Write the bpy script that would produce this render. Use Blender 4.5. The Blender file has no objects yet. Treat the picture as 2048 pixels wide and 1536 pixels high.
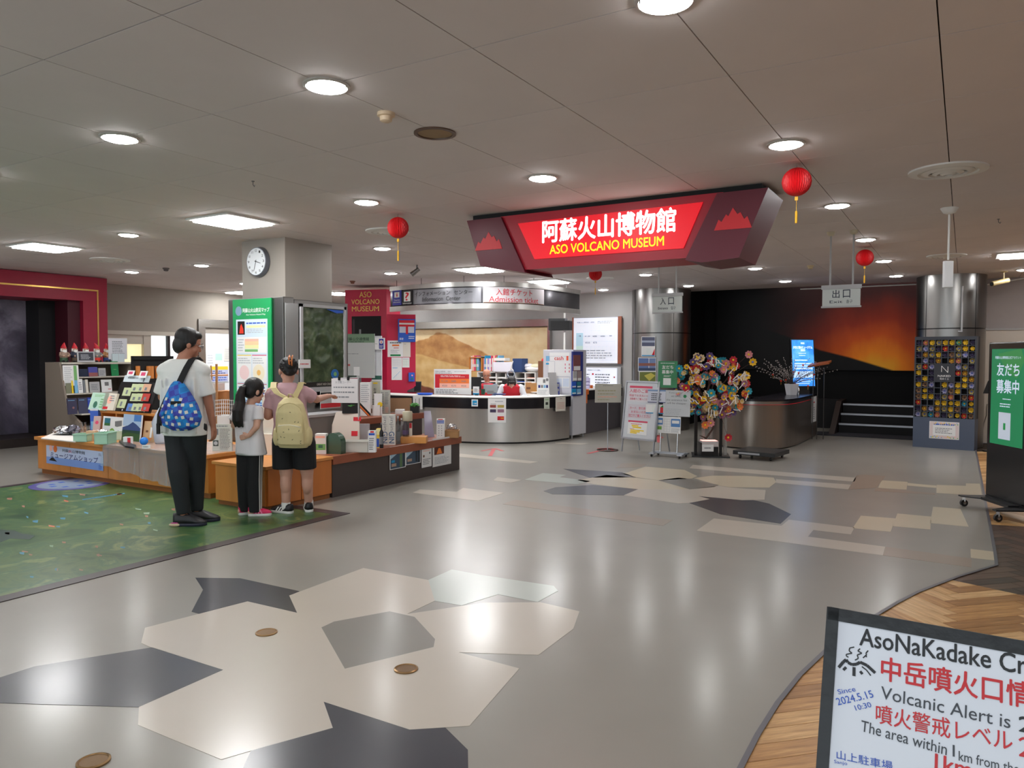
import bpy, bmesh, math, random
from mathutils import Vector, Matrix, Quaternion
random.seed(7)
PI = math.pi
sc = bpy.context.scene
COL = sc.collection

# ------------------------------------------------------------------ camera, world, exposure
FPX, PITCH, ROLL, YAW, EYE = 1500.3, 0.037150, 0.002405, -0.542370, 1.5
cp, sp, cr, sr, cy, sy = math.cos(PITCH), math.sin(PITCH), math.cos(ROLL), math.sin(ROLL), math.cos(YAW), math.sin(YAW)
FW = Vector((sy*cp, cy*cp, -sp)); _r0 = Vector((cy, -sy, 0)); _u0 = _r0.cross(FW)
RT = cr*_r0 + sr*_u0; UP = -sr*_r0 + cr*_u0
EYEP = Vector((0, 0, EYE))
cam = bpy.data.cameras.new('camera'); camo = bpy.data.objects.new('camera', cam); COL.objects.link(camo)
cam.sensor_width = 36.0; cam.lens = 36.0*FPX/2048; cam.clip_start = 0.05; cam.clip_end = 100
m = Matrix.Identity(4)
for i in range(3):
    m[i][0], m[i][1], m[i][2], m[i][3] = RT[i], UP[i], -FW[i], EYEP[i]
camo.matrix_world = m
sc.camera = camo
w = bpy.data.worlds.new('world'); sc.world = w; w.use_nodes = True
w.node_tree.nodes['Background'].inputs[0].default_value = (0.75, 0.8, 0.9, 1)
w.node_tree.nodes['Background'].inputs[1].default_value = 0.25
sc.view_settings.view_transform = 'Standard'; sc.view_settings.look = 'None'
sc.view_settings.gamma = 1; sc.view_settings.use_curve_mapping = False
sc.view_settings.exposure = 0.0
sc.cycles.use_denoising = True
sc.cycles.max_bounces = 6; sc.cycles.diffuse_bounces = 4; sc.cycles.glossy_bounces = 4
sc.cycles.transmission_bounces = 6; sc.cycles.transparent_max_bounces = 12
sc.cycles.caustics_reflective = False; sc.cycles.caustics_refractive = False
sc.cycles.sample_clamp_indirect = 6.0
LAMP = 95.0          # radiance of every round ceiling lamp
PANEL = 48.0         # radiance of the square ceiling lamps
DAY = 2.6           # daylight through the glazed front behind the camera
CZ = 2.87            # ceiling height
GX0, GDX, GY0, GDY = -4.585, 0.8929, 1.906, 0.91      # ceiling grid

# ------------------------------------------------------------------ measuring helpers (photo 2048x1536 -> world)
def ray(px, py): return (px-1024)/FPX*RT + (768-py)/FPX*UP + FW
def on_z(px, py, z=0.0):
    d = ray(px, py); return EYEP + d*((z-EYE)/d.z)
def on_y(px, py, y):
    d = ray(px, py); return EYEP + d*(y/d.y)
def on_x(px, py, x):
    d = ray(px, py); return EYEP + d*(x/d.x)
class Plane:
    """vertical (or leaning) plane: origin, angle of its horizontal axis, lean back"""
    def __init__(s, o, a=0.0, lean=0.0):
        s.o = Vector(o); s.x = Vector((math.cos(a), math.sin(a), 0)); n = Vector((math.sin(a), -math.cos(a), 0))
        s.n = n*math.cos(lean) + Vector((0, 0, math.sin(lean))); s.y = -n*math.sin(lean) + Vector((0, 0, math.cos(lean)))
    def hit(s, px, py):
        d = ray(px, py); return EYEP + d*((s.o-EYEP).dot(s.n)/d.dot(s.n))
    def uv(s, px, py):
        p = s.hit(px, py)-s.o; return p.dot(s.x), p.dot(s.y)
    def pt(s, u, v, w=0.0): return s.o + s.x*u + s.y*v + s.n*w
    def off(s, w):
        q = Plane((0, 0, 0)); q.o = s.o + s.n*w; q.x, q.y, q.n = s.x, s.y, s.n; return q
def PY(y): return Plane((0, y, 0), 0)
def PX(x): return Plane((x, 0, 0), PI/2)
CAMA = -YAW
def scale_at(p): return (Vector(p)-EYEP).dot(FW)/FPX      # metres per pixel at p

# ------------------------------------------------------------------ materials
def s2l(c):
    c = c/255.0
    return c/12.92 if c <= 0.04045 else ((c+0.055)/1.055)**2.4
def lin(c): return (s2l(c[0]), s2l(c[1]), s2l(c[2]), 1)
_mc = {}
def M(name, c=(200, 200, 200), rough=0.5, metal=0.0, emis=0.0, spec=0.5, alpha=1.0, trans=0.0, coat=0.0, noise=0.0, nscale=8.0, ani=None, bump=0.0):
    if name in _mc: return _mc[name]
    mt = bpy.data.materials.new(name); mt.use_nodes = True; nt = mt.node_tree; b = nt.nodes['Principled BSDF']
    b.inputs['Base Color'].default_value = lin(c); b.inputs['Roughness'].default_value = rough
    b.inputs['Metallic'].default_value = metal; b.inputs['Specular IOR Level'].default_value = spec
    b.inputs['Alpha'].default_value = alpha; b.inputs['Transmission Weight'].default_value = trans
    b.inputs['Coat Weight'].default_value = coat
    if emis: b.inputs['Emission Color'].default_value = lin(c); b.inputs['Emission Strength'].default_value = emis
    if noise or bump:
        tc = nt.nodes.new('ShaderNodeTexCoord'); mp = nt.nodes.new('ShaderNodeMapping'); nz = nt.nodes.new('ShaderNodeTexNoise')
        nt.links.new(tc.outputs['Object'], mp.inputs[0]); nt.links.new(mp.outputs[0], nz.inputs['Vector'])
        if ani: mp.inputs['Scale'].default_value = ani
        nz.inputs['Scale'].default_value = nscale; nz.inputs['Detail'].default_value = 4
        if noise:
            mx = nt.nodes.new('ShaderNodeMix'); mx.data_type = 'RGBA'
            d = lin([max(0, v*(1-noise)) for v in c]); l = lin([min(255, v*(1+noise)) for v in c])
            mx.inputs['A'].default_value = d; mx.inputs['B'].default_value = l
            nt.links.new(nz.outputs['Fac'], mx.inputs['Factor']); nt.links.new(mx.outputs['Result'], b.inputs['Base Color'])
        if bump:
            bp = nt.nodes.new('ShaderNodeBump'); bp.inputs['Strength'].default_value = bump; bp.inputs['Distance'].default_value = 0.01
            nt.links.new(nz.outputs['Fac'], bp.inputs['Height']); nt.links.new(bp.outputs[0], b.inputs['Normal'])
    _mc[name] = mt; return mt
def ramp_mat(name, stops, rough=0.5, scale=3.0, ani=(1, 1, 1), detail=6, dist=0.0, emis=0.0, metal=0.0, rot=0.0, interp='LINEAR', spec=0.5, lac=2.0, rgh=0.6):
    """noise -> colour ramp"""
    mt = bpy.data.materials.new(name); mt.use_nodes = True; nt = mt.node_tree; b = nt.nodes['Principled BSDF']
    tc = nt.nodes.new('ShaderNodeTexCoord'); mp = nt.nodes.new('ShaderNodeMapping'); nz = nt.nodes.new('ShaderNodeTexNoise'); rp = nt.nodes.new('ShaderNodeValToRGB')
    mp.inputs['Scale'].default_value = ani; mp.inputs['Rotation'].default_value = (0, 0, rot)
    nz.inputs['Scale'].default_value = scale; nz.inputs['Detail'].default_value = detail; nz.inputs['Distortion'].default_value = dist; nz.inputs['Roughness'].default_value = rgh
    nt.links.new(tc.outputs['Object'], mp.inputs[0]); nt.links.new(mp.outputs[0], nz.inputs['Vector']); nt.links.new(nz.outputs['Fac'], rp.inputs[0])
    rp.color_ramp.interpolation = interp
    while len(rp.color_ramp.elements) < len(stops): rp.color_ramp.elements.new(0.5)
    for e, (p, c) in zip(rp.color_ramp.elements, stops): e.position = p; e.color = lin(c)
    nt.links.new(rp.outputs[0], b.inputs['Base Color']); b.inputs['Roughness'].default_value = rough; b.inputs['Metallic'].default_value = metal
    b.inputs['Specular IOR Level'].default_value = spec
    if emis: nt.links.new(rp.outputs[0], b.inputs['Emission Color']); b.inputs['Emission Strength'].default_value = emis
    return mt

WHITE = M('white_paint', (225, 224, 220), 0.5)
PAPER = M('paper', (232, 232, 232), 0.6)
PAPERC = M('cream_paper', (222, 216, 205), 0.6)
INK = M('black_ink', (25, 25, 30), 0.5)
INKG = M('grey_print', (120, 124, 130), 0.6)
INKL = M('pale_print', (180, 184, 190), 0.6)
REDI = M('red_ink', (205, 30, 45), 0.5)
PINKI = M('pink_print', (215, 70, 110), 0.5)
BLUEI = M('blue_print', (40, 90, 190), 0.5)
LBLUE = M('light_blue_print', (120, 180, 220), 0.5)
CYANI = M('cyan_print', (20, 150, 205), 0.5)
NAVY = M('navy_print', (30, 40, 110), 0.5)
GREENI = M('green_print', (20, 130, 75), 0.5)
LGREEN = M('light_green_print', (120, 180, 110), 0.5)
YELL = M('yellow_print', (240, 205, 30), 0.5)
ORNG = M('orange_print', (235, 120, 50), 0.5)
SALM = M('salmon_print', (250, 185, 165), 0.5)
BRWN = M('brown_print', (110, 70, 45), 0.5)
GREY = M('mid_grey', (120, 120, 122), 0.5)
LGREY = M('light_grey', (178, 178, 180), 0.5)
BLACK = M('black_satin', (18, 18, 20), 0.35)
BLACKM = M('black_matte', (14, 14, 16), 0.8)
STEEL = M('stainless_steel', (175, 172, 168), 0.27, 1.0, noise=0.05, nscale=3, ani=(1, 1, 30))
STEELD = M('dull_steel', (140, 138, 136), 0.4, 1.0)
CHROME = M('chrome', (210, 210, 210), 0.12, 1.0)
OAK = M('oak_veneer', (205, 132, 62), 0.42, noise=0.14, nscale=5, ani=(1, 1, 0.12) )
OAKH = M('oak_top', (212, 142, 74), 0.4, noise=0.12, nscale=6, ani=(0.15, 1, 1))
BROWNTOP = M('brown_laminate_edge', (150, 84, 58), 0.4, noise=0.05)
DARKLAM = M('dark_taupe_laminate', (66, 56, 54), 0.45)
REDW = M('crimson_panel', (150, 22, 52), 0.5, noise=0.04)
REDT = M('crimson_tower', (190, 25, 66), 0.4)
GOLD = M('gold_metal', (205, 165, 90), 0.3, 1.0)
GLASS = M('clear_plastic', (235, 240, 245), 0.08, trans=0.92, alpha=0.45)
KRAFT = M('kraft_board', (178, 134, 88), 0.7, noise=0.06)
FOIL = M('silver_foil', (215, 215, 220), 0.2, 1.0, bump=1.0, nscale=30)

# ------------------------------------------------------------------ mesh building
class MB:
    def __init__(s): s.v = []; s.f = []; s.mi = []; s.mats = []
    def mat(s, m):
        if m not in s.mats: s.mats.append(m)
        return s.mats.index(m)
    def add(s, vs, fs, m):
        o = len(s.v); k = s.mat(m); s.v += [Vector(v) for v in vs]
        for f in fs: s.f.append([i+o for i in f]); s.mi.append(k)
        return s
    def box(s, a, b, m):
        x0, y0, z0 = a; x1, y1, z1 = b
        return s.add([(x0,y0,z0),(x1,y0,z0),(x1,y1,z0),(x0,y1,z0),(x0,y0,z1),(x1,y0,z1),(x1,y1,z1),(x0,y1,z1)],
                     [(0,3,2,1),(4,5,6,7),(0,1,5,4),(1,2,6,5),(2,3,7,6),(3,0,4,7)], m)
    def pbox(s, P, u0, v0, u1, v1, w0, w1, m):
        """box in the frame of a Plane"""
        if w0 > w1: w0, w1 = w1, w0
        c = [P.pt(u, v, w) for w in (w0, w1) for (u, v) in ((u0,v0),(u1,v0),(u1,v1),(u0,v1))]
        return s.add(c, [(0,3,2,1),(4,5,6,7),(0,1,5,4),(1,2,6,5),(2,3,7,6),(3,0,4,7)], m)
    def quad(s, P, u0, v0, u1, v1, w, m):
        return s.add([P.pt(u0,v0,w),P.pt(u1,v0,w),P.pt(u1,v1,w),P.pt(u0,v1,w)], [(0,1,2,3)], m)
    def prism(s, pts, ext, m):
        """closed polygon (3-D points) extruded by vector ext"""
        n = len(pts); e = Vector(ext); vs = [Vector(p) for p in pts]+[Vector(p)+e for p in pts]
        fs = [list(range(n))[::-1], list(range(n, 2*n))]+[(i, (i+1) % n, n+(i+1) % n, n+i) for i in range(n)]
        return s.add(vs, fs, m)
    def cyl(s, p0, p1, r0, m, r1=None, n=14, caps=True):
        r1 = r0 if r1 is None else r1; p0, p1 = Vector(p0), Vector(p1); d = (p1-p0).normalized()
        a = d.orthogonal().normalized(); b = d.cross(a); vs = []
        for p, r in ((p0, r0), (p1, r1)):
            for i in range(n): t = 2*PI*i/n; vs.append(p+(a*math.cos(t)+b*math.sin(t))*r)
        fs = [(i, (i+1) % n, n+(i+1) % n, n+i) for i in range(n)]
        if caps: fs += [list(range(n))[::-1], list(range(n, 2*n))]
        return s.add(vs, fs, m)
    def lathe(s, prof, c, m, n=20, caps=True):
        c = Vector(c); vs = []; k = len(prof)
        for r, z in prof:
            for i in range(n): t = 2*PI*i/n; vs.append(c+Vector((r*math.cos(t), r*math.sin(t), z)))
        fs = [(j*n+i, j*n+(i+1) % n, (j+1)*n+(i+1) % n, (j+1)*n+i) for j in range(k-1) for i in range(n)]
        if caps: fs += [list(range(n))[::-1], list(range((k-1)*n, k*n))]
        return s.add(vs, fs, m)
    def tube(s, pts, r, m, n=6, caps=True):
        pts = [Vector(p) for p in pts]; vs = []; k = len(pts); rr = r if isinstance(r, (list, tuple)) else [r]*k; a = None
        for j, p in enumerate(pts):
            d = (pts[min(j+1, k-1)]-pts[max(j-1, 0)]).normalized()
            a = d.orthogonal().normalized() if a is None else (a-d*a.dot(d)).normalized()
            b = d.cross(a)
            for i in range(n): t = 2*PI*i/n; vs.append(p+(a*math.cos(t)+b*math.sin(t))*rr[j])
        fs = [(j*n+i, j*n+(i+1) % n, (j+1)*n+(i+1) % n, (j+1)*n+i) for j in range(k-1) for i in range(n)]
        if caps: fs += [list(range(n))[::-1], list(range((k-1)*n, k*n))]
        return s.add(vs, fs, m)
    def ell(s, c, r, m, n=16, k=10, rot=None):
        c = Vector(c); vs = []; R = rot or Matrix.Identity(3)
        if not hasattr(r, '__len__'): r = (r, r, r)
        for j in range(1, k):
            ph = PI*j/k
            for i in range(n):
                t = 2*PI*i/n; vs.append(c+R@Vector((r[0]*math.sin(ph)*math.cos(t), r[1]*math.sin(ph)*math.sin(t), -r[2]*math.cos(ph))))
        fs = [(j*n+i, j*n+(i+1) % n, (j+1)*n+(i+1) % n, (j+1)*n+i) for j in range(k-2) for i in range(n)]
        vs += [c+R@Vector((0, 0, -r[2])), c+R@Vector((0, 0, r[2]))]; b = (k-1)*n
        fs += [(b, (i+1) % n, i) for i in range(n)]+[(b+1, (k-2)*n+i, (k-2)*n+(i+1) % n) for i in range(n)]
        return s.add(vs, fs, m)
    def ring(s, secs, m, caps=True):
        """loft of equal-length closed rings"""
        n = len(secs[0]); vs = [v for q in secs for v in q]
        fs = [(j*n+i, j*n+(i+1) % n, (j+1)*n+(i+1) % n, (j+1)*n+i) for j in range(len(secs)-1) for i in range(n)]
        if caps: fs += [list(range(n))[::-1], list(range((len(secs)-1)*n, len(secs)*n))]
        return s.add(vs, fs, m)
    def text(s, st, P, u0, v0, u1, v1, w, m, bold=0.0, depth=0.0, fit=True, center=True):
        if bold:
            b = bold*(.55 if any(ord(c) > 0x2E80 for c in st) else .8)*(v1-v0)
            for k, (dx, dy) in enumerate(((-b, 0), (b, 0), (0, -b), (0, b))): s.text(st, P, u0+dx, v0+dy, u1+dx, v1+dy, w+k*.00006, m, 0.0, depth if k == 3 else 0.0, fit, center)
            return s
        tv, tf, tw, th = glyphs(st, bold)
        W, Hh = u1-u0, v1-v0; sy_ = Hh/th; sx_ = W/tw
        if not fit and sx_ > sy_: sx_ = sy_
        ox = u0+(W-tw*sx_)/2 if center else u0
        vs = [P.pt(ox+x*sx_, v0+y*sy_, w) for x, y in tv]
        if depth:
            s.add(vs+[P.pt(ox+x*sx_, v0+y*sy_, w+depth) for x, y in tv], [[i+len(tv) for i in f] for f in tf], m)
            from collections import Counter
            cnt = {}
            for f in tf:
                for i in range(len(f)):
                    a, b = f[i], f[(i+1) % len(f)]; cnt[(a, b)] = 1
            n0 = len(s.v)-2*len(tv); k = s.mat(m)
            for (a, b) in cnt:
                if (b, a) not in cnt: s.f.append([n0+a, n0+b, n0+b+len(tv), n0+a+len(tv)]); s.mi.append(k)
            return s
        return s.add(vs, tf, m)
    def mesh(s, name, off=Vector((0, 0, 0)), smooth=False):
        me = bpy.data.meshes.new(name); me.from_pydata([tuple(v-off) for v in s.v], [], s.f)
        for m in s.mats: me.materials.append(m)
        if len(s.mats) > 1: me.polygons.foreach_set('material_index', s.mi)
        if smooth: me.polygons.foreach_set('use_smooth', [True]*len(me.polygons))
        me.update(); return me
    def build(s, name, parent=None, smooth=False, bevel=0.0, fixn=True):
        off = wpos(parent) if parent else (sum(s.v, Vector())/len(s.v) if s.v else Vector())
        me = s.mesh(name, off, False)
        if fixn or bevel:
            bm = bmesh.new(); bm.from_mesh(me); bmesh.ops.recalc_face_normals(bm, faces=bm.faces)
            if bevel:
                eg = [e for e in bm.edges if len(e.link_faces) == 2 and e.calc_face_angle(0) > 0.6]
                bmesh.ops.bevel(bm, geom=eg, offset=bevel, segments=2, profile=0.7, affect='EDGES', clamp_overlap=True)
            bm.to_mesh(me); bm.free()
        if smooth:
            me.polygons.foreach_set('use_smooth', [True]*len(me.polygons))
            me.set_sharp_from_angle(angle=math.radians(40))
        o = bpy.data.objects.new(name, me); COL.objects.link(o)
        if parent: o.parent = parent
        else: o.location = off
        return o
def wpos(o):
    p = Vector((0, 0, 0))
    while o is not None: p += o.location; o = o.parent
    return p
_gc = {}
def glyphs(st, bold=0.0):
    key = (st, round(bold, 3))
    if key in _gc: return _gc[key]
    cu = bpy.data.curves.new('t', 'FONT'); cu.body = st; cu.size = 1; cu.offset = bold; cu.resolution_u = 3; cu.fill_mode = 'FRONT'
    ob = bpy.data.objects.new('t', cu); COL.objects.link(ob)
    bpy.context.view_layer.update()
    me = bpy.data.meshes.new_from_object(ob.evaluated_get(bpy.context.evaluated_depsgraph_get()))
    vs = [(v.co.x, v.co.y) for v in me.vertices]; fs = [list(p.vertices) for p in me.polygons]
    bpy.data.objects.remove(ob); bpy.data.curves.remove(cu); bpy.data.meshes.remove(me)
    if not vs: vs = [(0, 0), (1, 0), (1, 1)]; fs = []
    x0 = min(v[0] for v in vs); y0 = min(v[1] for v in vs); x1 = max(v[0] for v in vs); y1 = max(v[1] for v in vs)
    vs = [(x-x0, y-y0) for x, y in vs]
    _gc[key] = (vs, fs, max(x1-x0, 1e-3), max(y1-y0, 1e-3)); return _gc[key]
def tag(o, label, cat, group=None, kind=None):
    if label: o['label'] = label
    if cat: o['category'] = cat
    if group: o['group'] = group
    if kind: o['kind'] = kind
    return o
def thing(name, label, cat, loc=(0, 0, 0), group=None, rotz=0.0):
    o = bpy.data.objects.new(name, None); COL.objects.link(o); o.location = loc; o.rotation_euler = (0, 0, rotz); o.empty_display_size = 0.1
    return tag(o, label, cat, group)
def struct(mb, name, parent=None, **k):
    o = mb.build(name, parent, **k)
    if parent is None: o['kind'] = 'structure'
    return o
def copy_tree(root, loc, rotz=None, label=None, mats=None):
    r = root.copy(); COL.objects.link(r); r.location = loc
    if rotz is not None: r.rotation_euler = (0, 0, rotz)
    if label: r['label'] = label
    for ch in root.children:
        c = ch.copy(); COL.objects.link(c); c.parent = r
        for g in ch.children:
            d = g.copy(); COL.objects.link(d); d.parent = c
    return r
def sheet(name, label, cat, P, box, items=(), base=None, th=0.003, group=None, px=True, back=None):
    """flat printed sheet or board. box = photo px (left, top, right, bottom) on plane P, or metres (u0,v0,u1,v1) if px=False.
    items in fractions of the sheet, y from top: ('r',x0,y0,x1,y1,m) ('t',s,x0,y0,x1,y1,m,bold) ('l',x0,y0,x1,y1,n,m) ('c',x,y,r,m) ('p',[(x,y)..],m) ('g',x0,y0,x1,y1,nx,ny,m)"""
    if px:
        u0, v1 = P.uv(box[0], box[1]); u1, v0 = P.uv(box[2], box[3])
    else: u0, v0, u1, v1 = box
    W, Hh = u1-u0, v1-v0; mb = MB(); mb.pbox(P, u0, v0, u1, v1, 0, th, base or PAPER); w = th+0.0006
    X = lambda x: u0+W*x
    Yf = lambda y: v1-Hh*y
    rnd = random.Random(len(name)*7+int(W*1000))
    for it in items:
        k = it[0]; w += 0.00015
        if k == 'r': mb.quad(P, X(it[1]), Yf(it[4]), X(it[3]), Yf(it[2]), w, it[5])
        elif k == 't': mb.text(it[1], P, X(it[2]), Yf(it[5]), X(it[4]), Yf(it[3]), w, it[6], it[7] if len(it) > 7 else 0.0)
        elif k == 'l':
            n = it[5]; hh = (it[4]-it[2])/n
            for i in range(n):
                x = it[1]; xe = it[3]-(it[3]-it[1])*rnd.uniform(0, .3)
                while x < xe-0.001:
                    q = min(xe, x+(it[3]-it[1])*rnd.uniform(.05, .18)); mb.quad(P, X(x), Yf(it[2]+hh*(i+.72)), X(q), Yf(it[2]+hh*(i+.28)), w, it[6]); x = q+(it[3]-it[1])*.025
        elif k == 'c':
            n = 20; r = it[3]*W; c = (X(it[1]), Yf(it[2])); mb.add([P.pt(c[0]+r*math.cos(2*PI*i/n), c[1]+r*math.sin(2*PI*i/n), w) for i in range(n)], [list(range(n))], it[4])
        elif k == 'p': mb.add([P.pt(X(x), Yf(y), w) for x, y in it[1]][::-1], [list(range(len(it[1])))], it[2])
        elif k == 'g':
            lw = 0.0025
            for i in range(it[5]+1): u = X(it[1]+(it[3]-it[1])*i/it[5]); mb.quad(P, u-lw/2, Yf(it[4]), u+lw/2, Yf(it[2]), w, it[7])
            for i in range(it[6]+1): v = Yf(it[2]+(it[4]-it[2])*i/it[6]); mb.quad(P, X(it[1]), v-lw/2, X(it[3]), v+lw/2, w, it[7])
    o = mb.build(name, fixn=False)
    return tag(o, label, cat, group)

# ================================================================== THE SETTING
# ---- ceiling: separate tiles with dark joints
CEILM = M('ceiling_tile_paint', (218, 210, 209), 0.8, noise=0.03, nscale=2)
base = MB(); base.box((-17, -5, CZ+0.02), (4.5, 15.78, CZ+0.12), M('ceiling_void', (30, 26, 24), 0.9)); ceil = struct(base, 'ceiling')
i0, i1 = -14, 9; j0, j1 = -3, 15
cells = []
for i in range(i0, i1):
    for j in range(j0, j1):
        x0 = GX0+GDX*i; y0 = GY0+GDY*j; x1 = min(x0+GDX, 4.5); y1 = min(y0+GDY, 15.76)
        if y1-y0 < .1 or x0 > 4.4: continue
        cx_, cy_ = (x0+x1)/2, (y0+y1)/2; d = Vector((cx_, cy_, CZ))-EYEP; z = d.dot(FW)
        vis = z > 0.5 and abs(d.dot(RT)/z*FPX) < 1150 and d.dot(UP)/z*FPX < 900 and cx_ > -14.3
        cells.append((0 if vis else 1, d.length, x0, y0, x1, y1))
cells.sort()
G = 0.003
tm = {}
rest = MB(); npan = 0
cw = wpos(ceil)
for k, (nv, dist, x0, y0, x1, y1) in enumerate(cells):
    if nv == 0 and npan < 290:
        key = (round(x1-x0, 3), round(y1-y0, 3))
        if key not in tm:
            t = MB(); t.box((G, G, CZ), (key[0]-G, key[1]-G, CZ+0.015), CEILM); tm[key] = t.mesh('ceiling_tile', Vector((0, 0, CZ)))
        o = bpy.data.objects.new('ceiling_tile', tm[key]); COL.objects.link(o); o.parent = ceil; o.location = Vector((x0, y0, CZ))-cw; npan += 1
    else: rest.box((x0+G, y0+G, CZ), (x1-G, y1-G, CZ+0.015), CEILM)
o = rest.build('ceiling_tile_field', ceil); o['kind'] = 'stuff'

# ---- walls
WGREY = M('warm_grey_wall', (150, 143, 134), 0.7, noise=0.02)
WGREYL = M('light_grey_wall', (176, 174, 172), 0.65, noise=0.02)
WRIGHT = M('right_wall_grey', (160, 150, 146), 0.7, noise=0.02)
wb = MB(); wb.box((-15.5, 14.9, 0), (-5.2, 15.05, CZ), WGREYL); struct(wb, 'wall_back')
wl = MB()
LX = -14.1
wl.box((LX-.15, 2.5, 1.98), (LX, 14.9, CZ), WGREY)            # upper band
wl.box((LX-.15, 2.5, 0), (LX, 8.2, 1.98), WGREY)
wl.box((LX-.15, 10.30, 0), (LX, 10.40, 1.98), WGREY)
wl.box((LX-.15, 12.2, 0), (LX, 14.9, 1.98), WGREY)
struct(wl, 'wall_left')
wf = MB(); wf.box((-17, -5.1, 0), (4.6, -5, CZ), WGREYL); struct(wf, 'wall_front')
fw = thing('window_2', None, None, (-4, -4.98, 0)); fw['kind'] = 'structure'
for k in range(6):
    x = -11.5+k*2.5; g = MB(); g.box((x+.05, -4.99, .1), (x+2.4, -4.98, 2.5), M('daylight_glass', (225, 238, 245), .4, emis=DAY)); g.build('pane', fw); g = MB(); g.box((x-.05, -5.0, 0), (x+.05, -4.94, 2.6), GREY); g.build('mullion', fw)
wr = MB(); wr.box((-0.05, 15.55, 0), (4.5, 15.7, CZ), WRIGHT); struct(wr, 'wall_right')
wr = MB(); wr.box((4.5, -5, 0), (4.6, 15.6, CZ), WRIGHT); struct(wr, 'wall_side')
# red surround with dark recess, far left
SEA = ramp_mat('dark_marbled_mural', [(0.34, (40, 37, 46)), (0.5, (86, 80, 98)), (0.64, (150, 143, 160))], 0.6, 0.55, detail=10, dist=1.2)
rf = MB(); RX = -13.1
rf.box((RX-.9, 1.5, 2.44), (RX, 7.76, CZ-.01), REDW); rf.box((RX-.9, 7.33, 0), (RX, 7.76, 2.44), REDW)
red = thing('mural_surround', 'crimson portal surround with brass inlay line around the dark mural on the left', 'surround', (RX, 7.7, 0))
rf.build('frame', red)
g = MB(); g.box((RX, 1.5, 2.62), (RX+.006, 7.6, 2.645), GOLD); g.box((RX, 7.575, 0.1), (RX+.006, 7.6, 2.62), GOLD); g.build('brass_inlay', red)
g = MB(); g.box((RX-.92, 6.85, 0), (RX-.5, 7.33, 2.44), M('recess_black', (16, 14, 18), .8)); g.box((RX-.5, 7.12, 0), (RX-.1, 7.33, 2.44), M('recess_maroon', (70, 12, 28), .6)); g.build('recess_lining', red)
g = MB(); g.box((RX-.98, 1.5, 0), (RX-.92, 7.4, 2.44), SEA); tag(g.build('wall_mural'), 'dark purple-grey swirling landscape mural inside the crimson portal', 'mural')
g = MB(); g.box((RX-.915, 1.5, 0), (RX-.02, 6.84, 0.14), M('dark_plinth', (34, 26, 24), .5)); tag(g.build('mural_plinth'), 'low dark plinth in front of the dark mural on the left', 'plinth')

# windows and door in the left wall
FRM = M('window_frame_paint', (196, 190, 178), 0.5)
BRIGHT = M('daylight_pane', (255, 250, 225), 0.4, emis=1.1)
BRIGHT2 = M('lit_room_wall', (245, 247, 250), 0.6)
def window(n, y0, y1, z0, z1, pane=True):
    f = MB()
    f.box((LX-.12, y0, z1-.05), (LX+.02, y1, z1), FRM); f.box((LX-.12, y0, z0), (LX+.02, y1, z0+.05), FRM)
    f.box((LX-.12, y0, z0), (LX+.02, y0+.05, z1), FRM); f.box((LX-.12, y1-.05, z0), (LX+.02, y1, z1), FRM)
    o = f.build('window_frame', n)
    p = MB(); p.box((LX-.06, y0+.05, z0+.05), (LX-.05, y1-.05, z1-.05), BRIGHT); p.build('pane', n)
win = thing('window_1', None, None, (LX, 8.3, 0)); win['kind'] = 'structure'
f = MB(); f.box((LX-.15, 8.2, 1.9), (LX+.03, 10.3, 1.98), FRM); f.box((LX-.15, 8.2, 0), (LX, 8.56, 1.9), FRM); f.box((LX-.15, 9.08, 0), (LX+.01, 9.24, 1.9), FRM)
f.box((LX-.15, 8.56, 1.72), (LX, 9.08, 1.9), FRM); f.box((LX-.15, 8.56, 0), (LX, 9.08, .55), FRM); f.box((LX-.15, 9.24, 0), (LX, 10.3, .5), FRM); f.box((LX-.15, 10.24, 0), (LX, 10.3, 1.9), FRM)
f.build('window_frame', win)
YGL = M('yellowish_lit_pane', (250, 240, 190), .4, emis=0.75); GRL = M('pale_lit_pane', (235, 245, 245), .4, emis=0.95); WHL = M('white_lit_pane', (250, 250, 255), .4, emis=0.85)
for (a, b, z0, z1, mm) in ((8.56, 9.08, .55, 1.72, YGL), (9.24, 9.62, .5, 1.9, GRL), (9.68, 10.24, .5, 1.9, WHL)):
    p = MB(); p.box((LX-.08, a, z0), (LX-.07, b, z1), mm); p.build('pane', win)
p = MB(); p.box((LX-.09, 9.62, .5), (LX-.01, 9.68, 1.9), BLACK); p.build('mullion', win)
dr = thing('door_1', None, None, (LX, 10.4, 0)); dr['kind'] = 'structure'
f = MB(); f.box((LX-.2, 10.33, 0), (LX+.03, 10.5, 2.28), STEEL); f.box((LX-.2, 10.5, 2.1), (LX+.03, 12.2, 2.28), STEEL); f.box((LX-.2, 12.2, 0), (LX+.03, 12.32, 2.28), STEEL); f.build('door_frame', dr)
# bright room behind the doorway
rm = MB(); rm.box((-16.4, 9.9, 0), (-16.3, 13.5, 2.6), BRIGHT2); rm.box((-16.3, 13.4, 0), (-14.25, 13.5, 2.6), BRIGHT2); rm.box((-16.3, 10.0, 0), (-14.25, 10.1, 2.6), BRIGHT2)
struct(rm, 'wall_side_room')
rl = thing('side_room_lamp', 'bright ceiling lamp of the white side room behind the steel doorway', 'lamp', (-15.3, 11.7, 2.58))
g = MB(); g.box((-15.9, 11.0, 2.56), (-14.7, 12.8, 2.6), M('lamp_panel', (255, 255, 255), .5, emis=9)); g.build('diffuser', rl)
g = MB(); g.box((-16.0, 10.9, 2.58), (-14.6, 12.9, 2.62), WHITE); g.build('housing', rl)

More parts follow.
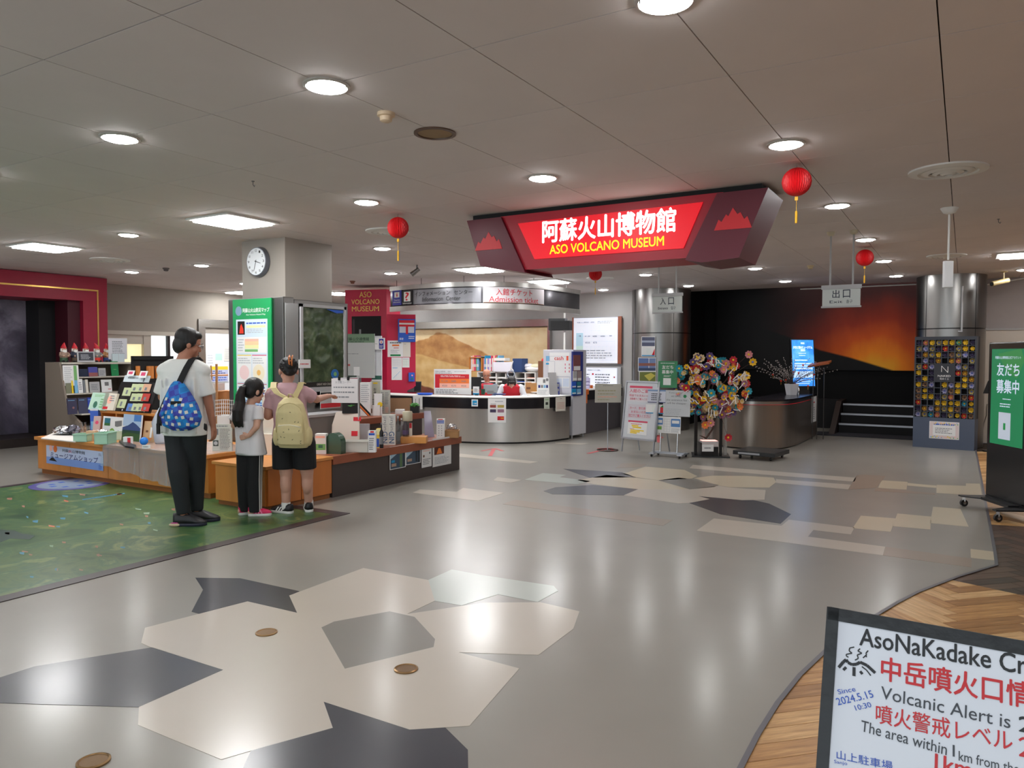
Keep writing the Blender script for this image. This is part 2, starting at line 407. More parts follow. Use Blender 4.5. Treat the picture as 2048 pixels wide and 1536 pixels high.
# ---- stair alcove with volcano mural
DK = M('alcove_black', (8, 8, 10), 0.7, spec=.2); DK2 = M('alcove_charcoal', (18, 17, 19), 0.6, spec=.25)
al = MB(); al.box((-5.2, 17.3, 0), (0.4, 17.4, 3.5), DK); struct(al, 'wall_alcove')
al = MB(); al.box((-5.3, 15.05, 0), (-5.2, 17.4, 3.5), DK); struct(al, 'wall_alcove_left')
al = MB(); al.box((-0.2, 15.7, 0), (-0.05, 17.4, 3.5), DK); struct(al, 'wall_alcove_right')
al = MB(); al.box((-5.3, 15.8, 3.4), (0.4, 17.4, 3.5), DK); struct(al, 'ceiling_alcove')
def volcano_mat():
    mt = bpy.data.materials.new('volcano_mural_print'); mt.use_nodes = True; nt = mt.node_tree; b = nt.nodes['Principled BSDF']
    tc = nt.nodes.new('ShaderNodeTexCoord'); sp_ = nt.nodes.new('ShaderNodeSeparateXYZ'); nt.links.new(tc.outputs['Generated'], sp_.inputs[0])
    nz = nt.nodes.new('ShaderNodeTexNoise'); nz.inputs['Scale'].default_value = 5; nz.inputs['Detail'].default_value = 8
    mp = nt.nodes.new('ShaderNodeMapping'); mp.inputs['Scale'].default_value = (2.0, 1, 0.35); nt.links.new(tc.outputs['Generated'], mp.inputs[0]); nt.links.new(mp.outputs[0], nz.inputs['Vector'])
    def math_(op, a, c, clamp=False):
        q = nt.nodes.new('ShaderNodeMath'); q.operation = op; q.use_clamp = clamp
        for k, v in enumerate((a, c)):
            if isinstance(v, (int, float)): q.inputs[k].default_value = v
            else: nt.links.new(v, q.inputs[k])
        return q.outputs[0]
    X, Z = sp_.outputs[0], sp_.outputs[2]
    # glow centre near (0.72, 0.05)
    dx = math_('MULTIPLY', math_('SUBTRACT', X, 0.72), 1.9); dz = math_('MULTIPLY', math_('SUBTRACT', Z, 0.0), 1.25)
    d = math_('SQRT', math_('ADD', math_('MULTIPLY', dx, dx), math_('MULTIPLY', dz, dz)), 0)
    d = math_('ADD', d, math_('MULTIPLY', math_('SUBTRACT', nz.outputs['Fac'], 0.5), 0.35))
    rp = nt.nodes.new('ShaderNodeValToRGB'); nt.links.new(d, rp.inputs[0])
    st = [(0.0, (255, 190, 50)), (0.2, (250, 140, 30)), (0.40, (205, 84, 22)), (0.62, (140, 44, 22)), (0.9, (84, 28, 24)), (1.0, (60, 20, 22))]
    while len(rp.color_ramp.elements) < len(st): rp.color_ramp.elements.new(.5)
    for e, (p, c) in zip(rp.color_ramp.elements, st): e.position = p; e.color = lin(c)
    # slope silhouette: dark where Z < line(X)
    cv = nt.nodes.new('ShaderNodeFloatCurve'); nt.links.new(X, cv.inputs['Value']); c = cv.mapping.curves[0]
    pts = [(0, .66), (.09, .535), (.208, .448), (.345, .338), (.477, .205), (.604, .129), (.686, .069), (.78, .0), (1, 0)]
    c.points[0].location = pts[0]; c.points[1].location = pts[-1]
    for p in pts[1:-1]: c.points.new(*p)
    for p in c.points: p.handle_type = 'VECTOR'
    cv.mapping.update()
    s1 = math_('MULTIPLY', math_('SUBTRACT', Z, cv.outputs[0]), 60, False); s1 = math_('ADD', s1, 0.5, True)
    # left part fades to black
    f = math_('MULTIPLY', math_('SUBTRACT', X, 0.20), 2.4, True)
    mx = nt.nodes.new('ShaderNodeMix'); mx.data_type = 'RGBA'; nt.links.new(math_('MULTIPLY', s1, f), mx.inputs['Factor'])
    mx.inputs['A'].default_value = lin((10, 8, 10)); b.inputs['Specular IOR Level'].default_value = .2; nt.links.new(rp.outputs[0], mx.inputs['B'])
    nt.links.new(mx.outputs['Result'], b.inputs['Base Color']); b.inputs['Roughness'].default_value = 0.45
    return mt
VM = volcano_mat()
g = MB(); g.box((-4.9, 17.24, 1.22), (-0.21, 17.29, 3.3), VM); tag(g.build('volcano_mural'), 'huge mural of a glowing orange eruption behind a black slope', 'mural')
al_ = bpy.data.lights.new('alcove_fill', 'AREA'); al_.shape = 'RECTANGLE'; al_.size = 3.4; al_.size_y = .12; al_.energy = 13; al_.color = (1, .9, .8)  # area light added to brighten the mural, no fixture stands here
alo = bpy.data.objects.new('alcove_fill', al_); COL.objects.link(alo); alo.location = (-2.0, 16.2, 3.32); alo.rotation_euler = (math.radians(38), 0, 0)
tag(alo, 'unseen fill light added above the alcove opening to brighten the volcano mural', 'lamp')
# steps
st = thing('stair', 'dark steps with pale metal nosings rising beside the flower box wall', 'stairs', (-1.3, 15.6, 0))
SX0, SX1 = -2.1, -0.2
for k, (y, z) in enumerate(((16.0, .19), (16.28, .37), (16.56, .55))):
    g = MB(); g.box((SX0, y, 0 if k == 0 else 0.0), (SX1, 17.24, z-.0), DK2) if k == 0 else g.box((SX0, y, (.19, .37)[k-1]), (SX1, 17.24, z), DK2); g.build('step', st)
    g = MB(); g.box((SX0, y-.012, z-.03), (SX1, y+.01, z+.006), M('nosing_metal', (150, 150, 155), .35, .8)); g.build('nosing', st)
g = MB(); g.prism([(-2.12, 15.55, 0), (-2.12, 17.2, 0), (-2.12, 17.2, .62), (-2.12, 16.5, .60)], (-.1, 0, 0), M('stair_cheek', (38, 28, 26), .5)); g.box((-5.15, 16.9, 0), (-2.22, 17.2, .62), DK2); g.build('side_cheek', st)
g = MB(); g.box((-2.7, 15.3, 0.001), (-0.7, 16.0, 0.012), M('dark_mat', (30, 33, 42), .8)); tag(g.build('floor_mat'), 'dark blue-black mat at the foot of the stairs', 'mat')

# ---- columns
def column(name, c, r, label):
    c = Vector(c); t = thing(name, label, 'column', c)
    zs = (0.0, 1.97, 1.98, CZ)
    for a, b in ((0, 1.965), (1.985, CZ)):
        g = MB(); g.lathe([(r, a), (r, b)], c, STEELD, n=48); g.build('steel_panel', t, smooth=True)
    g = MB(); g.lathe([(r-.012, 1.96), (r-.012, 1.99)], c, BLACK, n=48); g.build('joint', t, smooth=True)
    for ang in (-2.3, -.8):
        p = c+Vector((math.cos(ang), math.sin(ang), 0))*(r+.001); g = MB(); g.cyl(p, p+Vector((0, 0, CZ)), .004, BLACK, n=5); g.build('seam', t)
    return t
STEELD.node_tree.nodes['Principled BSDF'].inputs['Roughness'].default_value = .3
column('steel_column', (-5.42, 15.0, 0), .60, 'round stainless steel column carrying three posters behind the entrance sign')
column('steel_column', (-0.22, 14.83, 0), .52, 'round stainless steel column behind the wall of flower boxes')
exec_after = []

# ---- floor
def floor_mat(name, c, noise=0.05, rough=0.36):
    m = M(name, c, rough, noise=noise, nscale=1.6, coat=.5); m.node_tree.nodes['Principled BSDF'].inputs['Coat Roughness'].default_value = .19; m.node_tree.nodes['Principled BSDF'].inputs['Specular IOR Level'].default_value = .3
    nt = m.node_tree; b = nt.nodes['Principled BSDF']; tc = nt.nodes.new('ShaderNodeTexCoord')
    nz = nt.nodes.new('ShaderNodeTexNoise'); nz.inputs['Scale'].default_value = 3.0; nz.inputs['Detail'].default_value = 5
    nt.links.new(tc.outputs['Object'], nz.inputs['Vector'])
    mr = nt.nodes.new('ShaderNodeMapRange'); mr.inputs['To Min'].default_value = rough-.01; mr.inputs['To Max'].default_value = rough+.02
    nt.links.new(nz.outputs['Fac'], mr.inputs['Value']); nt.links.new(mr.outputs[0], b.inputs['Roughness'])
    return m
FLM = floor_mat('grey_vinyl_floor', (146, 142, 134), .05)
F_BEIGE = floor_mat('beige_vinyl', (190, 181, 168), .03); F_NAVY = floor_mat('navy_vinyl', (25, 28, 43), .08); F_GREY = floor_mat('mid_grey_vinyl', (130, 126, 119), .03)
F_PALE = floor_mat('pale_green_vinyl', (178, 186, 178), .03); F_TAUPE = floor_mat('taupe_vinyl', (152, 138, 124), .03); F_CREAM = floor_mat('cream_vinyl', (196, 184, 160), .03)
curve_px = [(1952, 902), (1965, 971), (1973, 1015), (1981, 1055), (1990, 1105), (1993, 1130), (1960, 1140), (1917, 1153), (1877, 1168), (1836, 1184), (1795, 1205), (1755, 1229), (1700, 1265), (1652, 1301), (1600, 1350), (1555, 1406), (1515, 1470), (1481, 1536)]
edge = [on_z(x, y) for x, y in curve_px]
e2, e1 = edge[-1], edge[-2]
ext = [e2+(e2-e1)*k+Vector((0, -.05*k*k, 0)) for k in (1, 2, 4, 8)]
start = Vector((edge[0].x, 15.6, 0))
line = [start]+edge+ext
line.append(Vector((line[-1].x, -5, 0)))
poly = [Vector((-17, 17.5, 0)), Vector((-17, -5, 0))]+line[::-1]+[Vector((start.x, 17.5, 0))]
fb = bmesh.new(); vs = [fb.verts.new((p.x, p.y, 0)) for p in poly]; f0 = fb.faces.new(vs)
r_ = bmesh.ops.extrude_face_region(fb, geom=[f0]); bmesh.ops.translate(fb, vec=(0, 0, -.05), verts=[v for v in r_['geom'] if isinstance(v, bmesh.types.BMVert)])
bmesh.ops.recalc_face_normals(fb, faces=fb.faces); fb.normal_update()
me = bpy.data.meshes.new('floor'); bmesh.ops.triangulate(fb, faces=fb.faces); fb.to_mesh(me); fb.free(); me.materials.append(FLM)
floor = bpy.data.objects.new('floor', me); COL.objects.link(floor); floor['kind'] = 'structure'
sub = MB(); sub.box((-1.5, -5, -.05), (4.6, 15.6, -.012), M('plank_bed', (50, 36, 24), .8)); struct(sub, 'floor_bed')
# metal edge strip along the curve
es = MB(); EDGEM = M('edge_strip', (104, 102, 108), .4, .3)
sm = []
for k in range(len(line)): sm.append(line[k])
for k in range(len(sm)-1):
    a, b = sm[k], sm[k+1]; d = (b-a).normalized(); n = Vector((-d.y, d.x, 0))*0.011
    es.prism([a-n, b-n, b+n, a+n], (0, 0, .003), EDGEM)
struct(es, 'trim_1')
def inlay(pts, m, z=0.0012, name='inlay_tile'):
    P_ = [on_z(*p) for p in pts]; g = MB(); g.prism([Vector((p.x, p.y, 0.0002)) for p in P_], (0, 0, z), m)
    bm = bmesh.new(); bm.from_mesh(g.mesh('x')); bmesh.ops.triangulate(bm, faces=bm.faces); bmesh.ops.recalc_face_normals(bm, faces=bm.faces)
    me = bpy.data.meshes.new(name); bm.to_mesh(me); bm.free(); me.materials.append(m)
    o = bpy.data.objects.new(name, me); COL.objects.link(o); o.parent = floor; return o
c4 = lambda L: [(x/1.7067, 1100+y/1.7067) for x, y in L]
c5 = lambda L: [(780+x/2.327, 860+y/2.327) for x, y in L]
c6 = lambda L: [(1300+x/2.738, 880+y/2.738) for x, y in L]
for L, m in (
    (c4([(667,95),(820,97),(1022,141),(987,156),(1014,215),(845,176),(680,218),(654,211),(693,136)]), F_NAVY),
    (c4([(1014,215),(987,156),(1240,62),(1462,103),(1484,174),(1390,219),(1330,210)]), F_BEIGE),
    (c4([(495,266),(845,176),(1014,215),(1330,210),(1140,245),(1097,265),(1177,406),(762,410),(515,333),(482,318)]), F_BEIGE),
    (c4([(762,410),(1177,406),(1105,519),(1136,608),(857,686),(755,716),(471,598),(474,537)]), F_BEIGE),
    (c4([(1177,406),(1480,332),(1485,305),(1566,350),(1773,405),(1603,601),(1398,614),(1105,519)]), F_BEIGE),
    (c4([(1390,219),(1655,180),(1845,179),(1978,210),(1957,270),(1838,359),(1566,350),(1485,305),(1415,229),(1330,210)]), F_BEIGE),
    (c4([(1097,265),(1140,245),(1330,210),(1415,229),(1485,305),(1480,332),(1177,406)]), F_GREY),
    (c4([(1462,103),(1542,67),(1650,87),(1700,152),(1575,190),(1484,174)]), F_PALE),
    (c4([(1650,87),(1890,123),(1905,140),(1835,178),(1700,152)]), F_PALE),
    (c4([(-200,505),(-60,455),(118,398),(519,333),(762,410),(474,537),(0,523),(-150,530)]), F_NAVY),
    (c4([(1105,519),(1398,614),(1520,607),(1597,683),(1600,860),(1300,1000),(760,900),(857,686),(1136,608)]), F_NAVY),
    (c5([(808,181),(1080,197),(1145,221),(930,222),(878,205)]), F_NAVY),
    (c5([(1082,205),(1190,171),(1370,186),(1430,215),(1405,226),(1250,235),(1145,221)]), F_CREAM),
    (c5([(873,234),(1010,209),(1250,235),(1395,277),(1155,276),(950,253)]), F_CREAM),
    (c5([(1155,276),(1395,277),(1530,260),(1580,268),(1748,280),(1743,325),(1640,327),(1435,308),(1488,322),(1393,340),(1340,342),(1088,304)]), F_BEIGE),
    (c5([(1415,224),(1500,213),(1660,214),(1785,222),(1797,243),(1765,268),(1580,266),(1530,258)]), F_CREAM),
    (c5([(1248,235),(1340,222),(1380,226),(1530,256),(1510,265),(1395,277)]), F_GREY),
    (c5([(715,284),(770,267),(945,256),(1155,276),(1088,304),(755,299)]), F_NAVY),
    (c5([(1435,308),(1640,327),(1690,326),(1765,343),(1866,392),(1818,436),(1540,393),(1393,340),(1488,322)]), F_NAVY),
    (c5([(625,232),(710,201),(820,209),(790,220),(935,238),(870,253)]), F_PALE),
    (c5([(480,235),(500,220),(615,233),(560,246)]), F_BEIGE),
    (c5([(105,292),(140,277),(310,288),(340,270),(530,293),(410,331)]), F_BEIGE),
    (c5([(525,345),(580,325),(1315,420),(1270,446)]), F_TAUPE),
    (c5([(325,110),(690,148),(650,156),(320,125)]), F_BEIGE),
    (c5([(1050,177),(1080,155),(1195,160),(1170,172)]), F_TAUPE),
    (c5([(768,58),(925,62),(890,68),(770,62)]), F_BEIGE),
    (c6([(235,137),(1128,207),(1120,228),(640,190),(215,155)]), F_BEIGE),
    (c6([(690,215),(1100,245),(1085,270),(690,235)]), F_BEIGE),
    (c6([(255,497),(350,430),(720,470),(760,437),(1120,480),(1100,517),(895,493),(865,530),(1288,585),(1275,632)]), F_BEIGE),
    (c6([(1110,483),(1155,415),(1345,430),(1318,503)]), F_CREAM),
    (c6([(1328,472),(1355,403),(1540,420),(1535,490)]), F_CREAM),
    (c6([(1540,420),(1550,366),(1700,378),(1745,475),(1535,455)]), F_CREAM),
    (c6([(1290,585),(1760,650),(1760,697),(1275,632)]), F_TAUPE),
    (c6([(1755,597),(1880,612),(1890,660),(1757,645)]), F_CREAM),
    (c6([(1268,221),(1410,230),(1405,272),(1250,262)]), F_CREAM),
    (c6([(1410,236),(1568,250),(1568,262),(1410,250)]), F_CREAM),
    (c6([(1570,246),(1730,252),(1730,238),(1806,240),(1818,305),(1568,290)]), F_CREAM),
    (c6([(1235,262),(1565,292),(1560,300),(1230,280)]), F_TAUPE),
    (c6([(1130,195),(1160,190),(1290,198),(1240,262),(1085,272)]), F_TAUPE)):
    inlay(L, m)
def flat_stroke(g, pts, w, m, z=.0015):
    for a, b in zip(pts[:-1], pts[1:]):
        a, b = on_z(*a), on_z(*b); d = (b-a).normalized(); n = Vector((-d.y, d.x, 0))*w/2; g.prism([a-n, b-n, b+n, a+n], (0, 0, z), m)
TAPE = M('red_tape', (190, 70, 75), .5)
g = MB(); flat_stroke(g, [(980, 912), (988, 898)], .06, TAPE); flat_stroke(g, [(963, 902), (990, 897), (1006, 902)], .05, TAPE); tag(g.build('floor_arrow'), 'red tape arrow on the floor in front of the curved steel counter', 'arrow')
g = MB(); flat_stroke(g, [(1176, 907), (1214, 898)], .06, TAPE); flat_stroke(g, [(1195, 897), (1222, 896), (1226, 903)], .05, TAPE); tag(g.build('floor_arrow'), 'red tape arrow on the floor under the thin pole sign stand', 'arrow')
g = MB(); flat_stroke(g, [(1318, 885), (1316, 872)], .06, TAPE); flat_stroke(g, [(1308, 876), (1316, 870), (1325, 876)], .05, TAPE); tag(g.build('floor_arrow'), 'short red tape mark on the floor behind the white easel stand', 'arrow')
for px, py, lb in ((533, 1266, 'round brass floor socket on the beige inlay below the green map'), (812, 1339, 'round brass floor socket right of the grey pentagon inlay'), (187, 1524, 'round brass floor socket nearest the camera at bottom left')):
    p = on_z(px, py); t = thing('floor_socket', lb, 'floor socket', p)
    g = MB(); g.lathe([(.058, .0), (.058, .006), (.050, .009), (.046, .004)], p, M('aged_brass', (150, 120, 85), .35, 1.0), n=28); g.build('rim', t, smooth=True)
    g = MB(); g.lathe([(.047, .0), (.047, .005), (.0, .0055)], p, M('aged_brass_lid', (120, 96, 70), .45, 1.0), n=28, caps=False); g.build('lid', t)
# herringbone planks
WOODL = [ramp_mat('light_plank_%d' % k, [(0.3, a), (0.55, b), (0.75, c)], .38, 3.0, ani=(1.2, 14, 1), detail=5, dist=.6) for k, (a, b, c) in enumerate((((150,104,58),(190,142,86),(212,168,112)), ((166,122,74),(208,164,108),(226,188,134)), ((128,86,46),(164,118,68),(190,144,92)), ((176,134,86),(214,174,122),(232,198,150))))]
WOODD = [ramp_mat('dark_plank_%d' % k, [(0.3, a), (0.6, b)], .38, 3.0, ani=(1.2, 14, 1), detail=5, dist=.6) for k, (a, b) in enumerate((((62,46,38),(92,70,58)), ((74,56,46),(104,80,66)), ((52,40,34),(80,62,52))))]
def clip(pl, a, n):
    out = []
    for i in range(len(pl)):
        p, q = pl[i], pl[(i+1) % len(pl)]; dp, dq = (p-a).dot(n), (q-a).dot(n)
        if dp >= 0: out.append(p)
        if dp*dq < 0: out.append(p+(q-p)*(dp/(dp-dq)))
    return out
L1a, L1b = on_z(1900, 1158), on_z(2048, 1190); L2a, L2b = on_z(1940, 1046), on_z(2048, 1052)
n1 = Vector((-(L1b-L1a).y, (L1b-L1a).x, 0)).normalized(); n1 = n1 if n1.y > 0 else -n1
n2 = Vector((-(L2b-L2a).y, (L2b-L2a).x, 0)).normalized(); n2 = n2 if n2.y > 0 else -n2
PW, KK = .105, 5; c45 = math.cos(PI/4)
def rot45(a, b): return Vector((.0+(a-b)*c45, 3.0+(a+b)*c45, 0))
cand = []
for i in range(-90, 130):
    for j in range(-14, 14):
        for kind in (0, 1):
            ox, oy = i+KK*j, i-KK*j
            if kind == 0: r = (ox, oy, ox+KK, oy+1)
            else: r = (ox, oy+1, ox+1, oy+1+KK)
            c = rot45((r[0]+r[2])/2*PW, (r[1]+r[3])/2*PW)
            if not (-1.4 < c.x < 4.3 and .2 < c.y < 15.4): continue
            d = c-EYEP; z = d.dot(FW)
            if z < .3: continue
            px = 1024+FPX*d.dot(RT)/z; py = 768-FPX*d.dot(UP)/z
            vis = px > 1440 and px < 2120 and py < 1640
            lim = 10**9
            if vis:     # left of the floor edge curve: hidden below the vinyl
                for (xa, ya), (xb, yb) in zip(curve_px[:-1], curve_px[1:]):
                    if min(ya, yb) <= py <= max(ya, yb) and ya != yb: lim = xa+(xb-xa)*(py-ya)/(yb-ya)
                if py > 1536: lim = 1420
                if px < lim-170: continue
                if c.x < -1.2: continue
            cand.append((0 if vis else 1, d.length, r, kind, c))
cand.sort(key=lambda t: (t[0], t[1]))
gap = .0014; npl = 0; restp = MB()
for vis, dist, r, kind, c in cand:
    pl = [rot45(a*PW, b*PW) for a, b in ((r[0]+gap/PW, r[1]+gap/PW), (r[2]-gap/PW, r[1]+gap/PW), (r[2]-gap/PW, r[3]-gap/PW), (r[0]+gap/PW, r[3]-gap/PW))]
    rr = random.random()
    for part, mats in ((clip(pl, L1a, -n1), WOODL), (clip(clip(pl, L1a, n1), L2a, -n2), WOODD), (clip(clip(pl, L1a, n1), L2a, n2), WOODL)):
        if len(part) < 3: continue
        m = mats[int(rr*len(mats))]
        if vis == 0 and npl < 290:
            me = bpy.data.meshes.new('plank'); ang = PI/4+(PI/2 if kind else 0); R2 = Matrix.Rotation(-ang, 3, 'Z')
            n = len(part); base_ = c
            v3 = [R2@(p-base_) for p in part]; v3 = [(v.x, v.y, -.012) for v in v3]+[(v.x, v.y, -.004) for v in v3]
            me.from_pydata(v3, [], [list(range(n, 2*n))]+[(i, (i+1) % n, n+(i+1) % n, n+i) for i in range(n)]); me.materials.append(m)
            o = bpy.data.objects.new('plank', me); COL.objects.link(o); o.parent = floor; o.location = base_; o.rotation_euler = (0, 0, ang); npl += 1
        else: restp.prism([Vector((p.x, p.y, -.012)) for p in part], (0, 0, .008), m)
o = restp.build('plank_field', floor); o['kind'] = 'stuff'

# green terrain map printed on the floor, with its dark border
GM = ramp_mat('terrain_map_print', [(0.30, (34, 66, 40)), (0.42, (54, 92, 54)), (0.50, (84, 112, 62)), (0.56, (56, 100, 66)), (0.64, (130, 142, 84)), (0.75, (76, 114, 70))], .32, 2.2, detail=10, dist=1.0)
g = MB(); g.box((-9.25, .2, 0), (-5.09, 5.15, .004), GM)
def mapmark(pxs, m):
    P_ = [on_z(*p) for p in pxs]; g.prism([Vector((p.x, p.y, .004)) for p in P_], (0, 0, .0006), m)
ORL = M('map_town_orange', (205, 110, 80), .4); PKL = M('map_town_pink', (170, 120, 100), .4); BLL = M('map_road_blue', (70, 140, 170), .4); DBL = M('map_dark_lake', (20, 55, 45), .4); PGL = M('map_pale_field', (150, 175, 150), .4)
rr = random.Random(3)
for k in range(46):
    x, y = rr.uniform(5, 400), rr.uniform(985, 1180)
    if y > 1205-.265*x-22: continue
    wd = rr.uniform(4, 14); m = rr.choice([ORL, PKL, PKL, BLL, PGL, PKL, BLL])
    mapmark([(x, y), (x+wd, y+rr.uniform(-2, 3)), (x+wd*.9, y+3+rr.uniform(0, 2)), (x+wd*.1, y+3)], m)
for k in range(14): mapmark([(165+k*6, 999-k*.9), (172+k*6, 998-k*.9), (172+k*6, 1000-k*.9), (165+k*6, 1001-k*.9)], BLL)
mapmark([(0, 1060), (30, 1062), (42, 1068), (70, 1072), (60, 1080), (20, 1078), (0, 1086)], DBL)
tag(g.build('floor_map'), 'large green printed terrain map laid on the floor at the left', 'floor map')
g = MB(); BD = M('map_border', (62, 52, 54), .4)
for a, b in (((-5.09, .2), (-4.97, 5.27)), ((-9.37, 5.15), (-5.09, 5.27)), ((-9.37, .2), (-9.25, 5.15))): g.box((a[0], a[1], 0), (b[0], b[1], .005), BD)
tag(g.build('floor_map_border'), 'dark border strip framing the green floor map', 'border')
p = on_z(142, 969); g = MB(); g.lathe([(.42, .004), (.42, .0065), (0, .0066)], p, M('sticker_violet', (86, 84, 150), .4), n=32, caps=False); g.lathe([(.34, .0066), (.34, .0075), (0, .0076)], p, M('sticker_white', (128, 146, 170), .4), n=32, caps=False)
for k in range(8): a = k*PI/4; g.box((p.x+.2*math.cos(a)-.03, p.y+.2*math.sin(a)-.03, .0076), (p.x+.2*math.cos(a)+.03, p.y+.2*math.sin(a)+.03, .0083), BLUEI)
tag(g.build('floor_sticker'), 'round violet and white sticker at the back edge of the green floor map', 'sticker')

# ================================================================== CEILING FIXTURES
LENS = M('lamp_lens', (255, 255, 255), .4, emis=LAMP); RIM = M('lamp_rim', (190, 186, 180), .35, .2)
proto = thing('downlight', '', 'ceiling lamp', (0, 0, CZ), 'round ceiling lamps')
g = MB(); g.lathe([(.118, 0), (.118, -.006), (.104, -.012), (.100, 0)], (0, 0, CZ), RIM, n=28); rim_o = g.build('rim', proto, smooth=True)
g = MB(); g.lathe([(.095, -.002), (.095, -.009), (.080, -.020), (.0, -.024)], (0, 0, CZ), LENS, n=24, caps=False); g.build('lens', proto, smooth=True)
seen = {(4, 1): 'round ceiling lamp cut by the top edge of the picture', (2, 1): 'large round ceiling lamp left of the brown ceiling speaker', (0, 1): 'round ceiling lamp at upper left, on the same seam as the large one', (4, 3.5): 'round ceiling lamp just above the largest red lantern', (2, 3.5): 'round ceiling lamp just above the left part of the big red sign', (0, 3.5): 'round ceiling lamp above left of the second largest red lantern',
        (4, 6): 'round ceiling lamp right below the largest red lantern', (-4, 3.5): 'round ceiling lamp between the two square lamps at left', (-2, 6): 'round ceiling lamp directly below the lantern near the clock pillar', (-6, 6): 'round ceiling lamp left of the wall clock', (-8, 6): 'round ceiling lamp above the crimson portal corner', (4, 8.5): 'round ceiling lamp above the lantern near the exit sign', (-4, 8.5): 'round ceiling lamp above the crimson museum tower', (-10, 8.5): 'round ceiling lamp above the grey wall and window at left',
        (4, 11): 'round ceiling lamp partly behind the lantern near the exit sign', (0, 11): 'round ceiling lamp above left of the entrance sign', (2, 11): 'round ceiling lamp between the entrance sign and the exit sign'}
ORD = ['first', 'second', 'third', 'fourth', 'fifth', 'sixth', 'seventh', 'eighth', 'ninth', 'tenth', 'eleventh', 'twelfth']
first = True
for kk in range(-2, 6):
    j = 1+2.5*kk
    for i in range(-14, 9, 2):
        x, y = GX0+GDX*i, GY0+GDY*j
        if not (-12.9 < x < 4.2 and -4.8 < y < 15.3): continue
        if (i, j) in ((0, 6), (2, 6), (-2, 3.5), (-4, 6), (-6, 8.5), (6, 3.5), (-4, 13.5)): continue
        if (i, j) in ((-4, 11), (-2, 8.5), (-2, 11), (-6, 11), (6, 11), (0, 8.5), (6, 8.5), (8, 8.5)): continue
        col_ = ORD[(i+14)//2]; lb = seen.get((i, j))
        if lb is None: lb = ('round ceiling lamp behind the camera, row %s, place %s from the left' % (('second back', 'first back')[kk+2], col_)) if kk < 0 else 'round ceiling lamp in the %s row from the camera, place %s from the left' % (ORD[kk], col_)
        if first: proto.location = (x, y, CZ); proto['label'] = lb; first = False
        else: copy_tree(proto, (x, y, CZ), label=lb)
SQL = M('square_lamp_lens', (255, 255, 255), .4, emis=PANEL)
for (px, py, s, lb) in ((466, 441, .27, 'square ceiling lamp above the clock pillar'), (92, 493, .27, 'square ceiling lamp at far left above the crimson portal'), (960, 538, .27, 'square ceiling lamp left below the big red sign'), (1098, 562, .27, 'square ceiling lamp right above the curved steel canopy'), (2044, 508, .24, 'square ceiling lamp cut by the right edge of the picture'), (484, 584, .24, 'square ceiling lamp seen just left of the clock pillar'), (680, 586, .24, 'square ceiling lamp half hidden behind the clock pillar'), (300, 500, 0, '')):
    if not s: continue
    p = on_z(px, py, CZ); t = thing('square_lamp', lb, 'ceiling lamp', p, 'square ceiling lamps')
    g = MB(); g.box((p.x-s-.05, p.y-s-.05, CZ-.018), (p.x+s+.05, p.y+s+.05, CZ), WHITE); g.build('housing', t, bevel=.006)
    g = MB(); g.box((p.x-s, p.y-s, CZ-.036), (p.x+s, p.y+s, CZ-.018), SQL); g.build('diffuser', t, bevel=.008)
def vent(px, py, r, lb):
    p = on_z(px, py, CZ); t = thing('air_vent', lb, 'air vent', p, 'round ceiling air vents')
    g = MB()
    for k, q in enumerate((1.0, .66, .40, .2)): g.lathe([(r*q, 0), (r*q, -.012-.006*k), (r*q-.05*q-.012, -.022-.006*k), (r*q-.05*q-.02, -.01)], p, WHITE, n=36)
    g.build('louvre', t, smooth=True)
    g = MB(); g.lathe([(r*.95, -.002), (0, -.003)], p, M('vent_shadow', (52, 48, 46), .8), n=30, caps=False); g.build('duct', t)
vent(1896, 340, .26, 'large round ceiling air vent above the hanging antenna')
vent(1893, 511, .24, 'round ceiling air vent behind the hanging white antenna')
vent(775, 462, .24, 'round ceiling air vent behind the lantern near the clock pillar')
vent(220, 519, .26, 'round ceiling air vent above the crimson portal')
vent(1200, 556, .24, 'round ceiling air vent behind the small lantern under the red sign')
p = on_z(870, 266, CZ); t = thing('ceiling_speaker', 'round brownish ceiling speaker with a dark ring', 'speaker', p)
g = MB(); g.lathe([(.13, 0), (.13, -.008), (.108, -.01), (.105, 0)], p, M('speaker_ring', (88, 64, 48), .4), n=32); g.build('ring', t, smooth=True)
g = MB(); g.lathe([(.106, -.002), (0, -.006)], p, M('speaker_mesh', (150, 124, 92), .7), n=32, caps=False); g.build('grille', t)
def smoke(px, py, lb, c=(214, 190, 160)):
    p = on_z(px, py, CZ); g = MB(); mm = M('detector_%d' % c[0], c, .5); g.lathe([(.05, 0), (.05, -.018), (.036, -.022), (.034, -.045), (.02, -.052)], p, mm, n=18); tag(g.build('smoke_detector', smooth=True), lb, 'smoke detector')
smoke(772, 226, 'cream smoke detector between the large lamp and the ceiling speaker'); smoke(1621, 531, 'small cream smoke detector left of the exit sign poles', (200, 180, 140)); smoke(332, 536, 'small dark smoke detector above the grey wall at left', (90, 80, 80))
smoke(1466, 521, 'flat cream detector on the ceiling right behind the red sign', (201, 170, 120)); smoke(705, 562, 'small brown detector above the crimson tower', (130, 80, 60))
def hook(px, py, lb):
    p = on_z(px, py, CZ); g = MB(); g.tube([p, p+Vector((0, 0, -.03)), p+Vector((.015, 0, -.045)), p+Vector((.02, 0, -.03))], .004, GREY, n=5); g.lathe([(.012, 0), (.012, -.006)], p, GREY, n=8); tag(g.build('ceiling_hook'), lb, 'hook')
hook(506, 362, 'tiny metal hook in the ceiling above the square lamp'); hook(1997, 438, 'tiny metal hook in the ceiling at right above the security camera')

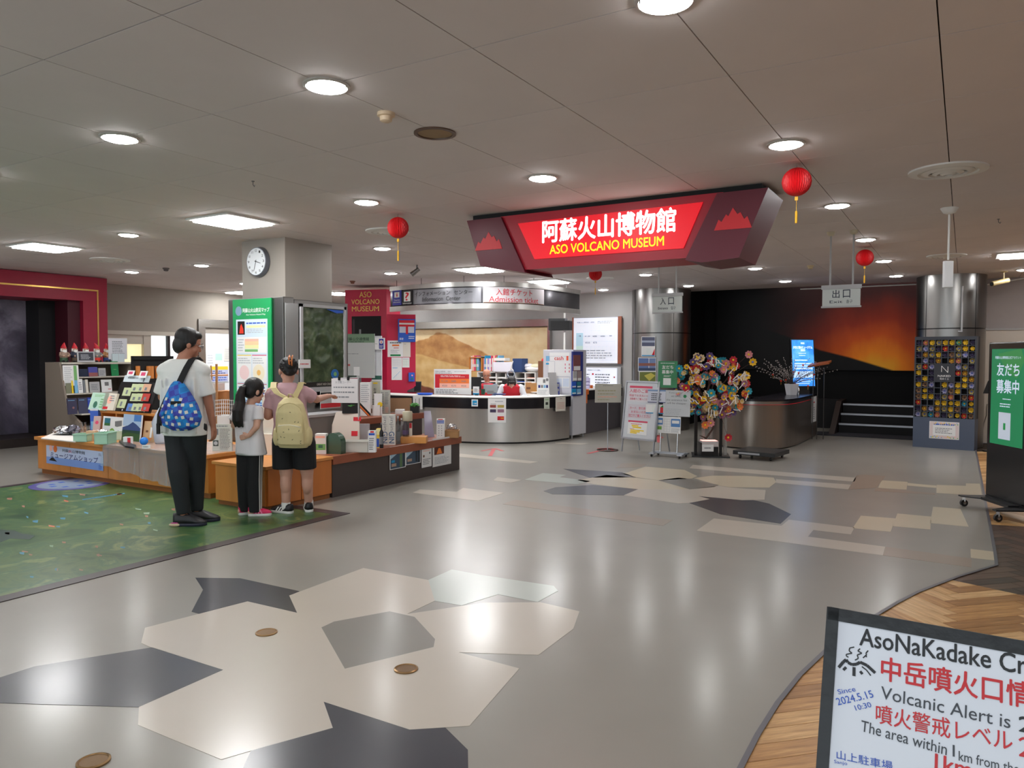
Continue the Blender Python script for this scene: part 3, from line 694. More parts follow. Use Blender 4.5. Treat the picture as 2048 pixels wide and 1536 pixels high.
# red honeycomb lanterns
LRED = M('lantern_tissue', (205, 14, 24), .55); LYEL = M('lantern_tassel', (225, 170, 30), .6)
def lantern(px, top, bot, tip, lb):
    p = on_z(px, top-8 if top < 400 else top-5, CZ); s = scale_at(Vector((p.x, p.y, CZ-.1))); r = (bot-top)/2*s; c = Vector((p.x, p.y, 0))
    # choose height so that it appears between top and bot
    zt = CZ-.03-r; c.z = zt
    t = thing('paper_lantern', lb, 'lantern', (c.x, c.y, c.z), 'red paper lanterns')
    n, k = 36, 16; vs = []; g = MB(); secs = []
    for j in range(1, k):
        ph = PI*j/k; ring = []
        for i in range(n*2):
            a = PI*i/n; rr_ = r*(1 if i % 2 == 0 else .9)*(1+.02*((j+i//2) % 2)); ring.append(c+Vector((rr_*math.sin(ph)*math.cos(a), rr_*math.sin(ph)*math.sin(a), r*math.cos(ph))))
        secs.append(ring)
    g.ring(secs, LRED); g.build('tissue_ball', t)
    g = MB(); g.cyl(c+Vector((0, 0, r*.95)), Vector((c.x, c.y, CZ)), .0015, BLACK, n=4); g.build('string', t)
    L = (tip-bot)*s; b = c-Vector((0, 0, r))
    g = MB(); g.cyl(b, b-Vector((0, 0, L*.55)), .002, LYEL, n=5); g.box((b.x-.011, b.y-.004, b.z-.10*L-.012), (b.x+.011, b.y+.004, b.z-.02*L), LYEL); g.lathe([(.006, -L*.55), (.009, -L*.62), (.008, -L)], b, LYEL, n=10); g.build('tassel', t)
lantern(1594, 335, 391, 445, 'largest red paper lantern right of the big red museum sign')
lantern(796, 433, 475, 520, 'red paper lantern hanging right of the clock pillar')
lantern(1191, 536, 562, 590, 'smallest red paper lantern hanging just under the big red sign')
lantern(1730, 499, 532, 566, 'red paper lantern hanging beside the exit sign')

# big illuminated museum sign
SY = 6.12
t = thing('museum_sign', 'big illuminated red museum sign with white characters hanging from the ceiling', 'sign', (-2.8, SY, CZ))
SR = M('sign_wine', (96, 14, 36), .42); SRB = M('sign_crimson', (168, 20, 42), .4); SLIT = M('sign_lit_face', (225, 8, 30), .4, emis=0.55); SW = M('sign_lit_letters', (255, 255, 255), .4, emis=1.2); SYL = M('sign_lit_yellow', (255, 225, 20), .4, emis=.9)
SEM = M('sign_emblem', (208, 34, 42), .45)
g = MB(); g.prism([(-3.82, SY, CZ-.04), (-3.55, SY, 2.31), (-1.90, SY, 2.32), (-1.70, SY, CZ-.04)], (0, .5, 0), SRB); g.build('main_case', t)
g = MB(); g.prism([(-3.62, SY-.012, 2.745), (-3.44, SY-.012, 2.40), (-2.02, SY-.012, 2.40), (-1.86, SY-.012, 2.765)], (0, .01, 0), SLIT); lit = g.build('lit_panel', t); lit['label'] = 'glowing red panel with white and yellow letters'
g = MB(); P = PY(SY-.013); g.text('阿蘇火山博物館', P, -3.355, 2.545, -2.09, 2.745, 0, SW, bold=.045, depth=.002); g.build('lettering', lit)
g = MB(); g.text('ASO VOLCANO MUSEUM', P, -3.28, 2.435, -2.19, 2.515, 0, SYL, bold=.02, depth=.002); g.build('lettering', lit)
for nm, q, em in (('wing', [(-4.19, SY-.03, CZ-.05), (-4.03, SY-.03, 2.37), (-3.53, SY-.03, 2.28), (-3.80, SY-.03, CZ-.05)], (-4.09, -3.78)), ('wing', [(-1.74, SY-.03, CZ-.05), (-2.0, SY-.03, 2.30), (-1.86, SY-.03, 2.27), (-1.56, SY-.03, 2.29), (-1.34, SY-.03, CZ-.05)], (-1.76, -1.46))):
    g = MB(); g.prism(q, (0, .56, 0), SR); wg = g.build('wing', t)
    g = MB(); u0, u1 = em; b0 = 2.52; W_ = u1-u0; prof = [(0, 0), (.12, .5), (.2, .38), (.32, .72), (.38, .62), (.5, 1), (.62, .68), (.7, .76), (.8, .42), (.88, .55), (1, 0)]
    Pw = PY(SY-.03); g.prism([Pw.pt(u0+W_*a, b0+.17*b, .001) for a, b in prof], (0, -.004, 0), SEM); g.build('mountain_emblem', wg)
g = MB(); g.box((-4.15, SY+.02, CZ-.055), (-1.4, SY+.5, CZ), BLACKM); g.build('mount', t)

# hanging entrance and exit signs
def hang_sign(lb, x0, y0, x1, y1, Y, big, small, ko, cat='sign'):
    P = PY(Y); u0, v1 = P.uv(x0, y0); u1, v0 = P.uv(x1, y1); t = thing('hanging_sign', lb, cat, P.pt((u0+u1)/2, v1, 0))
    g = MB(); g.pbox(P, u0, v0, u1, v1, -.03, 0, M('sign_face', (200, 205, 202), .5)); g.build('board', t)
    g = MB(); g.pbox(P, u0-.01, v1-.035, u1+.01, v1+.01, -.04, .012, LGREY); g.pbox(P, u0-.01, v0-.01, u1+.01, v0+.008, -.04, .01, LGREY); g.build('rail', t)
    W_, H_ = u1-u0, v1-v0; g = MB()
    for k, ch in enumerate(big): g.text(ch, P, u0+W_*(.27+.28*k), v0+H_*.42, u0+W_*(.27+.28*k+.19), v0+H_*.80, .001, M('sign_navy', (40, 48, 66), .5), bold=.015, depth=.001)
    g.text(small, P, u0+W_*.2, v0+H_*.17, u0+W_*.54, v0+H_*.3, .001, M('sign_navy'), depth=.001); g.text(ko, P, u0+W_*.64, v0+H_*.15, u0+W_*.8, v0+H_*.32, .001, M('sign_navy'), depth=.001); g.build('lettering', t)
    for f in (.2, .8):
        b = P.pt(u0+W_*f, v1, -.015); g = MB(); g.cyl(b, (b.x, b.y, CZ-.04), .01, LGREY, n=8); g.lathe([(.045, -.0), (.04, -.03), (.014, -.045)], (b.x, b.y, CZ), M('cream_cap', (205, 196, 170), .5), n=14); g.build('hanger', t, smooth=True)
hang_sign('hanging entrance sign in front of the left steel column', 1305, 589, 1363, 624, 10.6, '入口', 'Entrance', '입구')
hang_sign('hanging exit sign beside the small red lantern', 1645, 573, 1720, 612, 8.9, '出口', 'Exit', '출구')
# white antenna mast
p = on_z(1899, 416, CZ); Pv = Plane((p.x, p.y, 0), CAMA); t = thing('ceiling_antenna', 'white antenna rod hanging from a domed ceiling rose', 'antenna', p)
zz = lambda py: Pv.uv(1895, py)[1]
g = MB(); g.lathe([(.075, 0), (.072, -.01), (.05, -.045), (.018, -.058)], p, WHITE, n=20); g.build('ceiling_rose', t, smooth=True)
g = MB(); g.cyl((p.x, p.y, CZ-.05), (p.x, p.y, zz(520)), .009, WHITE, n=10); g.build('rod', t, smooth=True)
g = MB(); z0, z1 = zz(575), zz(522); g.pbox(Plane((p.x, p.y, 0), CAMA), -.04, z0, .04, z1, -.02, .02, M('antenna_white', (235, 236, 238), .4)); g.build('antenna_panel', t, bevel=.006)
# security camera at right, spotlights near canopy
p = on_z(2008, 543, CZ); t = thing('security_camera', 'beige security camera under the ceiling at the far right', 'camera', p); BG = M('beige_metal', (175, 155, 110), .4)
g = MB(); g.lathe([(.05, 0), (.05, -.01), (.012, -.02)], p, BG, n=16); g.cyl(p, p-Vector((0, 0, .13)), .01, BG, n=8); g.build('bracket', t)
g = MB(); a = p+Vector((-.16, -.12, -.20)); b = p+Vector((.06, .03, -.14)); g.cyl(a, b, .04, BG, n=14); g.build('body', t, smooth=True); g = MB(); g.cyl(a, a-(b-a)*.06, .032, BLACK, n=14); g.build('lens', t)
g = MB(); q0, q1 = on_y(1965, 571, 15.5), on_y(2048, 553, 15.5); q0.z = min(q0.z, 2.80); q1.z = 2.845; g.cyl(q0, q1, .012, WHITE, n=8); q2 = on_y(1600, 574, 15.70); q3 = on_y(1855, 557, 15.70); g.cyl((q2.x, 15.74, 2.84), (q3.x, 15.74, 2.84), .012, WHITE, n=8); tag(g.build('conduit'), 'white cable conduit running along the top of the wall and alcove', 'conduit')
c_ = Vector((-.22, 14.83, 0)); ang = -1.25; pp = c_+Vector((math.cos(ang), math.sin(ang), 0))*.54
g = MB(); g.cyl(pp+Vector((0, 0, 1.92)), pp+Vector((0, 0, 2.66)), .014, LGREY, n=8); g.cyl(pp+Vector((-.05, 0, 1.92)), pp+Vector((.01, 0, 1.92)), .014, LGREY, n=8); tag(g.build('cable_pipe'), 'grey vertical cable pipe on the right steel column', 'pipe')
p = on_z(834, 530, CZ); t = thing('spotlight', 'small silver spotlight on the ceiling left of the canopy', 'spotlight', p)
g = MB(); g.cyl(p, p-Vector((0, 0, .08)), .012, GREY, n=8); g.build('stem', t); g = MB(); g.cyl(p+Vector((.04, 0, -.06)), p+Vector((-.06, -.06, -.15)), .03, STEELD, r1=.04, n=14); g.build('head', t, smooth=True)

# ================================================================== INFORMATION COUNTER
def smooth_path(pts, n=6):
    P_ = [Vector((p[0], p[1], 0)) for p in pts]; out = []
    for i in range(len(P_)-1):
        p0, p1, p2, p3 = P_[max(i-1, 0)], P_[i], P_[i+1], P_[min(i+2, len(P_)-1)]
        for k in range(n):
            t = k/n; out.append(0.5*((2*p1)+(p2-p0)*t+(2*p0-5*p1+4*p2-p3)*t*t+(3*p1-p0-3*p2+p3)*t**3))
    out.append(P_[-1]); return out
def offset(path, d):
    out = []
    for i, p in enumerate(path):
        t = (path[min(i+1, len(path)-1)]-path[max(i-1, 0)]).normalized(); out.append(p+Vector((t.y, -t.x, 0))*d)   # right of travel = outward
    return out
def ribbon(g, path, d0, d1, z0, z1, m):
    a = offset(path, d0); b = offset(path, d1)
    secs = [[Vector((p.x, p.y, z0)), Vector((q.x, q.y, z0)), Vector((q.x, q.y, z1)), Vector((p.x, p.y, z1))] for p, q in zip(a, b)]
    return g.ring(secs, m)
STEELB = M('brushed_counter_steel', (214, 212, 208), .3, .95, noise=.04, nscale=2, ani=(6, 6, .2))
CP = smooth_path([(-9.4, 10.55), (-8.7, 10.50), (-8.0, 10.50), (-7.4, 10.58), (-6.88, 10.76), (-6.47, 11.05), (-6.2, 11.5), (-6.08, 12.1)])
t = thing('information_counter', 'curved stainless steel information counter with black fascia and white top', 'counter', (-7.4, 11.5, 0))
g = MB(); ribbon(g, CP, 0, -.04, .03, .605, STEELB); g.build('steel_front', t, smooth=True)
g = MB(); ribbon(g, CP, -.02, -.05, 0, .03, BLACK); g.build('kickboard', t, smooth=True)
g = MB(); ribbon(g, CP, .03, -.04, .60, .785, M('counter_black', (20, 20, 26), .22)); g.build('black_fascia', t, smooth=True)
g = MB(); ribbon(g, CP, .03, -.46, .785, .80, WHITE); g.build('counter_top', t, smooth=True)
g = MB(); ribbon(g, CP, -.42, -.46, .0, .785, LGREY); g.build('inner_panel', t, smooth=True)
CN = smooth_path([(-9.1, 10.72), (-8.6, 10.6), (-8.1, 10.55), (-7.5, 10.58), (-6.98, 10.78), (-6.6, 11.2), (-6.42, 11.9), (-6.36, 13.1)], 8)
t = thing('counter_canopy', 'curved steel canopy with a dark lettered band hanging above the information counter', 'canopy', (-7.4, 11.5, 2.3))
g = MB(); ribbon(g, CN, 0, -.05, 2.69, 2.77, STEELB); ribbon(g, CN, 0, -.05, 2.31, 2.40, STEELB); g.build('steel_rim', t, smooth=True)
g = MB(); ribbon(g, CN, -.02, -.05, 2.40, 2.69, M('canopy_band', (92, 90, 94), .15, .7)); g.build('dark_band', t, smooth=True)
for k in (4, 14, 26, 36, 44, 52):
    q = CN[min(k, len(CN)-1)]; g = MB(); g.cyl((q.x, q.y, 2.76), (q.x, q.y, CZ), .004, BLACK, n=4); g.build('hanging_wire', t)
def on_curve_sheet(name, lb, path, d, s0, s1, z0, z1, base, texts, parent=None, cat='sign'):
    """printed strip bent along a path; s0,s1 = photo px columns of its ends"""
    cum = [0]
    for a, b in zip(path[:-1], path[1:]): cum.append(cum[-1]+(b-a).length)
    op = offset(path, d); pxs = []
    for p in op:
        v = Vector((p.x, p.y, (z0+z1)/2))-EYEP; pxs.append(1024+FPX*v.dot(RT)/v.dot(FW))
    def at(px):
        for i in range(len(pxs)-1):
            if pxs[i] <= px <= pxs[i+1]:
                f = (px-pxs[i])/(pxs[i+1]-pxs[i]); return cum[i]+f*(cum[i+1]-cum[i])
        return cum[0] if px < pxs[0] else cum[-1]
    def pos(s):
        for i in range(len(cum)-1):
            if cum[i] <= s <= cum[i+1] or i == len(cum)-2:
                f = (s-cum[i])/(cum[i+1]-cum[i]); p = op[i].lerp(op[i+1], f); tt = (op[i+1]-op[i]).normalized(); return p, Vector((tt.y, -tt.x, 0))
    g = MB()
    def patch(a, b, za, zb, w, m):
        n = max(2, int((b-a)/.05)); secs = []
        for k in range(n+1):
            p, nn = pos(a+(b-a)*k/n); p = p+nn*w; secs.append([Vector((p.x, p.y, za)), Vector((p.x, p.y, zb))])
        vs = [v for q in secs for v in q]; g.add(vs, [(2*k, 2*k+2, 2*k+3, 2*k+1) for k in range(n)], m)
    if base: patch(at(s0), at(s1), z0, z1, .001, base)
    for it in texts:
        if it[0] == 't':
            _, st_, xa, xb, fa, fb, m, bold = it; a, b = at(xa), at(xb); tv, tf, tw, th = glyphs(st_, 0)
            for q, (dx, dz) in enumerate(((-1, 0), (1, 0), (0, 1), (0, -1)) if bold else ((0, 0),)):
                vs = []; e_ = bold*.5*(z1-z0)*(fb-fa)
                for x, y in tv:
                    p, nn = pos(a+(b-a)*x/tw+dx*e_); p = p+nn*(.004+q*.0001); vs.append(Vector((p.x, p.y, z0+(z1-z0)*(fa+(fb-fa)*y/th)+dz*e_)))
                g.add(vs, tf, m)
        else:
            _, xa, xb, fa, fb, m = it; patch(at(xa), at(xb), z0+(z1-z0)*fa, z0+(z1-z0)*fb, .0025, m)
    o = g.build(name, parent, fixn=False)
    if lb: tag(o, lb, cat)
    return o
cn = t
on_curve_sheet('band_lettering', None, CN, -.019, 826, 962, 2.42, 2.67, M('band_sheen', (150, 150, 156), .25, .5), [('t', 'インフォメーション', 830, 900, .55, .85, BLACK, .02), ('t', 'センター', 908, 945, .55, .85, BLACK, .02), ('t', 'Information  Center', 845, 921, .15, .45, BLACK, .015)], parent=cn)  # lighter grey base paints the reflection on the left of the band
on_curve_sheet('ticket_sign', 'white banner with red lettering for admission tickets on the canopy band', CN, .004, 966, 1088, 2.41, 2.68, M('pale_banner', (214, 208, 212), .5), [('t', '入館チケット', 992, 1064, .48, .9, REDI, .02), ('t', 'Admission ticket', 978, 1076, .06, .40, REDI, .01), ('r', 967, 1087, .0, .04, M('wood_print', (130, 90, 60), .5))])
on_curve_sheet('info_sign', 'small blue and white tourist information sign at the left end of the canopy', CN, .004, 785, 803, 2.42, 2.69, M('info_blue', (45, 45, 150), .4), [('r', 789, 799, .52, .88, WHITE), ('t', 'i', 793, 795.5, .58, .82, REDI, .03), ('t', 'Tourist', 788, 800, .3, .4, WHITE, .0), ('t', 'information', 787, 801, .16, .26, WHITE, .0)])
on_curve_sheet('question_sign', 'black square sign with a red question mark on the canopy', CN, .004, 804, 825, 2.42, 2.67, BLACK, [('r', 808, 821, .22, .92, WHITE), ('t', '?', 811, 818, .3, .86, REDI, .05), ('t', 'Information', 806, 823, .04, .16, WHITE, .02)])

cl_ = bpy.data.lights.new('canopy_fill', 'AREA'); cl_.shape = 'RECTANGLE'; cl_.size = 2.2; cl_.size_y = .5; cl_.energy = 60  # added area light without a fixture, lifts the counter area
clo = bpy.data.objects.new('canopy_fill', cl_); COL.objects.link(clo); clo.location = (-8.0, 12.2, 2.72); tag(clo, 'unseen fill light added inside the canopy to brighten the information counter', 'lamp')
# ticket machine with leaflet rack at the right end of the counter
t = thing('ticket_machine', 'tall white ticket machine with the word cash at the right end of the counter', 'ticket machine', (-6.4, 12.5, 0))
MW = M('machine_white', (205, 205, 212), .4)
g = MB(); g.box((-6.68, 12.2, .06), (-6.06, 12.75, 1.62), MW); g.build('body', t, bevel=.01)
g = MB(); P = PY(12.2)
Q = lambda x, y: P.uv(x, y)
def pr(g, P, x0, y0, x1, y1, w, m):
    a = P.uv(x0, y1); b = P.uv(x1, y0); g.quad(P, a[0], a[1], b[0], b[1], w, m)
def pt_(g, P, s_, x0, y0, x1, y1, w, m, bold=0.0):
    a = P.uv(x0, y1); b = P.uv(x1, y0); g.text(s_, P, a[0], a[1], b[0], b[1], w, m, bold)
pr(g, P, 1099, 705, 1139, 712, .002, PAPER); pr(g, P, 1100, 713, 1139, 722, .002, PAPER); pt_(g, P, 'cash', 1109, 712.5, 1127, 720, .004, REDI, .02); pr(g, P, 1133, 712, 1137, 721, .004, M('orange_mark', (230, 90, 60), .5))
pr(g, P, 1097, 723, 1109, 750, .002, PAPER); pr(g, P, 1110, 722, 1141, 752, .002, PAPER); pr(g, P, 1092, 712, 1099, 722, .003, LBLUE); pr(g, P, 1092, 726, 1098, 729, .003, CYANI)
pr(g, P, 1111, 755, 1139, 775, .002, PAPER); pr(g, P, 1112, 757, 1124, 773, .003, M('pale_blue_grid', (205, 215, 230), .5)); pr(g, P, 1126, 757, 1138, 773, .003, M('pale_blue_grid'))
for k in range(3): pr(g, P, 1130+0*k, 727+7*k, 1131.3, 731+7*k, .004, PINKI); pr(g, P, 1138, 727+7*k, 1139.3, 731+7*k, .004, REDI)
g.build('notices', t, fixn=False)
g = MB()
for x in (-6.64, -6.1):
    for y in (12.24, 12.7): g.cyl((x, y, 0), (x, y, .06), .015, LGREY, n=8)
g.build('feet', t)
t = thing('leaflet_rack', 'blue leaflet rack with brochures on the side of the ticket machine', 'leaflet rack', (-6.05, 12.5, .9))
P = PX(-6.055); g = MB(); u0, v1 = P.uv(1143, 703); u1, v0 = P.uv(1163, 790); g.pbox(P, u0, v0, u1, v1, 0, .03, M('rack_blue', (35, 50, 130), .4)); g.build('back_board', t)
P2 = P.off(.03); LF = [(1146, 710, 1160, 742, M('kiosk_photo', (120, 70, 70), .5)), (1145, 742, 1153, 762, LGREY), (1154, 742, 1162, 762, M('dusty_print', (160, 140, 140), .5)), (1143, 763, 1151, 776, BLUEI), (1153, 763, 1161, 776, M('teal_print', (40, 120, 140), .5)), (1143, 777, 1151, 789, CYANI), (1153, 777, 1161, 789, LBLUE)]
for x0, y0, x1, y1, m in LF:
    g = MB(); a = P2.uv(x0, y1); b = P2.uv(x1, y0); g.pbox(P2, a[0], a[1], b[0], b[1], 0, .012, m); g.pbox(P2, a[0]+.01, a[1]+.01, b[0]-.01, a[1]+(b[1]-a[1])*.3, .012, .0125, PAPER); g.build('leaflet', t)
# low ticket-side counter
t = thing('side_counter', 'dark steel side counter running back from the ticket machine', 'counter', (-6.6, 14, 0))
g = MB(); g.box((-6.9, 13.05, 0), (-6.25, 14.85, .66), M('side_counter_grey', (112, 106, 112), .35, .4)); g.build('cabinet', t)
g = MB(); g.box((-6.9, 12.98, 0), (-6.24, 13.05, .84), BLACK); g.build('end_panel', t); g = MB(); g.box((-6.9, 13.05, .66), (-6.22, 14.85, .84), M('counter_black')); g.build('black_fascia', t)
g = MB(); g.box((-6.95, 12.98, .84), (-6.2, 14.85, .86), WHITE); g.build('counter_top', t)
g = MB(); g.box((-6.24, 13.0, .77), (-6.17, 13.1, .87), ORNG); g.box((-6.22, 13.02, .6), (-6.19, 13.08, .77), ORNG); tag(g.build('corner_clamp'), 'small orange clamp on the corner of the dark side counter', 'clamp')
# storage drawers with toys are hidden, keep lilac drawer unit
t = thing('drawer_unit', 'small lilac plastic drawer unit on the side counter', 'drawers', (-6.5, 13.4, .86)); LIL = M('lilac_plastic', (170, 160, 205), .3)
P = Plane((-6.55, 13.35, .86), CAMA); g = MB()
a = P.uv(1163, 787); a = (a[0], 0); b = P.uv(1180, 756); g.pbox(P, a[0], a[1], b[0], b[1], -.2, 0, LIL); g.build('case', t)
for k in range(3):
    h_ = (b[1]-a[1])/3; g = MB(); g.pbox(P, a[0]+.01, a[1]+h_*k+.01, b[0]-.01, a[1]+h_*(k+1)-.01, 0, .012, M('lilac_front', (200, 195, 225), .25)); g.build('drawer', t)
g = MB(); p = Vector((-6.42, 13.75, .86)); g.lathe([(.03, 0), (.03, .06), (.01, .06)], p, ORNG, n=12); tag(g.build('orange_jar', smooth=True), 'small orange jar on the side counter behind the pole sign', 'jar')
g = MB(); p = Vector((-6.35, 14.1, .86)); g.box((p.x-.1, p.y-.06, p.z), (p.x+.1, p.y+.06, p.z+.08), BLACK); tag(g.build('desk_calculator'), 'small black device on the side counter behind the pole sign', 'device')

# crimson tower
t = thing('museum_tower', 'crimson tower with gold letters and a black screen left of the information counter', 'tower', (-9.9, 11.1, 0))
TP = Plane((-9.85, 11.05, 0), math.radians(14))
a = TP.uv(690, 573); b = TP.uv(773, 571); z1 = 2.78
g = MB(); g.pbox(TP, a[0], 0, b[0], z1, -.6, 0, REDT); g.build('body', t)
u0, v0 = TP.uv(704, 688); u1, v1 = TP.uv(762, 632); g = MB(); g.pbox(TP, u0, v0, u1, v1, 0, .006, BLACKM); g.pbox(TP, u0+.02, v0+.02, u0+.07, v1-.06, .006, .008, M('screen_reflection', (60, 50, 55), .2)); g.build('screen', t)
g = MB()
for s_, x0, y0, x1, y1 in (('ASO', 719, 583, 743, 595), ('VOLCANO', 703, 598, 759, 609), ('MUSEUM', 704, 612, 758, 623)): pt_(g, TP, s_, x0, y1 if False else y0, x1, y1, .004, GOLD, .01)
g.build('gold_lettering', t, fixn=False)
WP = Plane(TP.pt(b[0], 0, -.02), math.radians(42))
t = thing('tower_wing', 'pinkish crimson side panel carrying notices next to the tower', 'panel', TP.pt(b[0], 0))
c = WP.uv(831, 625); g = MB(); g.pbox(WP, 0, 0, c[0], 2.30, -.06, 0, REDT); g.build('panel', t)
WN = WP.off(.002)
sheet('post_sign', 'blue and red post office sign on the crimson side panel', 'sign', WN, (796, 638, 831, 684), [('r', .08, .06, .92, .60, M('pale_grey_print', (200, 202, 215), .5)), ('r', .06, .05, .94, .17, REDI), ('r', .06, .17, .94, .24, WHITE), ('r', .06, .24, .94, .33, REDI), ('r', .44, .33, .57, .66, REDI), ('r', 0, .66, 1, 1, BLUEI), ('t', '郵便', .08, .82, .3, .92, PAPER, .01), ('l', .6, .72, .95, .88, 2, PAPER)], base=BLUEI, th=.02)
sheet('notice', 'white notice with an orange heading and green band under the post sign', 'notice', WN, (775, 681, 806, 714), [('l', .15, .08, .9, .2, 1, INK), ('r', .3, .24, .75, .34, ORNG), ('l', .4, .4, .8, .5, 1, REDI), ('l', .2, .55, .8, .78, 3, INKL), ('r', .18, .84, .85, .95, GREENI)])
sheet('notice', 'blank cream notice right beside the orange-headed one', 'notice', WN, (806, 684, 821, 714), [('l', .1, .1, .5, .16, 1, INKG)], base=PAPERC)
sheet('notice', 'tall white notice with diagonal blue marks on the crimson side panel', 'notice', WN, (783, 715, 804, 760), [('g', .12, .08, .88, .38, 5, 6, INKL), ('l', .12, .42, .7, .5, 1, LBLUE)]+[('p', [(.15+.1*k, .90-.045*k), (.22+.1*k, .88-.045*k), (.2+.1*k, .93-.045*k)], CYANI) for k in range(7)])
sheet('notice', 'small white table notice lowest right on the crimson side panel', 'notice', WN, (804.5, 715, 819, 735), [('l', .1, .1, .9, .2, 1, INKG), ('g', .12, .25, .88, .85, 3, 5, LGREEN)])
t = thing('push_button_box', 'blue box with two round buttons on the crimson side panel', 'button box', WN.hit(824, 755))
a = WN.uv(817, 763); b = WN.uv(829, 745); g = MB(); g.pbox(WN, a[0], a[1], b[0], b[1], 0, .05, BLUEI); g.build('case', t, bevel=.005)
for k, m in ((.68, M('button_pink', (235, 150, 170), .4)), (.32, GREENI)):
    q = WN.pt((a[0]+b[0])/2+.01, a[1]+(b[1]-a[1])*k, .05); g = MB(); g.cyl(q, q+WN.n*.01, .016, m, n=12); g.build('button', t)
# timetable board in front of the tower
TB = Plane(TP.pt(TP.uv(725, 700)[0], 0, .35), math.radians(14)); SAGE = M('sage_header', (112, 140, 112), .5)
sheet('timetable_board', 'acrylic timetable board with a sage green header before the crimson tower', 'board', TB, (690, 668, 750, 756),
      [('r', 0, 0, 1, .2, SAGE), ('t', '阿蘇山交通情報', .04, .08, .82, .155, M('dark_green_print', (35, 60, 45), .5), .03), ('l', .05, .165, .8, .195, 1, M('dark_green_print')), ('g', .03, .23, .97, .43, 14, 5, INKL), ('l', .03, .44, .6, .47, 1, INKG), ('g', .03, .5, .97, .97, 14, 12, INKL), ('r', .3, .75, .5, .95, PAPER), ('r', .02, .69, .18, .73, M('dull_red_print', (170, 70, 70), .5)), ('r', .0, .95, .4, 1, M('dark_green_print'))], base=M('acrylic_grey', (196, 198, 196), .25), th=.012)
sheet('info_sticker_board', 'white board with a small blue information mark right of the timetable board', 'sign', TB.off(.02), (750, 676, 770, 699), [('r', .42, .07, .88, .93, M('info_blue')), ('c', .65, .35, .17, WHITE), ('t', 'i', .61, .22, .69, .48, REDI, .03), ('l', .48, .62, .84, .86, 2, WHITE), ('l', .04, .48, .3, .54, 1, INK)], th=.008)
sheet('map_board', 'pale wall panel behind the timetable board with a green lower edge', 'board', TB.off(-.05), (744, 672, 765, 870), [('r', 0, .40, 1, .44, M('dark_teal_print', (40, 95, 80), .5))], base=M('pale_panel', (214, 216, 220), .5), th=.02)

# price notice and things on the counter
CTZ = .80
def box_item(name, lb, cat, x0, y0, x1, y1, z, depth, m, items=(), a=CAMA, lean=0.0, group=None, bev=0.0, at=None):
    """upright box whose front face spans photo px (x0,y0)-(x1,y1) and stands on height z"""
    o = Vector((at[0], at[1], z)) if at else on_z((x0+x1)/2, y1, z); P = Plane(o, a, lean); u0, v1 = P.uv(x0, y0); u1, _ = P.uv(x1, y0 if at else y1); v0 = 0
    if not items and bev:
        g = MB(); g.pbox(P, u0, v0, u1, v1, -depth, 0, m); return tag(g.build(name, bevel=bev), lb, cat, group)
    return sheet(name, lb, cat, P.off(-depth), (u0, v0, u1, v1), items, base=m, th=depth, px=False, group=group)
box_item('price_board', 'white price board with a red and orange table on the counter', 'board', 868, 738, 942, 789, CTZ, .02, PAPER,
    [('t', '阿蘇火山博物館  入館料', .03, .07, .46, .12, INKG, .01), ('l', .03, .14, .5, .18, 1, INKG), ('l', .55, .07, .95, .12, 1, INKL), ('r', .03, .2, .95, .74, REDI), ('r', .15, .38, .95, .56, ORNG), ('r', .15, .56, .95, .74, SALM), ('l', .18, .24, .92, .32, 2, PAPER),
     ('t', '¥1,100', .2, .44, .37, .51, INKG), ('t', '¥880', .47, .44, .6, .51, INKG), ('t', '¥880', .74, .44, .87, .51, INKG), ('t', '¥550', .22, .62, .36, .69, INKG), ('t', '¥270', .47, .62, .6, .69, INKG), ('t', '¥550', .74, .62, .87, .69, INKG), ('l', .05, .79, .65, .97, 3, INKG)], a=.35)
box_item('ticket_leaflet_stand', 'small white leaflet stand right of the price board', 'leaflet stand', 946, 773, 958, 789, CTZ, .04, PAPER, [('l', .2, .2, .8, .7, 4, INKG), ('r', 0, .82, 1, 1, CYANI)], a=.35)
g = MB(); p = on_z(966, 789, CTZ); g.lathe([(.035, 0), (.038, .10), (.03, .10), (.028, .01)], p, M('dark_green_mug', (20, 70, 50), .3), n=16); tag(g.build('mug', smooth=True), 'dark green cup beside the small grey screen', 'cup')
t = thing('monitor', 'small grey monitor back on the counter in front of the older clerk', 'monitor', on_z(983, 788, CTZ)); P = Plane(on_z(983, 788, CTZ), CAMA, .15)
g = MB(); u0, v1 = P.uv(967, 769); u1, v0 = P.uv(995, 785); g.pbox(P, u0, v0, u1, v1, -.02, 0, M('monitor_grey', (150, 155, 158), .4)); g.build('case', t, bevel=.004); g = MB(); g.pbox(P, (u0+u1)/2-.06, 0, (u0+u1)/2+.06, .06, -.05, .02, GREY); g.build('stand', t)
t = thing('monitor', 'black computer monitor between the price board and the older clerk', 'monitor', on_z(953, 775, .74)); P = Plane(Vector((-7.5, 11.4, .74)), .35)
u0, v1 = P.uv(942, 754); u1, v0 = P.uv(962, 779); g = MB(); g.pbox(P, u0, v0, u1, v1, -.03, 0, BLACK); g.build('case', t, bevel=.004); g = MB(); g.pbox(P, (u0+u1)/2-.03, .0, (u0+u1)/2+.03, v0, -.06, -.03, BLACK); g.pbox(P, (u0+u1)/2-.1, .0, (u0+u1)/2+.1, .015, -.14, .04, BLACK); g.build('stand', t)
t = thing('monitor', 'black computer monitor behind the clerk with bowed head', 'monitor', (-6.95, 11.9, .74)); P = Plane(Vector((-7.3, 12.95, .74)), .5)
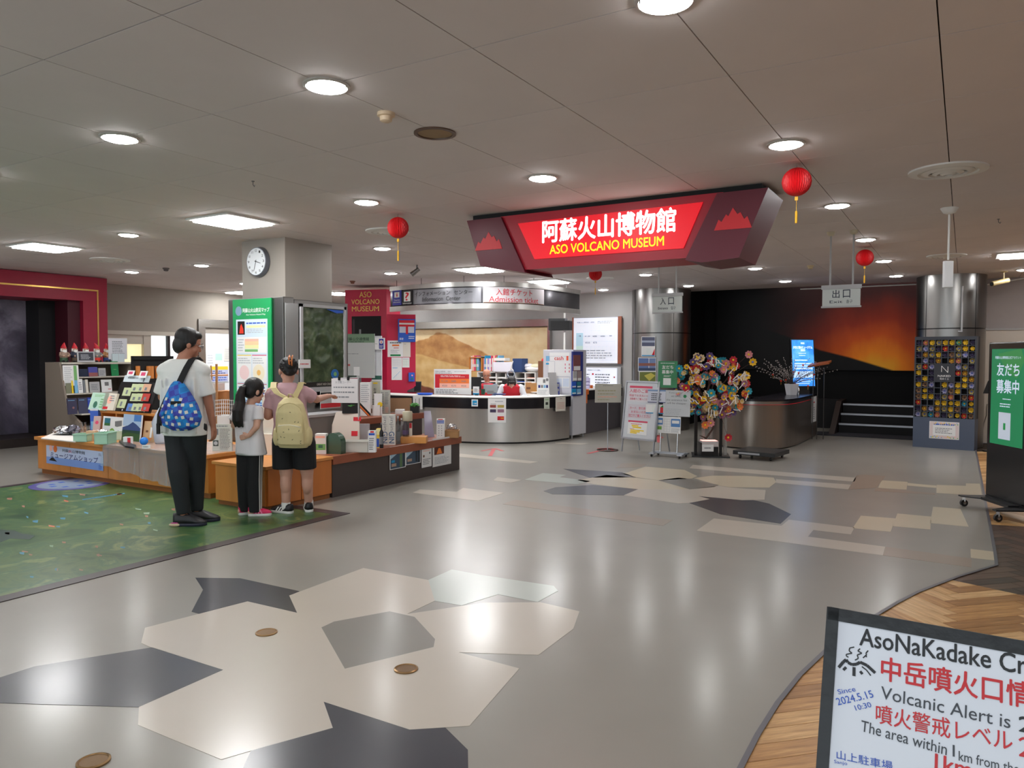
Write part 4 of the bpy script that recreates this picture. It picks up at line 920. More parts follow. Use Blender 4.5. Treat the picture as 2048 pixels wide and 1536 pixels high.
u0, v1 = P.uv(1004, 758); u1, v0 = P.uv(1026, 780); g = MB(); g.pbox(P, u0, v0, u1, v1, -.03, 0, BLACK); g.build('case', t, bevel=.004); g = MB(); g.pbox(P, (u0+u1)/2-.03, .0, (u0+u1)/2+.03, v0, -.06, -.03, BLACK); g.pbox(P, (u0+u1)/2-.1, .0, (u0+u1)/2+.1, .015, -.14, .04, BLACK); g.build('stand', t)
g = MB(); P0 = on_z(998, 790, CTZ); g.lathe([(.02, 0), (.11, .004), (.13, .02), (.12, .02), (.10, .008), (0, .008)], P0, M('navy_tray', (30, 55, 120), .4), n=20, caps=False); tag(g.build('coin_tray', smooth=True), 'dark blue cash tray in front of the bowed clerk', 'tray')
g = MB(); P0 = on_z(850, 790, CTZ); g.lathe([(.02, 0), (.12, .004), (.15, .035), (.14, .035), (.10, .01), (0, .01)], P0, M('bright_blue_tray', (20, 90, 210), .4), n=20, caps=False); tag(g.build('coin_tray', smooth=True), 'bright blue tray at the left of the price board', 'tray')
box_item('leaflet_box', 'yellow and violet leaflet box at the left end of the counter', 'box', 796, 769, 815, 782, CTZ, .1, M('violet_box', (150, 140, 190), .5), [('r', 0, 0, 1, .25, YELL), ('r', 0, .5, 1, .6, YELL), ('r', .1, .65, .9, 1, YELL)])
box_item('tablet_stand', 'black tilted tablet on the counter left of the blue tray', 'tablet', 828, 763, 842, 784, CTZ, .02, BLACK, [('r', .1, .1, .9, .9, M('tablet_glass', (30, 30, 36), .1))], lean=.3)
box_item('desk_phone', 'dark desk phone beside the yellow and violet leaflet box', 'phone', 815, 774, 827, 784, CTZ, .08, BLACK, lean=.4, bev=.006)
box_item('notice_stand', 'white notice stand with a row of blue pictures before the ticket machine', 'notice', 1074, 755, 1098, 788, CTZ, .01, PAPER, [('r', .1, .42, .28, .58, NAVY), ('r', .33, .42, .5, .58, GREY), ('r', .55, .42, .72, .58, LBLUE), ('r', .76, .42, .92, .58, NAVY), ('r', .5, .1, .7, .3, GREY), ('r', .75, .05, .95, .2, GREY), ('l', .1, .68, .9, .95, 4, INKL)], lean=.12, at=(-6.5, 11.7))
box_item('acrylic_stand', 'leaning grey board stand behind the white notice stand', 'stand', 1096, 745, 1112, 786, CTZ, .015, M('grey_board', (148, 146, 146), .4), bev=.002, lean=.25, a=.9, at=(-6.45, 11.85))
box_item('card_terminal', 'dark card terminal leaning near the ticket machine', 'card terminal', 1108, 765, 1119, 785, CTZ, .02, NAVY, [('r', .1, .1, .9, .35, GREY), ('r', .1, .5, .9, .7, GREY)], lean=.35, at=(-6.42, 11.98))
t = thing('paper_bag', 'brown paper shopping bag on the counter right of the bowed clerk', 'bag', on_z(1056, 787, CTZ)); P = Plane(on_z(1056, 787, CTZ), CAMA)
u0, v1 = P.uv(1051, 763); u1, _ = P.uv(1063, 787); g = MB(); g.pbox(P, u0, 0, u1, v1-.02, -.1, 0, KRAFT); g.pbox(P, u1, 0, u1+.1, v1-.03, -.12, -.02, KRAFT); g.build('bag_body', t); g = MB(); g.tube([P.pt(u0+.03, v1-.02, 0), P.pt(u0+.04, v1+.03, 0), P.pt(u1-.04, v1+.03, 0), P.pt(u1-.03, v1-.02, 0)], .003, KRAFT, n=5); g.pbox(P, u0+.02, .08, u1-.02, .12, 0, .001, BRWN); g.build('handle', t)
rr = random.Random(5)
for k in range(5):
    p = on_z(1066+k*2.0, 785, CTZ+.008*k); g = MB(); P = Plane(p, .3+k*.15); m = [REDI, BLUEI, PAPER, YELL, PAPER][k]; g.pbox(P, -.08, 0, .08, .007, -.12, .05, m)
    tag(g.build('leaflet_pile'), ['red leaflet at the bottom', 'blue leaflet second from the bottom', 'white leaflet in the middle', 'yellow leaflet second from the top', 'white leaflet on top'][k]+' of the pile by the paper bag', 'leaflet', 'leaflets beside the paper bag')
def hang_on_curve(name, lb, px0, px1, z0, z1, texts, base=PAPER, d=.034): return on_curve_sheet(name, lb, CP, d, px0, px1, z0, z1, base, texts, cat='notice')
hang_on_curve('notice', 'white notice with six food photos hanging on the counter front', 976, 1012, .37, .78, [('r', 980, 992, .62, .73, M('food_red', (150, 70, 60), .5)), ('r', 995, 1008, .62, .73, M('food_yellow', (180, 160, 80), .5)), ('r', 980, 992, .42, .55, M('food_dark', (70, 60, 90), .5)), ('r', 995, 1008, .42, .55, M('food_pink', (150, 110, 130), .5)), ('r', 995, 1008, .1, .26, REDI), ('r', 996, 1007, .17, .2, YELL), ('r', 981, 992, .76, .78, INKG), ('r', 990, 1006, .86, .9, INKL)])
hang_on_curve('notice', 'small blue sticker below the white leaflet stand on the black fascia', 943, 956, .64, .76, [('r', 945, 954, .2, .85, CYANI), ('r', 946, 953, .35, .5, PAPER)])
hang_on_curve('notice', 'narrow white notice with a black emblem on the black fascia', 1088, 1099, .59, .78, [('r', 1091, 1096, .35, .6, M('emblem_black', (35, 45, 40), .5)), ('r', 1090, 1097, .1, .13, INKG), ('r', 1090, 1097, .8, .86, LGREEN)], base=M('pale_green_paper', (205, 215, 200), .6))
hang_on_curve('notice', 'cream handwritten notice at the right end of the counter front', 1111, 1131, .53, .78, [('r', 1114, 1129, .58-.1*k, .61-.1*k, M('faded_red', (200, 140, 130), .6)) for k in range(5)]+[('r', 1119, 1124, .86, .89, INKG)], base=PAPERC)
hang_on_curve('notice', 'narrow white vertical notice at the left end of the black fascia', 826, 845, .56, .79, [('r', 831, 832, .2, .8, INKG), ('r', 838, 839.5, .15, .85, INKG)])

# mural and fittings on the back wall
def mtn_mat():
    mt = bpy.data.materials.new('sepia_mountain_print'); mt.use_nodes = True; nt = mt.node_tree; b = nt.nodes['Principled BSDF']
    tc = nt.nodes.new('ShaderNodeTexCoord'); sp_ = nt.nodes.new('ShaderNodeSeparateXYZ'); nt.links.new(tc.outputs['Generated'], sp_.inputs[0])
    nz = nt.nodes.new('ShaderNodeTexNoise'); nz.inputs['Scale'].default_value = 6; nz.inputs['Detail'].default_value = 9
    mp = nt.nodes.new('ShaderNodeMapping'); mp.inputs['Scale'].default_value = (2.2, 1, 1.0); nt.links.new(tc.outputs['Generated'], mp.inputs[0]); nt.links.new(mp.outputs[0], nz.inputs['Vector'])
    X, Z = sp_.outputs[0], sp_.outputs[2]
    def mm(op, a, c, cl=False):
        q = nt.nodes.new('ShaderNodeMath'); q.operation = op; q.use_clamp = cl
        for k, v in enumerate((a, c)):
            if isinstance(v, (int, float)): q.inputs[k].default_value = v
            else: nt.links.new(v, q.inputs[k])
        return q.outputs[0]
    def curve(pts):
        cv = nt.nodes.new('ShaderNodeFloatCurve'); nt.links.new(X, cv.inputs['Value']); c = cv.mapping.curves[0]
        c.points[0].location = pts[0]; c.points[1].location = pts[-1]
        for p in pts[1:-1]: c.points.new(*p)
        for p in c.points: p.handle_type = 'VECTOR'
        cv.mapping.update(); return cv.outputs[0]
    def rmp(st):
        rp = nt.nodes.new('ShaderNodeValToRGB'); nt.links.new(nz.outputs['Fac'], rp.inputs[0])
        while len(rp.color_ramp.elements) < len(st): rp.color_ramp.elements.new(.5)
        for e, (p, c) in zip(rp.color_ramp.elements, st): e.position = p; e.color = lin(c)
        return rp.outputs[0]
    def mix(f, a, c):
        mx = nt.nodes.new('ShaderNodeMix'); mx.data_type = 'RGBA'; nt.links.new(f, mx.inputs['Factor']); nt.links.new(a, mx.inputs['A']); nt.links.new(c, mx.inputs['B']); return mx.outputs['Result']
    sky = rmp([(.2, (226, 190, 136)), (.5, (240, 214, 166)), (.8, (248, 232, 196))])
    mtn = rmp([(.3, (176, 120, 68)), (.5, (206, 152, 92)), (.7, (226, 180, 120))])
    grs = rmp([(.3, (212, 166, 100)), (.5, (228, 190, 124)), (.7, (238, 208, 148))])
    drk = rmp([(.4, (90, 45, 35)), (.6, (130, 70, 48))])
    n_ = mm('MULTIPLY', mm('SUBTRACT', nz.outputs['Fac'], .5), .06)
    Zn = mm('ADD', Z, n_)
    m1 = mm('MULTIPLY', mm('SUBTRACT', curve([(0, .78), (.08, .80), (.2, .88), (.26, .95), (.32, .95), (.38, .88), (.5, .74), (.62, .62), (.75, .52), (.9, .46), (1, .44)]), Zn), 50, True)
    m2 = mm('MULTIPLY', mm('SUBTRACT', curve([(0, .66), (.15, .62), (.3, .52), (.5, .42), (.7, .34), (1, .25)]), Zn), 50, True)
    m3 = mm('MULTIPLY', mm('SUBTRACT', curve([(0, .14), (.06, .17), (.1, .20), (.16, .14), (.25, .10), (.5, .08), (1, .05)]), Zn), 50, True)
    col = mix(m3, mix(m2, mix(m1, sky, mtn), grs), drk); nt.links.new(col, b.inputs['Base Color']); b.inputs['Roughness'].default_value = .5
    return mt
t = thing('mountain_mural', 'wide sepia mural of a mountain behind the information counter', 'mural', (-9.6, 14.85, 1))
g = MB(); g.box((-12.2, 14.84, .55), (-8.0, 14.88, 2.16), mtn_mat()); g.build('print', t)
g = MB(); g.box((-12.3, 14.72, 2.17), (-7.92, 14.88, 2.33), STEEL); g.box((-7.98, 14.76, 0), (-7.92, 14.88, 2.17), STEEL); g.build('steel_frame', t)
PB = PY(14.86)
def framed(nm, lb, box, items, fr, base):
    u0, v1 = PB.uv(box[0], box[1]); u1, v0 = PB.uv(box[2], box[3]); t = thing(nm, lb, 'board', PB.pt((u0+u1)/2, v0))
    g = MB(); e = .05
    g.pbox(PB, u0-.04, v0-.02, u0, v1+.02, 0, .06, fr); g.pbox(PB, u1, v0-.02, u1+e+.03, v1+.02, 0, .05, fr); g.pbox(PB, u0, v1, u1, v1+.02, 0, .06, LGREY); g.pbox(PB, u0, v0-.02, u1, v0, 0, .06, LGREY); g.build('frame', t)
    o = sheet('lit_face', None, None, PB.off(.05), (u0, v0, u1, v1), items, base=base, th=.01, px=False); o.location = o.location-wpos(t); o.parent = t
LITF = M('lit_white_face', (228, 232, 245), .5, emis=.38)
framed('fare_board', 'large lit white fare table on the back wall right of the canopy', (1150, 637, 1237, 726), [('t', '阿蘇火山博物館 入館料', .08, .08, .48, .115, INKG, .01), ('l', .55, .07, .92, .13, 2, INKL), ('g', .06, .17, .94, .64, 5, 4, INKL), ('r', .06, .33, .22, .62, M('lit_pale_blue', (190, 225, 245), .5, emis=.2)), ('r', .06, .62, .22, .82, M('lit_pale_green', (205, 235, 225), .5, emis=.2)), ('g', .22, .64, .94, .94, 8, 4, INKL), ('t', '一般', .1, .38, .17, .42, INK, .01), ('t', '¥1,100', .26, .39, .38, .43, INKG, .01), ('t', '¥880', .44, .39, .54, .43, INKG, .01), ('t', '¥880', .62, .39, .72, .43, INKG, .01), ('t', '無料', .82, .385, .88, .425, INKG, .01), ('t', '¥550', .27, .53, .38, .57, INKG, .01), ('t', '¥270', .45, .53, .54, .57, INKG, .01), ('l', .24, .7, .92, .92, 4, INKL)], BROWNTOP, LITF)
framed('guide_board', 'lower white guidance board under the lit fare table', (1150, 735, 1236, 780), [('t', '博物館からのお願い', .32, .08, .64, .14, INK, .01), ('l', .06, .25, .38, .85, 5, INKG), ('l', .5, .25, .88, .85, 5, INKG), ('r', .43, .25, .47, .33, REDI), ('c', .94, .42, .018, M('dull_red_print'))], LGREY, LITF)
t = thing('wall_speaker', 'black box speaker on a wall bracket above the ticket machine', 'speaker', on_y(1119, 655, 13.6)); P = Plane(on_y(1119, 670, 13.6), .2)
u0, v1 = P.uv(1097, 640); u1, v0 = P.uv(1139, 660); g = MB(); g.pbox(P, u0, v0, u1-.1, v1+.03, -.2, 0, BLACK); g.pbox(P, u0+.05, v0-.0, u1, v1-.02, -.22, .03, BLACKM); g.build('cabinet', t)
g = MB(); q = P.pt((u0+u1)/2, v0, -.1); g.box((q.x-.04, q.y-.04, v0-.04), (q.x+.04, 14.88, v0), KRAFT); g.cyl((q.x+.1, q.y, v1), (q.x+.1, q.y, CZ), .02, WHITE, n=8); g.build('bracket', t)

# shelves behind the clerks
BSY = 13.6; P = PY(BSY)
t = thing('pigeonhole_cabinet', 'white pigeonhole cabinet full of paper trays behind the clerks', 'cabinet', P.hit(1010, 790)*1.0); t.location.z = 0
u0, v1 = P.uv(955, 743); u1, v0 = P.uv(1070, 800)
g = MB(); g.pbox(P, u0, 0, u1, .3, -.4, 0, WHITE); g.pbox(P, u0, .3, u1, v1, -.4, -.36, LGREY); g.pbox(P, u0, v1-.02, u1, v1, -.4, 0, WHITE)
nc = 6
for k in range(nc+1): u = u0+(u1-u0)*k/nc; g.pbox(P, u-.012, .3, u+.012, v1, -.4, 0, WHITE)
g.build('carcass', t)
for k in range(nc):
    ua = u0+(u1-u0)*k/nc+.016; ub = u0+(u1-u0)*(k+1)/nc-.016
    for r in range(9):
        z = .36+(v1-.42)*r/9; g = MB(); g.pbox(P, ua, z, ub, z+.018, -.34, -.01, WHITE)
        if (k*3+r*5) % 4: g.pbox(P, ua+.02, z+.018, ub-.02, z+.03, -.3, -.03, [PAPER, BLUEI, PAPER, SALM, PAPER][(k+r) % 5])
        g.build('tray', t)
zt = v1
t = thing('book_rack', 'wooden file rack standing on the white pigeonhole cabinet', 'rack', P.pt(P.uv(952, 740)[0], zt)); ua = P.uv(938, 714)[0]; ub = P.uv(962, 714)[0]; zt2 = P.uv(950, 714)[1]
g = MB()
for u in (ua, ub): g.pbox(P, u, zt, u+.02, zt2, -.3, 0, OAK)
g.pbox(P, ua, zt2-.02, ub+.02, zt2, -.3, 0, OAK); g.pbox(P, ua, zt-.0, ub+.02, zt+.012, -.3, 0, OAK); g.build('frame', t)
u = ua+.03; k = 0; cols = [PAPER, SALM, PINKI, LGREEN, LBLUE, M('pale_rose', (235, 170, 190), .5), CYANI, PAPERC, M('lilac', (170, 150, 210), .5), PAPER, PINKI]
names = ['white', 'salmon', 'pink', 'light green', 'light blue', 'pale rose', 'cyan', 'cream', 'lilac', 'plain white', 'deep pink']
places = ['in the wooden rack', 'right of the wooden rack', 'at the far right of the file row']
while u < P.uv(996, 730)[0]:
    w_ = rr.uniform(.022, .05); h_ = rr.uniform(.26, .34)
    if not (abs(u-ub) < .03 or abs(u+w_-ub) < .03):
        g = MB(); g.pbox(P, u, zt+.014, u+w_-.003, zt+.014+h_, -.24, -.03, cols[k % 11]); g.pbox(P, u+.004, zt+.1, u+w_-.007, zt+.16, -.03, -.029, PAPER)
        tag(g.build('file_binder'), names[k % 11]+' upright file '+(places[0] if u < ub-.02 else places[1] if k < 22 else places[2]), 'binder', 'files behind the clerks')
        k += 1
    u += w_+.002
box_item('file_sheet', 'bright blue file marked A4 in the file row', 'file', 985, 726, 995, 743, zt+.0, .02, CYANI, [('t', 'A4', .25, .55, .75, .9, PAPER, .03)], a=0)
def onshelf(nm, lb, cat, x0, y0, x1, y1, z, dep, m, **k):
    P_ = PY(BSY-.05); u0, v1 = P_.uv(x0, y0); u1, v0 = P_.uv(x1, y1); g = MB(); g.pbox(P_, u0, z, u1, v1, -dep, 0, m); return tag(g.build(nm, bevel=.01), lb, cat)
onshelf('storage_box', 'long white box on the pigeonhole cabinet', 'box', 986, 724, 1024, 742, zt+.002, .25, M('soft_white', (225, 225, 235), .6))
onshelf('document_box', 'flat white box lying on top of the long white box', 'box', 988, 716, 1010, 723, P.uv(986, 723.5)[1]+.02, .2, WHITE)
onshelf('cooler_bag', 'navy blue cooler bag on the pigeonhole cabinet', 'bag', 1025, 717, 1044, 742, zt+.002, .25, M('navy_fabric', (35, 60, 105), .8))
g = MB(); q = P.pt(P.uv(1060, 733)[0], zt+.07, -.15); g.ell(q, (.24, .12, .065), PAPER); g.ell(q+Vector((-.12, 0, .06)), (.16, .1, .05), M('soft_white')); g.ell(q+Vector((.06, 0, .05)), (.14, .1, .06), M('plastic_bag_cream', (225, 222, 190), .5)); tag(g.build('cloth_bundle', smooth=True), 'heap of white folded bags on the cabinet right of the navy bag', 'cloth')
onshelf('drawer_box', 'brown wooden drawer tower with red top left of the ticket machine', 'drawers', 1076, 722, 1087, 790, .35, .2, BRWN)
g = MB(); q = P.pt(P.uv(1083, 720)[0], P.uv(1083, 721)[1], -.1); g.ell(q, (.05, .05, .05), REDI); tag(g.build('red_ball', smooth=True), 'red round object on top of the brown drawer tower', 'ornament')
t = thing('desk_lamp', 'white jointed desk lamp behind the bowed clerk', 'lamp', P.hit(1020, 745)); q = lambda x, y, d=.1: P.off(d).hit(x, y)
g = MB(); g.tube([q(1027, 742), q(1022, 735), q(1026, 722), q(1020, 742)], .012, WHITE, n=8); g.build('arm', t, smooth=True)
g = MB(); c = q(1022, 748); n = 20; ring = [[c+Vector(((.085+r_*math.cos(b))*math.cos(a), r_*math.sin(b), (.085+r_*math.cos(b))*math.sin(a)*.8)) for b in (0, 1.57, 3.14, 4.71) for r_ in (.012,)] for a in [2*PI*i/n for i in range(n+1)]]; g.ring(ring, M('lamp_ring_grey', (150, 160, 175), .4)); g.build('ring_head', t)
DKY = M('clerk_desk', (196, 190, 180), .5)
t = thing('clerk_desk', 'low pale desk behind the curved counter where the clerks work', 'desk', (-7.4, 11.8, 0)); g = MB(); g.box((-8.0, 11.4, .70), (-6.75, 12.1, .735), DKY); g.build('desk_top', t)
for x, y in ((-7.95, 11.45), (-6.8, 11.45), (-7.95, 12.05), (-6.8, 12.05)): g = MB(); g.cyl((x, y, 0), (x, y, .70), .02, GREY, n=8); g.build('leg', t)

t = thing('side_desk', 'low pale desk in front of the pigeonhole cabinet', 'desk', (-7.4, 12.9, 0)); g = MB(); g.box((-7.7, 12.75, .70), (-6.95, 13.2, .735), DKY); g.build('desk_top', t)
for x, y in ((-7.65, 12.8), (-7.0, 12.8), (-7.65, 13.15), (-7.0, 13.15)): g = MB(); g.cyl((x, y, 0), (x, y, .70), .02, GREY, n=8); g.build('leg', t)
t = thing('board_stand', 'thin grey stand behind the acrylic timetable board', 'stand', TB.pt(TB.uv(720, 700)[0], -.35)); g = MB(); q = TB.pt(TB.uv(720, 700)[0], 0, -.012); g.box((q.x-.02, q.y-.01, 0), (q.x+.02, q.y+.0, 2.0), GREY); g.build('post', t); g = MB(); g.box((q.x-.2, q.y-.15, 0), (q.x+.2, q.y+.15, .015), GREY); g.build('foot', t)
# ================================================================== RIGHT COUNTER
RC = smooth_path([(-3.85, 13.6), (-3.78, 13.0), (-3.55, 12.55), (-3.2, 12.36), (-2.85, 12.37), (-2.52, 12.65), (-2.40, 13.2), (-2.38, 14.0), (-2.38, 15.2)])
t = thing('reception_counter', 'rounded steel reception counter with a dark top and a thin red line', 'counter', (-3.2, 13, 0))
g = MB(); ribbon(g, RC, 0, -.04, .02, .72, M('bronze_steel', (150, 138, 128), .3, .9, noise=.05, nscale=2, ani=(6, 6, .2))); g.build('steel_front', t, smooth=True)
g = MB(); ribbon(g, RC, .006, -.03, .72, .728, REDI); g.build('red_line', t, smooth=True)
g = MB(); ribbon(g, RC, .0, -.04, .728, .78, STEEL); g.build('steel_band', t, smooth=True)
g = MB(); ribbon(g, RC, .02, -.62, .78, .81, M('counter_dark_top', (28, 24, 30), .2)); g.build('counter_top', t, smooth=True)
g = MB(); ribbon(g, RC, -.52, -.56, 0, .78, DK2); g.build('inner_panel', t, smooth=True)
sheet('notice', 'narrow white vertical strip notice on the end of the reception counter', 'notice', PX(-2.375), (1624, 794, 1632, 842), [('r', .3, .2, .6, .25, REDI), ('l', .3, .4, .7, .9, 6, INKG)])

# ================================================================== CLOCK PILLAR
t = thing('clock_pillar', 'square grey pillar clad in steel below, carrying the round clock', 'pillar', (-7.13, 6.5, 0))
g = MB(); g.box((-7.5, 6.12, 0), (-6.76, 6.87, CZ), M('pillar_grey', (150, 142, 134), .6)); g.build('core', t)
g = MB(); g.box((-7.56, 5.96, .0), (-6.62, 6.12, 2.17), STEELD); g.box((-6.76, 6.12, 0), (-6.62, 7.0, 2.15), STEELD); g.box((-7.56, 6.12, 0), (-7.5, 6.95, 2.17), STEELD); g.build('steel_cladding', t, bevel=.01)
P = PY(6.11); c = P.hit(519, 524); t = thing('wall_clock', 'round white wall clock with a silver rim on the pillar', 'clock', c)
R_ = .172; n = 40
def disc(g, P, c, r, w, m, n=40): g.add([c+P.x*r*math.cos(2*PI*i/n)+P.y*r*math.sin(2*PI*i/n)+P.n*w for i in range(n)], [list(range(n))], m)
g = MB(); g.cyl(c, c+P.n*.05, R_+.008, M('clock_rim', (120, 125, 135), .3, .8), r1=R_-.006, n=n); g.build('case', t, smooth=True)
g = MB(); disc(g, P, c, R_-.014, .0525, M('clock_face', (228, 232, 236), .4)); 
for k in range(12):
    a = PI/2-k*PI/6; q = c+P.x*.128*math.cos(a)+P.y*.128*math.sin(a); Pq = P; u, v = q.dot(P.x)-P.o.dot(P.x), q.z
    g.text(str(12 if k == 0 else k), P, u-.014, v-.014, u+.014, v+.014, .0535, INK, .01)
g.build('dial', t, fixn=False)
def hand(a, L, wd, nm):
    d = P.x*math.cos(a)+P.y*math.sin(a); e = P.x*-math.sin(a)+P.y*math.cos(a); g = MB(); g.prism([c-d*.02-e*wd+P.n*.055, c-d*.02+e*wd+P.n*.055, c+d*L+e*wd*.5+P.n*.055, c+d*L-e*wd*.5+P.n*.055], P.n*.002, INK); g.build(nm, t)
hand(PI/2-2*PI*3.55/12, .085, .005, 'hour_hand'); hand(PI/2-2*PI*33/60, .12, .0035, 'minute_hand')
# green hazard map panel
P = PY(5.955); GRN = M('hazard_green', (20, 150, 85), .4)
hm = [('c', .16, .095, .085, M('logo_blue_grey', (120, 150, 175), .5)), ('t', '阿蘇山火山防災マップ', .27, .075, .96, .11, PAPER, .03), ('t', 'Aso Volcano Hazard Map', .36, .122, .86, .137, PAPER, .01), ('r', .09, .165, .91, .93, M('map_pale_blue', (205, 222, 235), .4)),
      ('r', .13, .18, .32, .29, BLACK), ('p', [(.17, .28), (.2, .22), (.23, .2), (.28, .24), (.29, .28)], M('lava_red', (220, 50, 20), .5)), ('l', .36, .185, .88, .21, 1, BLUEI), ('r', .36, .215, .86, .235, M('pale_yellow', (235, 230, 170), .5)), ('l', .36, .24, .88, .28, 3, INKL),
      ('r', .12, .31, .88, .44, PAPER), ('r', .32, .325, .68, .345, SALM), ('r', .32, .345, .68, .375, M('pale_orange', (240, 205, 160), .5)), ('r', .32, .375, .68, .405, M('pale_yellow')), ('r', .32, .41, .66, .43, LGREEN), ('l', .14, .32, .3, .43, 5, INKL),
      ('r', .12, .455, .49, .68, PAPER), ('r', .51, .455, .88, .68, PAPER), ('r', .12, .455, .49, .462, YELL), ('r', .51, .455, .88, .462, PINKI), ('c', .3, .6, .13, M('pale_pink', (235, 205, 205), .5)), ('c', .68, .6, .15, M('pale_sand', (235, 225, 200), .5)), ('c', .68, .6, .05, M('map_orange', (230, 180, 100), .5)), ('l', .14, .475, .47, .53, 3, INKL), ('l', .53, .475, .86, .53, 3, INKL),
      ('r', .12, .69, .88, .694, REDI), ('r', .12, .70, .49, .79, PAPER), ('r', .51, .70, .88, .79, PAPER), ('l', .53, .71, .86, .78, 3, BLUEI), ('l', .14, .71, .47, .78, 3, CYANI), ('r', .12, .81, .88, .9, M('map_pale_blue2', (180, 212, 230), .4)), ('l', .14, .82, .86, .89, 4, BLUEI)]
u0, v1 = P.uv(468, 600); u1, _ = P.uv(544.5, 604); v0 = P.uv(470, 840)[1]
sheet('hazard_map_panel', 'tall green volcano hazard map panel on the front of the clock pillar', 'panel', P, (u0, v0, u1, v1), hm, base=GRN, th=.02, px=False)
# relief map on the right face
P = PX(-6.615); t = thing('relief_map', 'framed dark green relief map on the right face of the clock pillar', 'map', P.hit(645, 690))
RM = ramp_mat('relief_map_print', [(.3, (38, 52, 38)), (.48, (64, 82, 54)), (.6, (86, 100, 70)), (.75, (120, 128, 100))], .25, 5, detail=10, dist=.6)
u0, v1 = P.uv(598, 607); u1, v0 = P.uv(690, 777)
g = MB(); e = .035; g.pbox(P, u0, v0-.02, u1, v0+e, 0, .03, LGREY); g.pbox(P, u0, v1-e, u1, v1, 0, .03, LGREY); g.pbox(P, u0, v0, u0+e, v1, 0, .03, LGREY); g.pbox(P, u1-e, v0, u1, v1, 0, .03, LGREY); g.build('frame', t)
# relief surface as real bumpy geometry
nx, ny = 26, 34; vs = []; rr = random.Random(11); hgt = [[rr.random() for _ in range(ny+1)] for _ in range(nx+1)]
cxm, cym = .45, .45
for i in range(nx+1):
    for j in range(ny+1):
        u = u0+e+(u1-u0-2*e)*i/nx; v = v0+e+.06+(v1-v0-2*e-.06)*j/ny; d = math.hypot((i/nx-cxm)*.9, j/ny-cym)
        hh = .006+.008*hgt[i][j]+.012*math.exp(-((d-.2)/.05)**2); vs.append(P.pt(u, v, hh))
g = MB(); g.add(vs, [(i*(ny+1)+j, (i+1)*(ny+1)+j, (i+1)*(ny+1)+j+1, i*(ny+1)+j+1) for i in range(nx) for j in range(ny)], RM)
g.build('relief', t, smooth=True, fixn=False)
g = MB(); g.pbox(P, u0+e, v0+e, u1-e, v0+e+.06, .002, .02, M('map_caption', (36, 34, 30), .3)); g.text('GREAT ASO CALDERA', P, u0+.25, v0+e+.02, u1-.2, v0+e+.045, .021, PAPERC); g.build('caption_strip', t, fixn=False)
g = MB(); g.add([P.pt(u0+(u1-u0)*a, v0+(v1-v0)*b, .028) for a, b in ((.55, .955), (.93, .955), (.93, .925), (.78, .915))], [(0, 1, 2, 3)], BLUEI); g.build('sea_patch', t, fixn=False)
q = P.hit(667, 748); g = MB(); g.cyl(q+P.n*.02, q+P.n*.028, .06, M('blue_disc', (40, 110, 180), .4), n=24); g.cyl(q+P.n*.028, q+P.n*.03, .025, LGREEN, n=14); tag(g.build('round_sticker'), 'round blue badge at the lower right corner of the relief map', 'sticker')
sheet('map_note', 'small white and pink label at the left edge of the relief map', 'label', P.off(.035), (597, 719, 620, 736), [('l', .1, .4, .9, .65, 1, REDI)], th=.01)
g = MB(); g.pbox(P, P.uv(570, 700)[0]-.0, 0.5, P.uv(596, 700)[0], 2.1, .0, .012, M('acrylic_strip', (150, 150, 150), .15, .2)); tag(g.build('corner_sheet'), 'narrow clear sheet on the pillar corner between the green panel and the relief map', 'sheet')
sheet('rack_sign', 'white shelf label strip with a red bar under the relief map', 'label', P.off(.04), (640, 782, 680, 815), [('r', 0, .7, 1, .95, REDI), ('r', .0, .1, .8, .3, M('map_caption'))], base=M('strip_grey', (190, 190, 188), .5), th=.01)

# ================================================================== MUSEUM SHOP ISLAND
ZL, ZO = .47, .44
t = thing('shop_cabinet', 'long low wooden shop cabinet with a banner and plastic sheet in front', 'cabinet', (-8.4, 5.4, 0))
g = MB(); g.box((-10.02, 5.05, 0), (-6.72, 5.9, .06), M('oak_dark', (150, 92, 46), .5)); g.build('plinth', t)
g = MB(); g.box((-10.04, 5.03, .06), (-6.70, 5.92, .43), OAK); g.build('carcass', t)
g = MB(); g.box((-10.06, 4.98, .43), (-6.68, 5.93, ZL), OAKH); g.build('top', t, bevel=.003)
xs = [-10.04, -9.3, -8.5, -7.9, -7.3, -6.70]
for a, b in zip(xs[:-1], xs[1:]): g = MB(); g.box((a+.004, 5.012, .065), (b-.004, 5.03, .425), OAK); g.build('door_panel', t)
t = thing('corner_cabinet', 'oak corner cabinet with two doors where the girl and woman stand', 'cabinet', (-6.05, 5.3, 0))
g = MB(); g.box((-6.42, 4.92, 0), (-5.70, 5.74, .05), M('oak_dark')); g.build('plinth', t)
g = MB(); g.box((-6.43, 4.90, .05), (-5.69, 5.75, .41), OAK); g.build('carcass', t)
g = MB(); g.box((-6.46, 4.87, .41), (-5.665, 5.76, ZO), OAKH); g.build('top', t, bevel=.003)
for a, b in ((4.905, 5.32), (5.33, 5.745)): g = MB(); g.box((-5.69, a, .055), (-5.675, b, .405), M('oak_door', (196, 116, 52), .42, noise=.12, nscale=5, ani=(1, 1, .12))); g.build('door_panel', t)
g = MB(); g.box((-6.42, 4.885, .055), (-5.70, 4.90, .405), OAK); g.build('door_panel', t)
t = thing('display_cabinet', 'long dark taupe display cabinet with a brown edge and four notices', 'cabinet', (-6.2, 6.9, 0))
g = MB(); g.box((-6.6, 5.77, 0), (-5.69, 8.1, .35), DARKLAM); g.build('carcass', t)
g = MB(); g.box((-6.62, 5.765, .35), (-5.67, 8.12, ZO), BROWNTOP); g.build('top', t, bevel=.003)
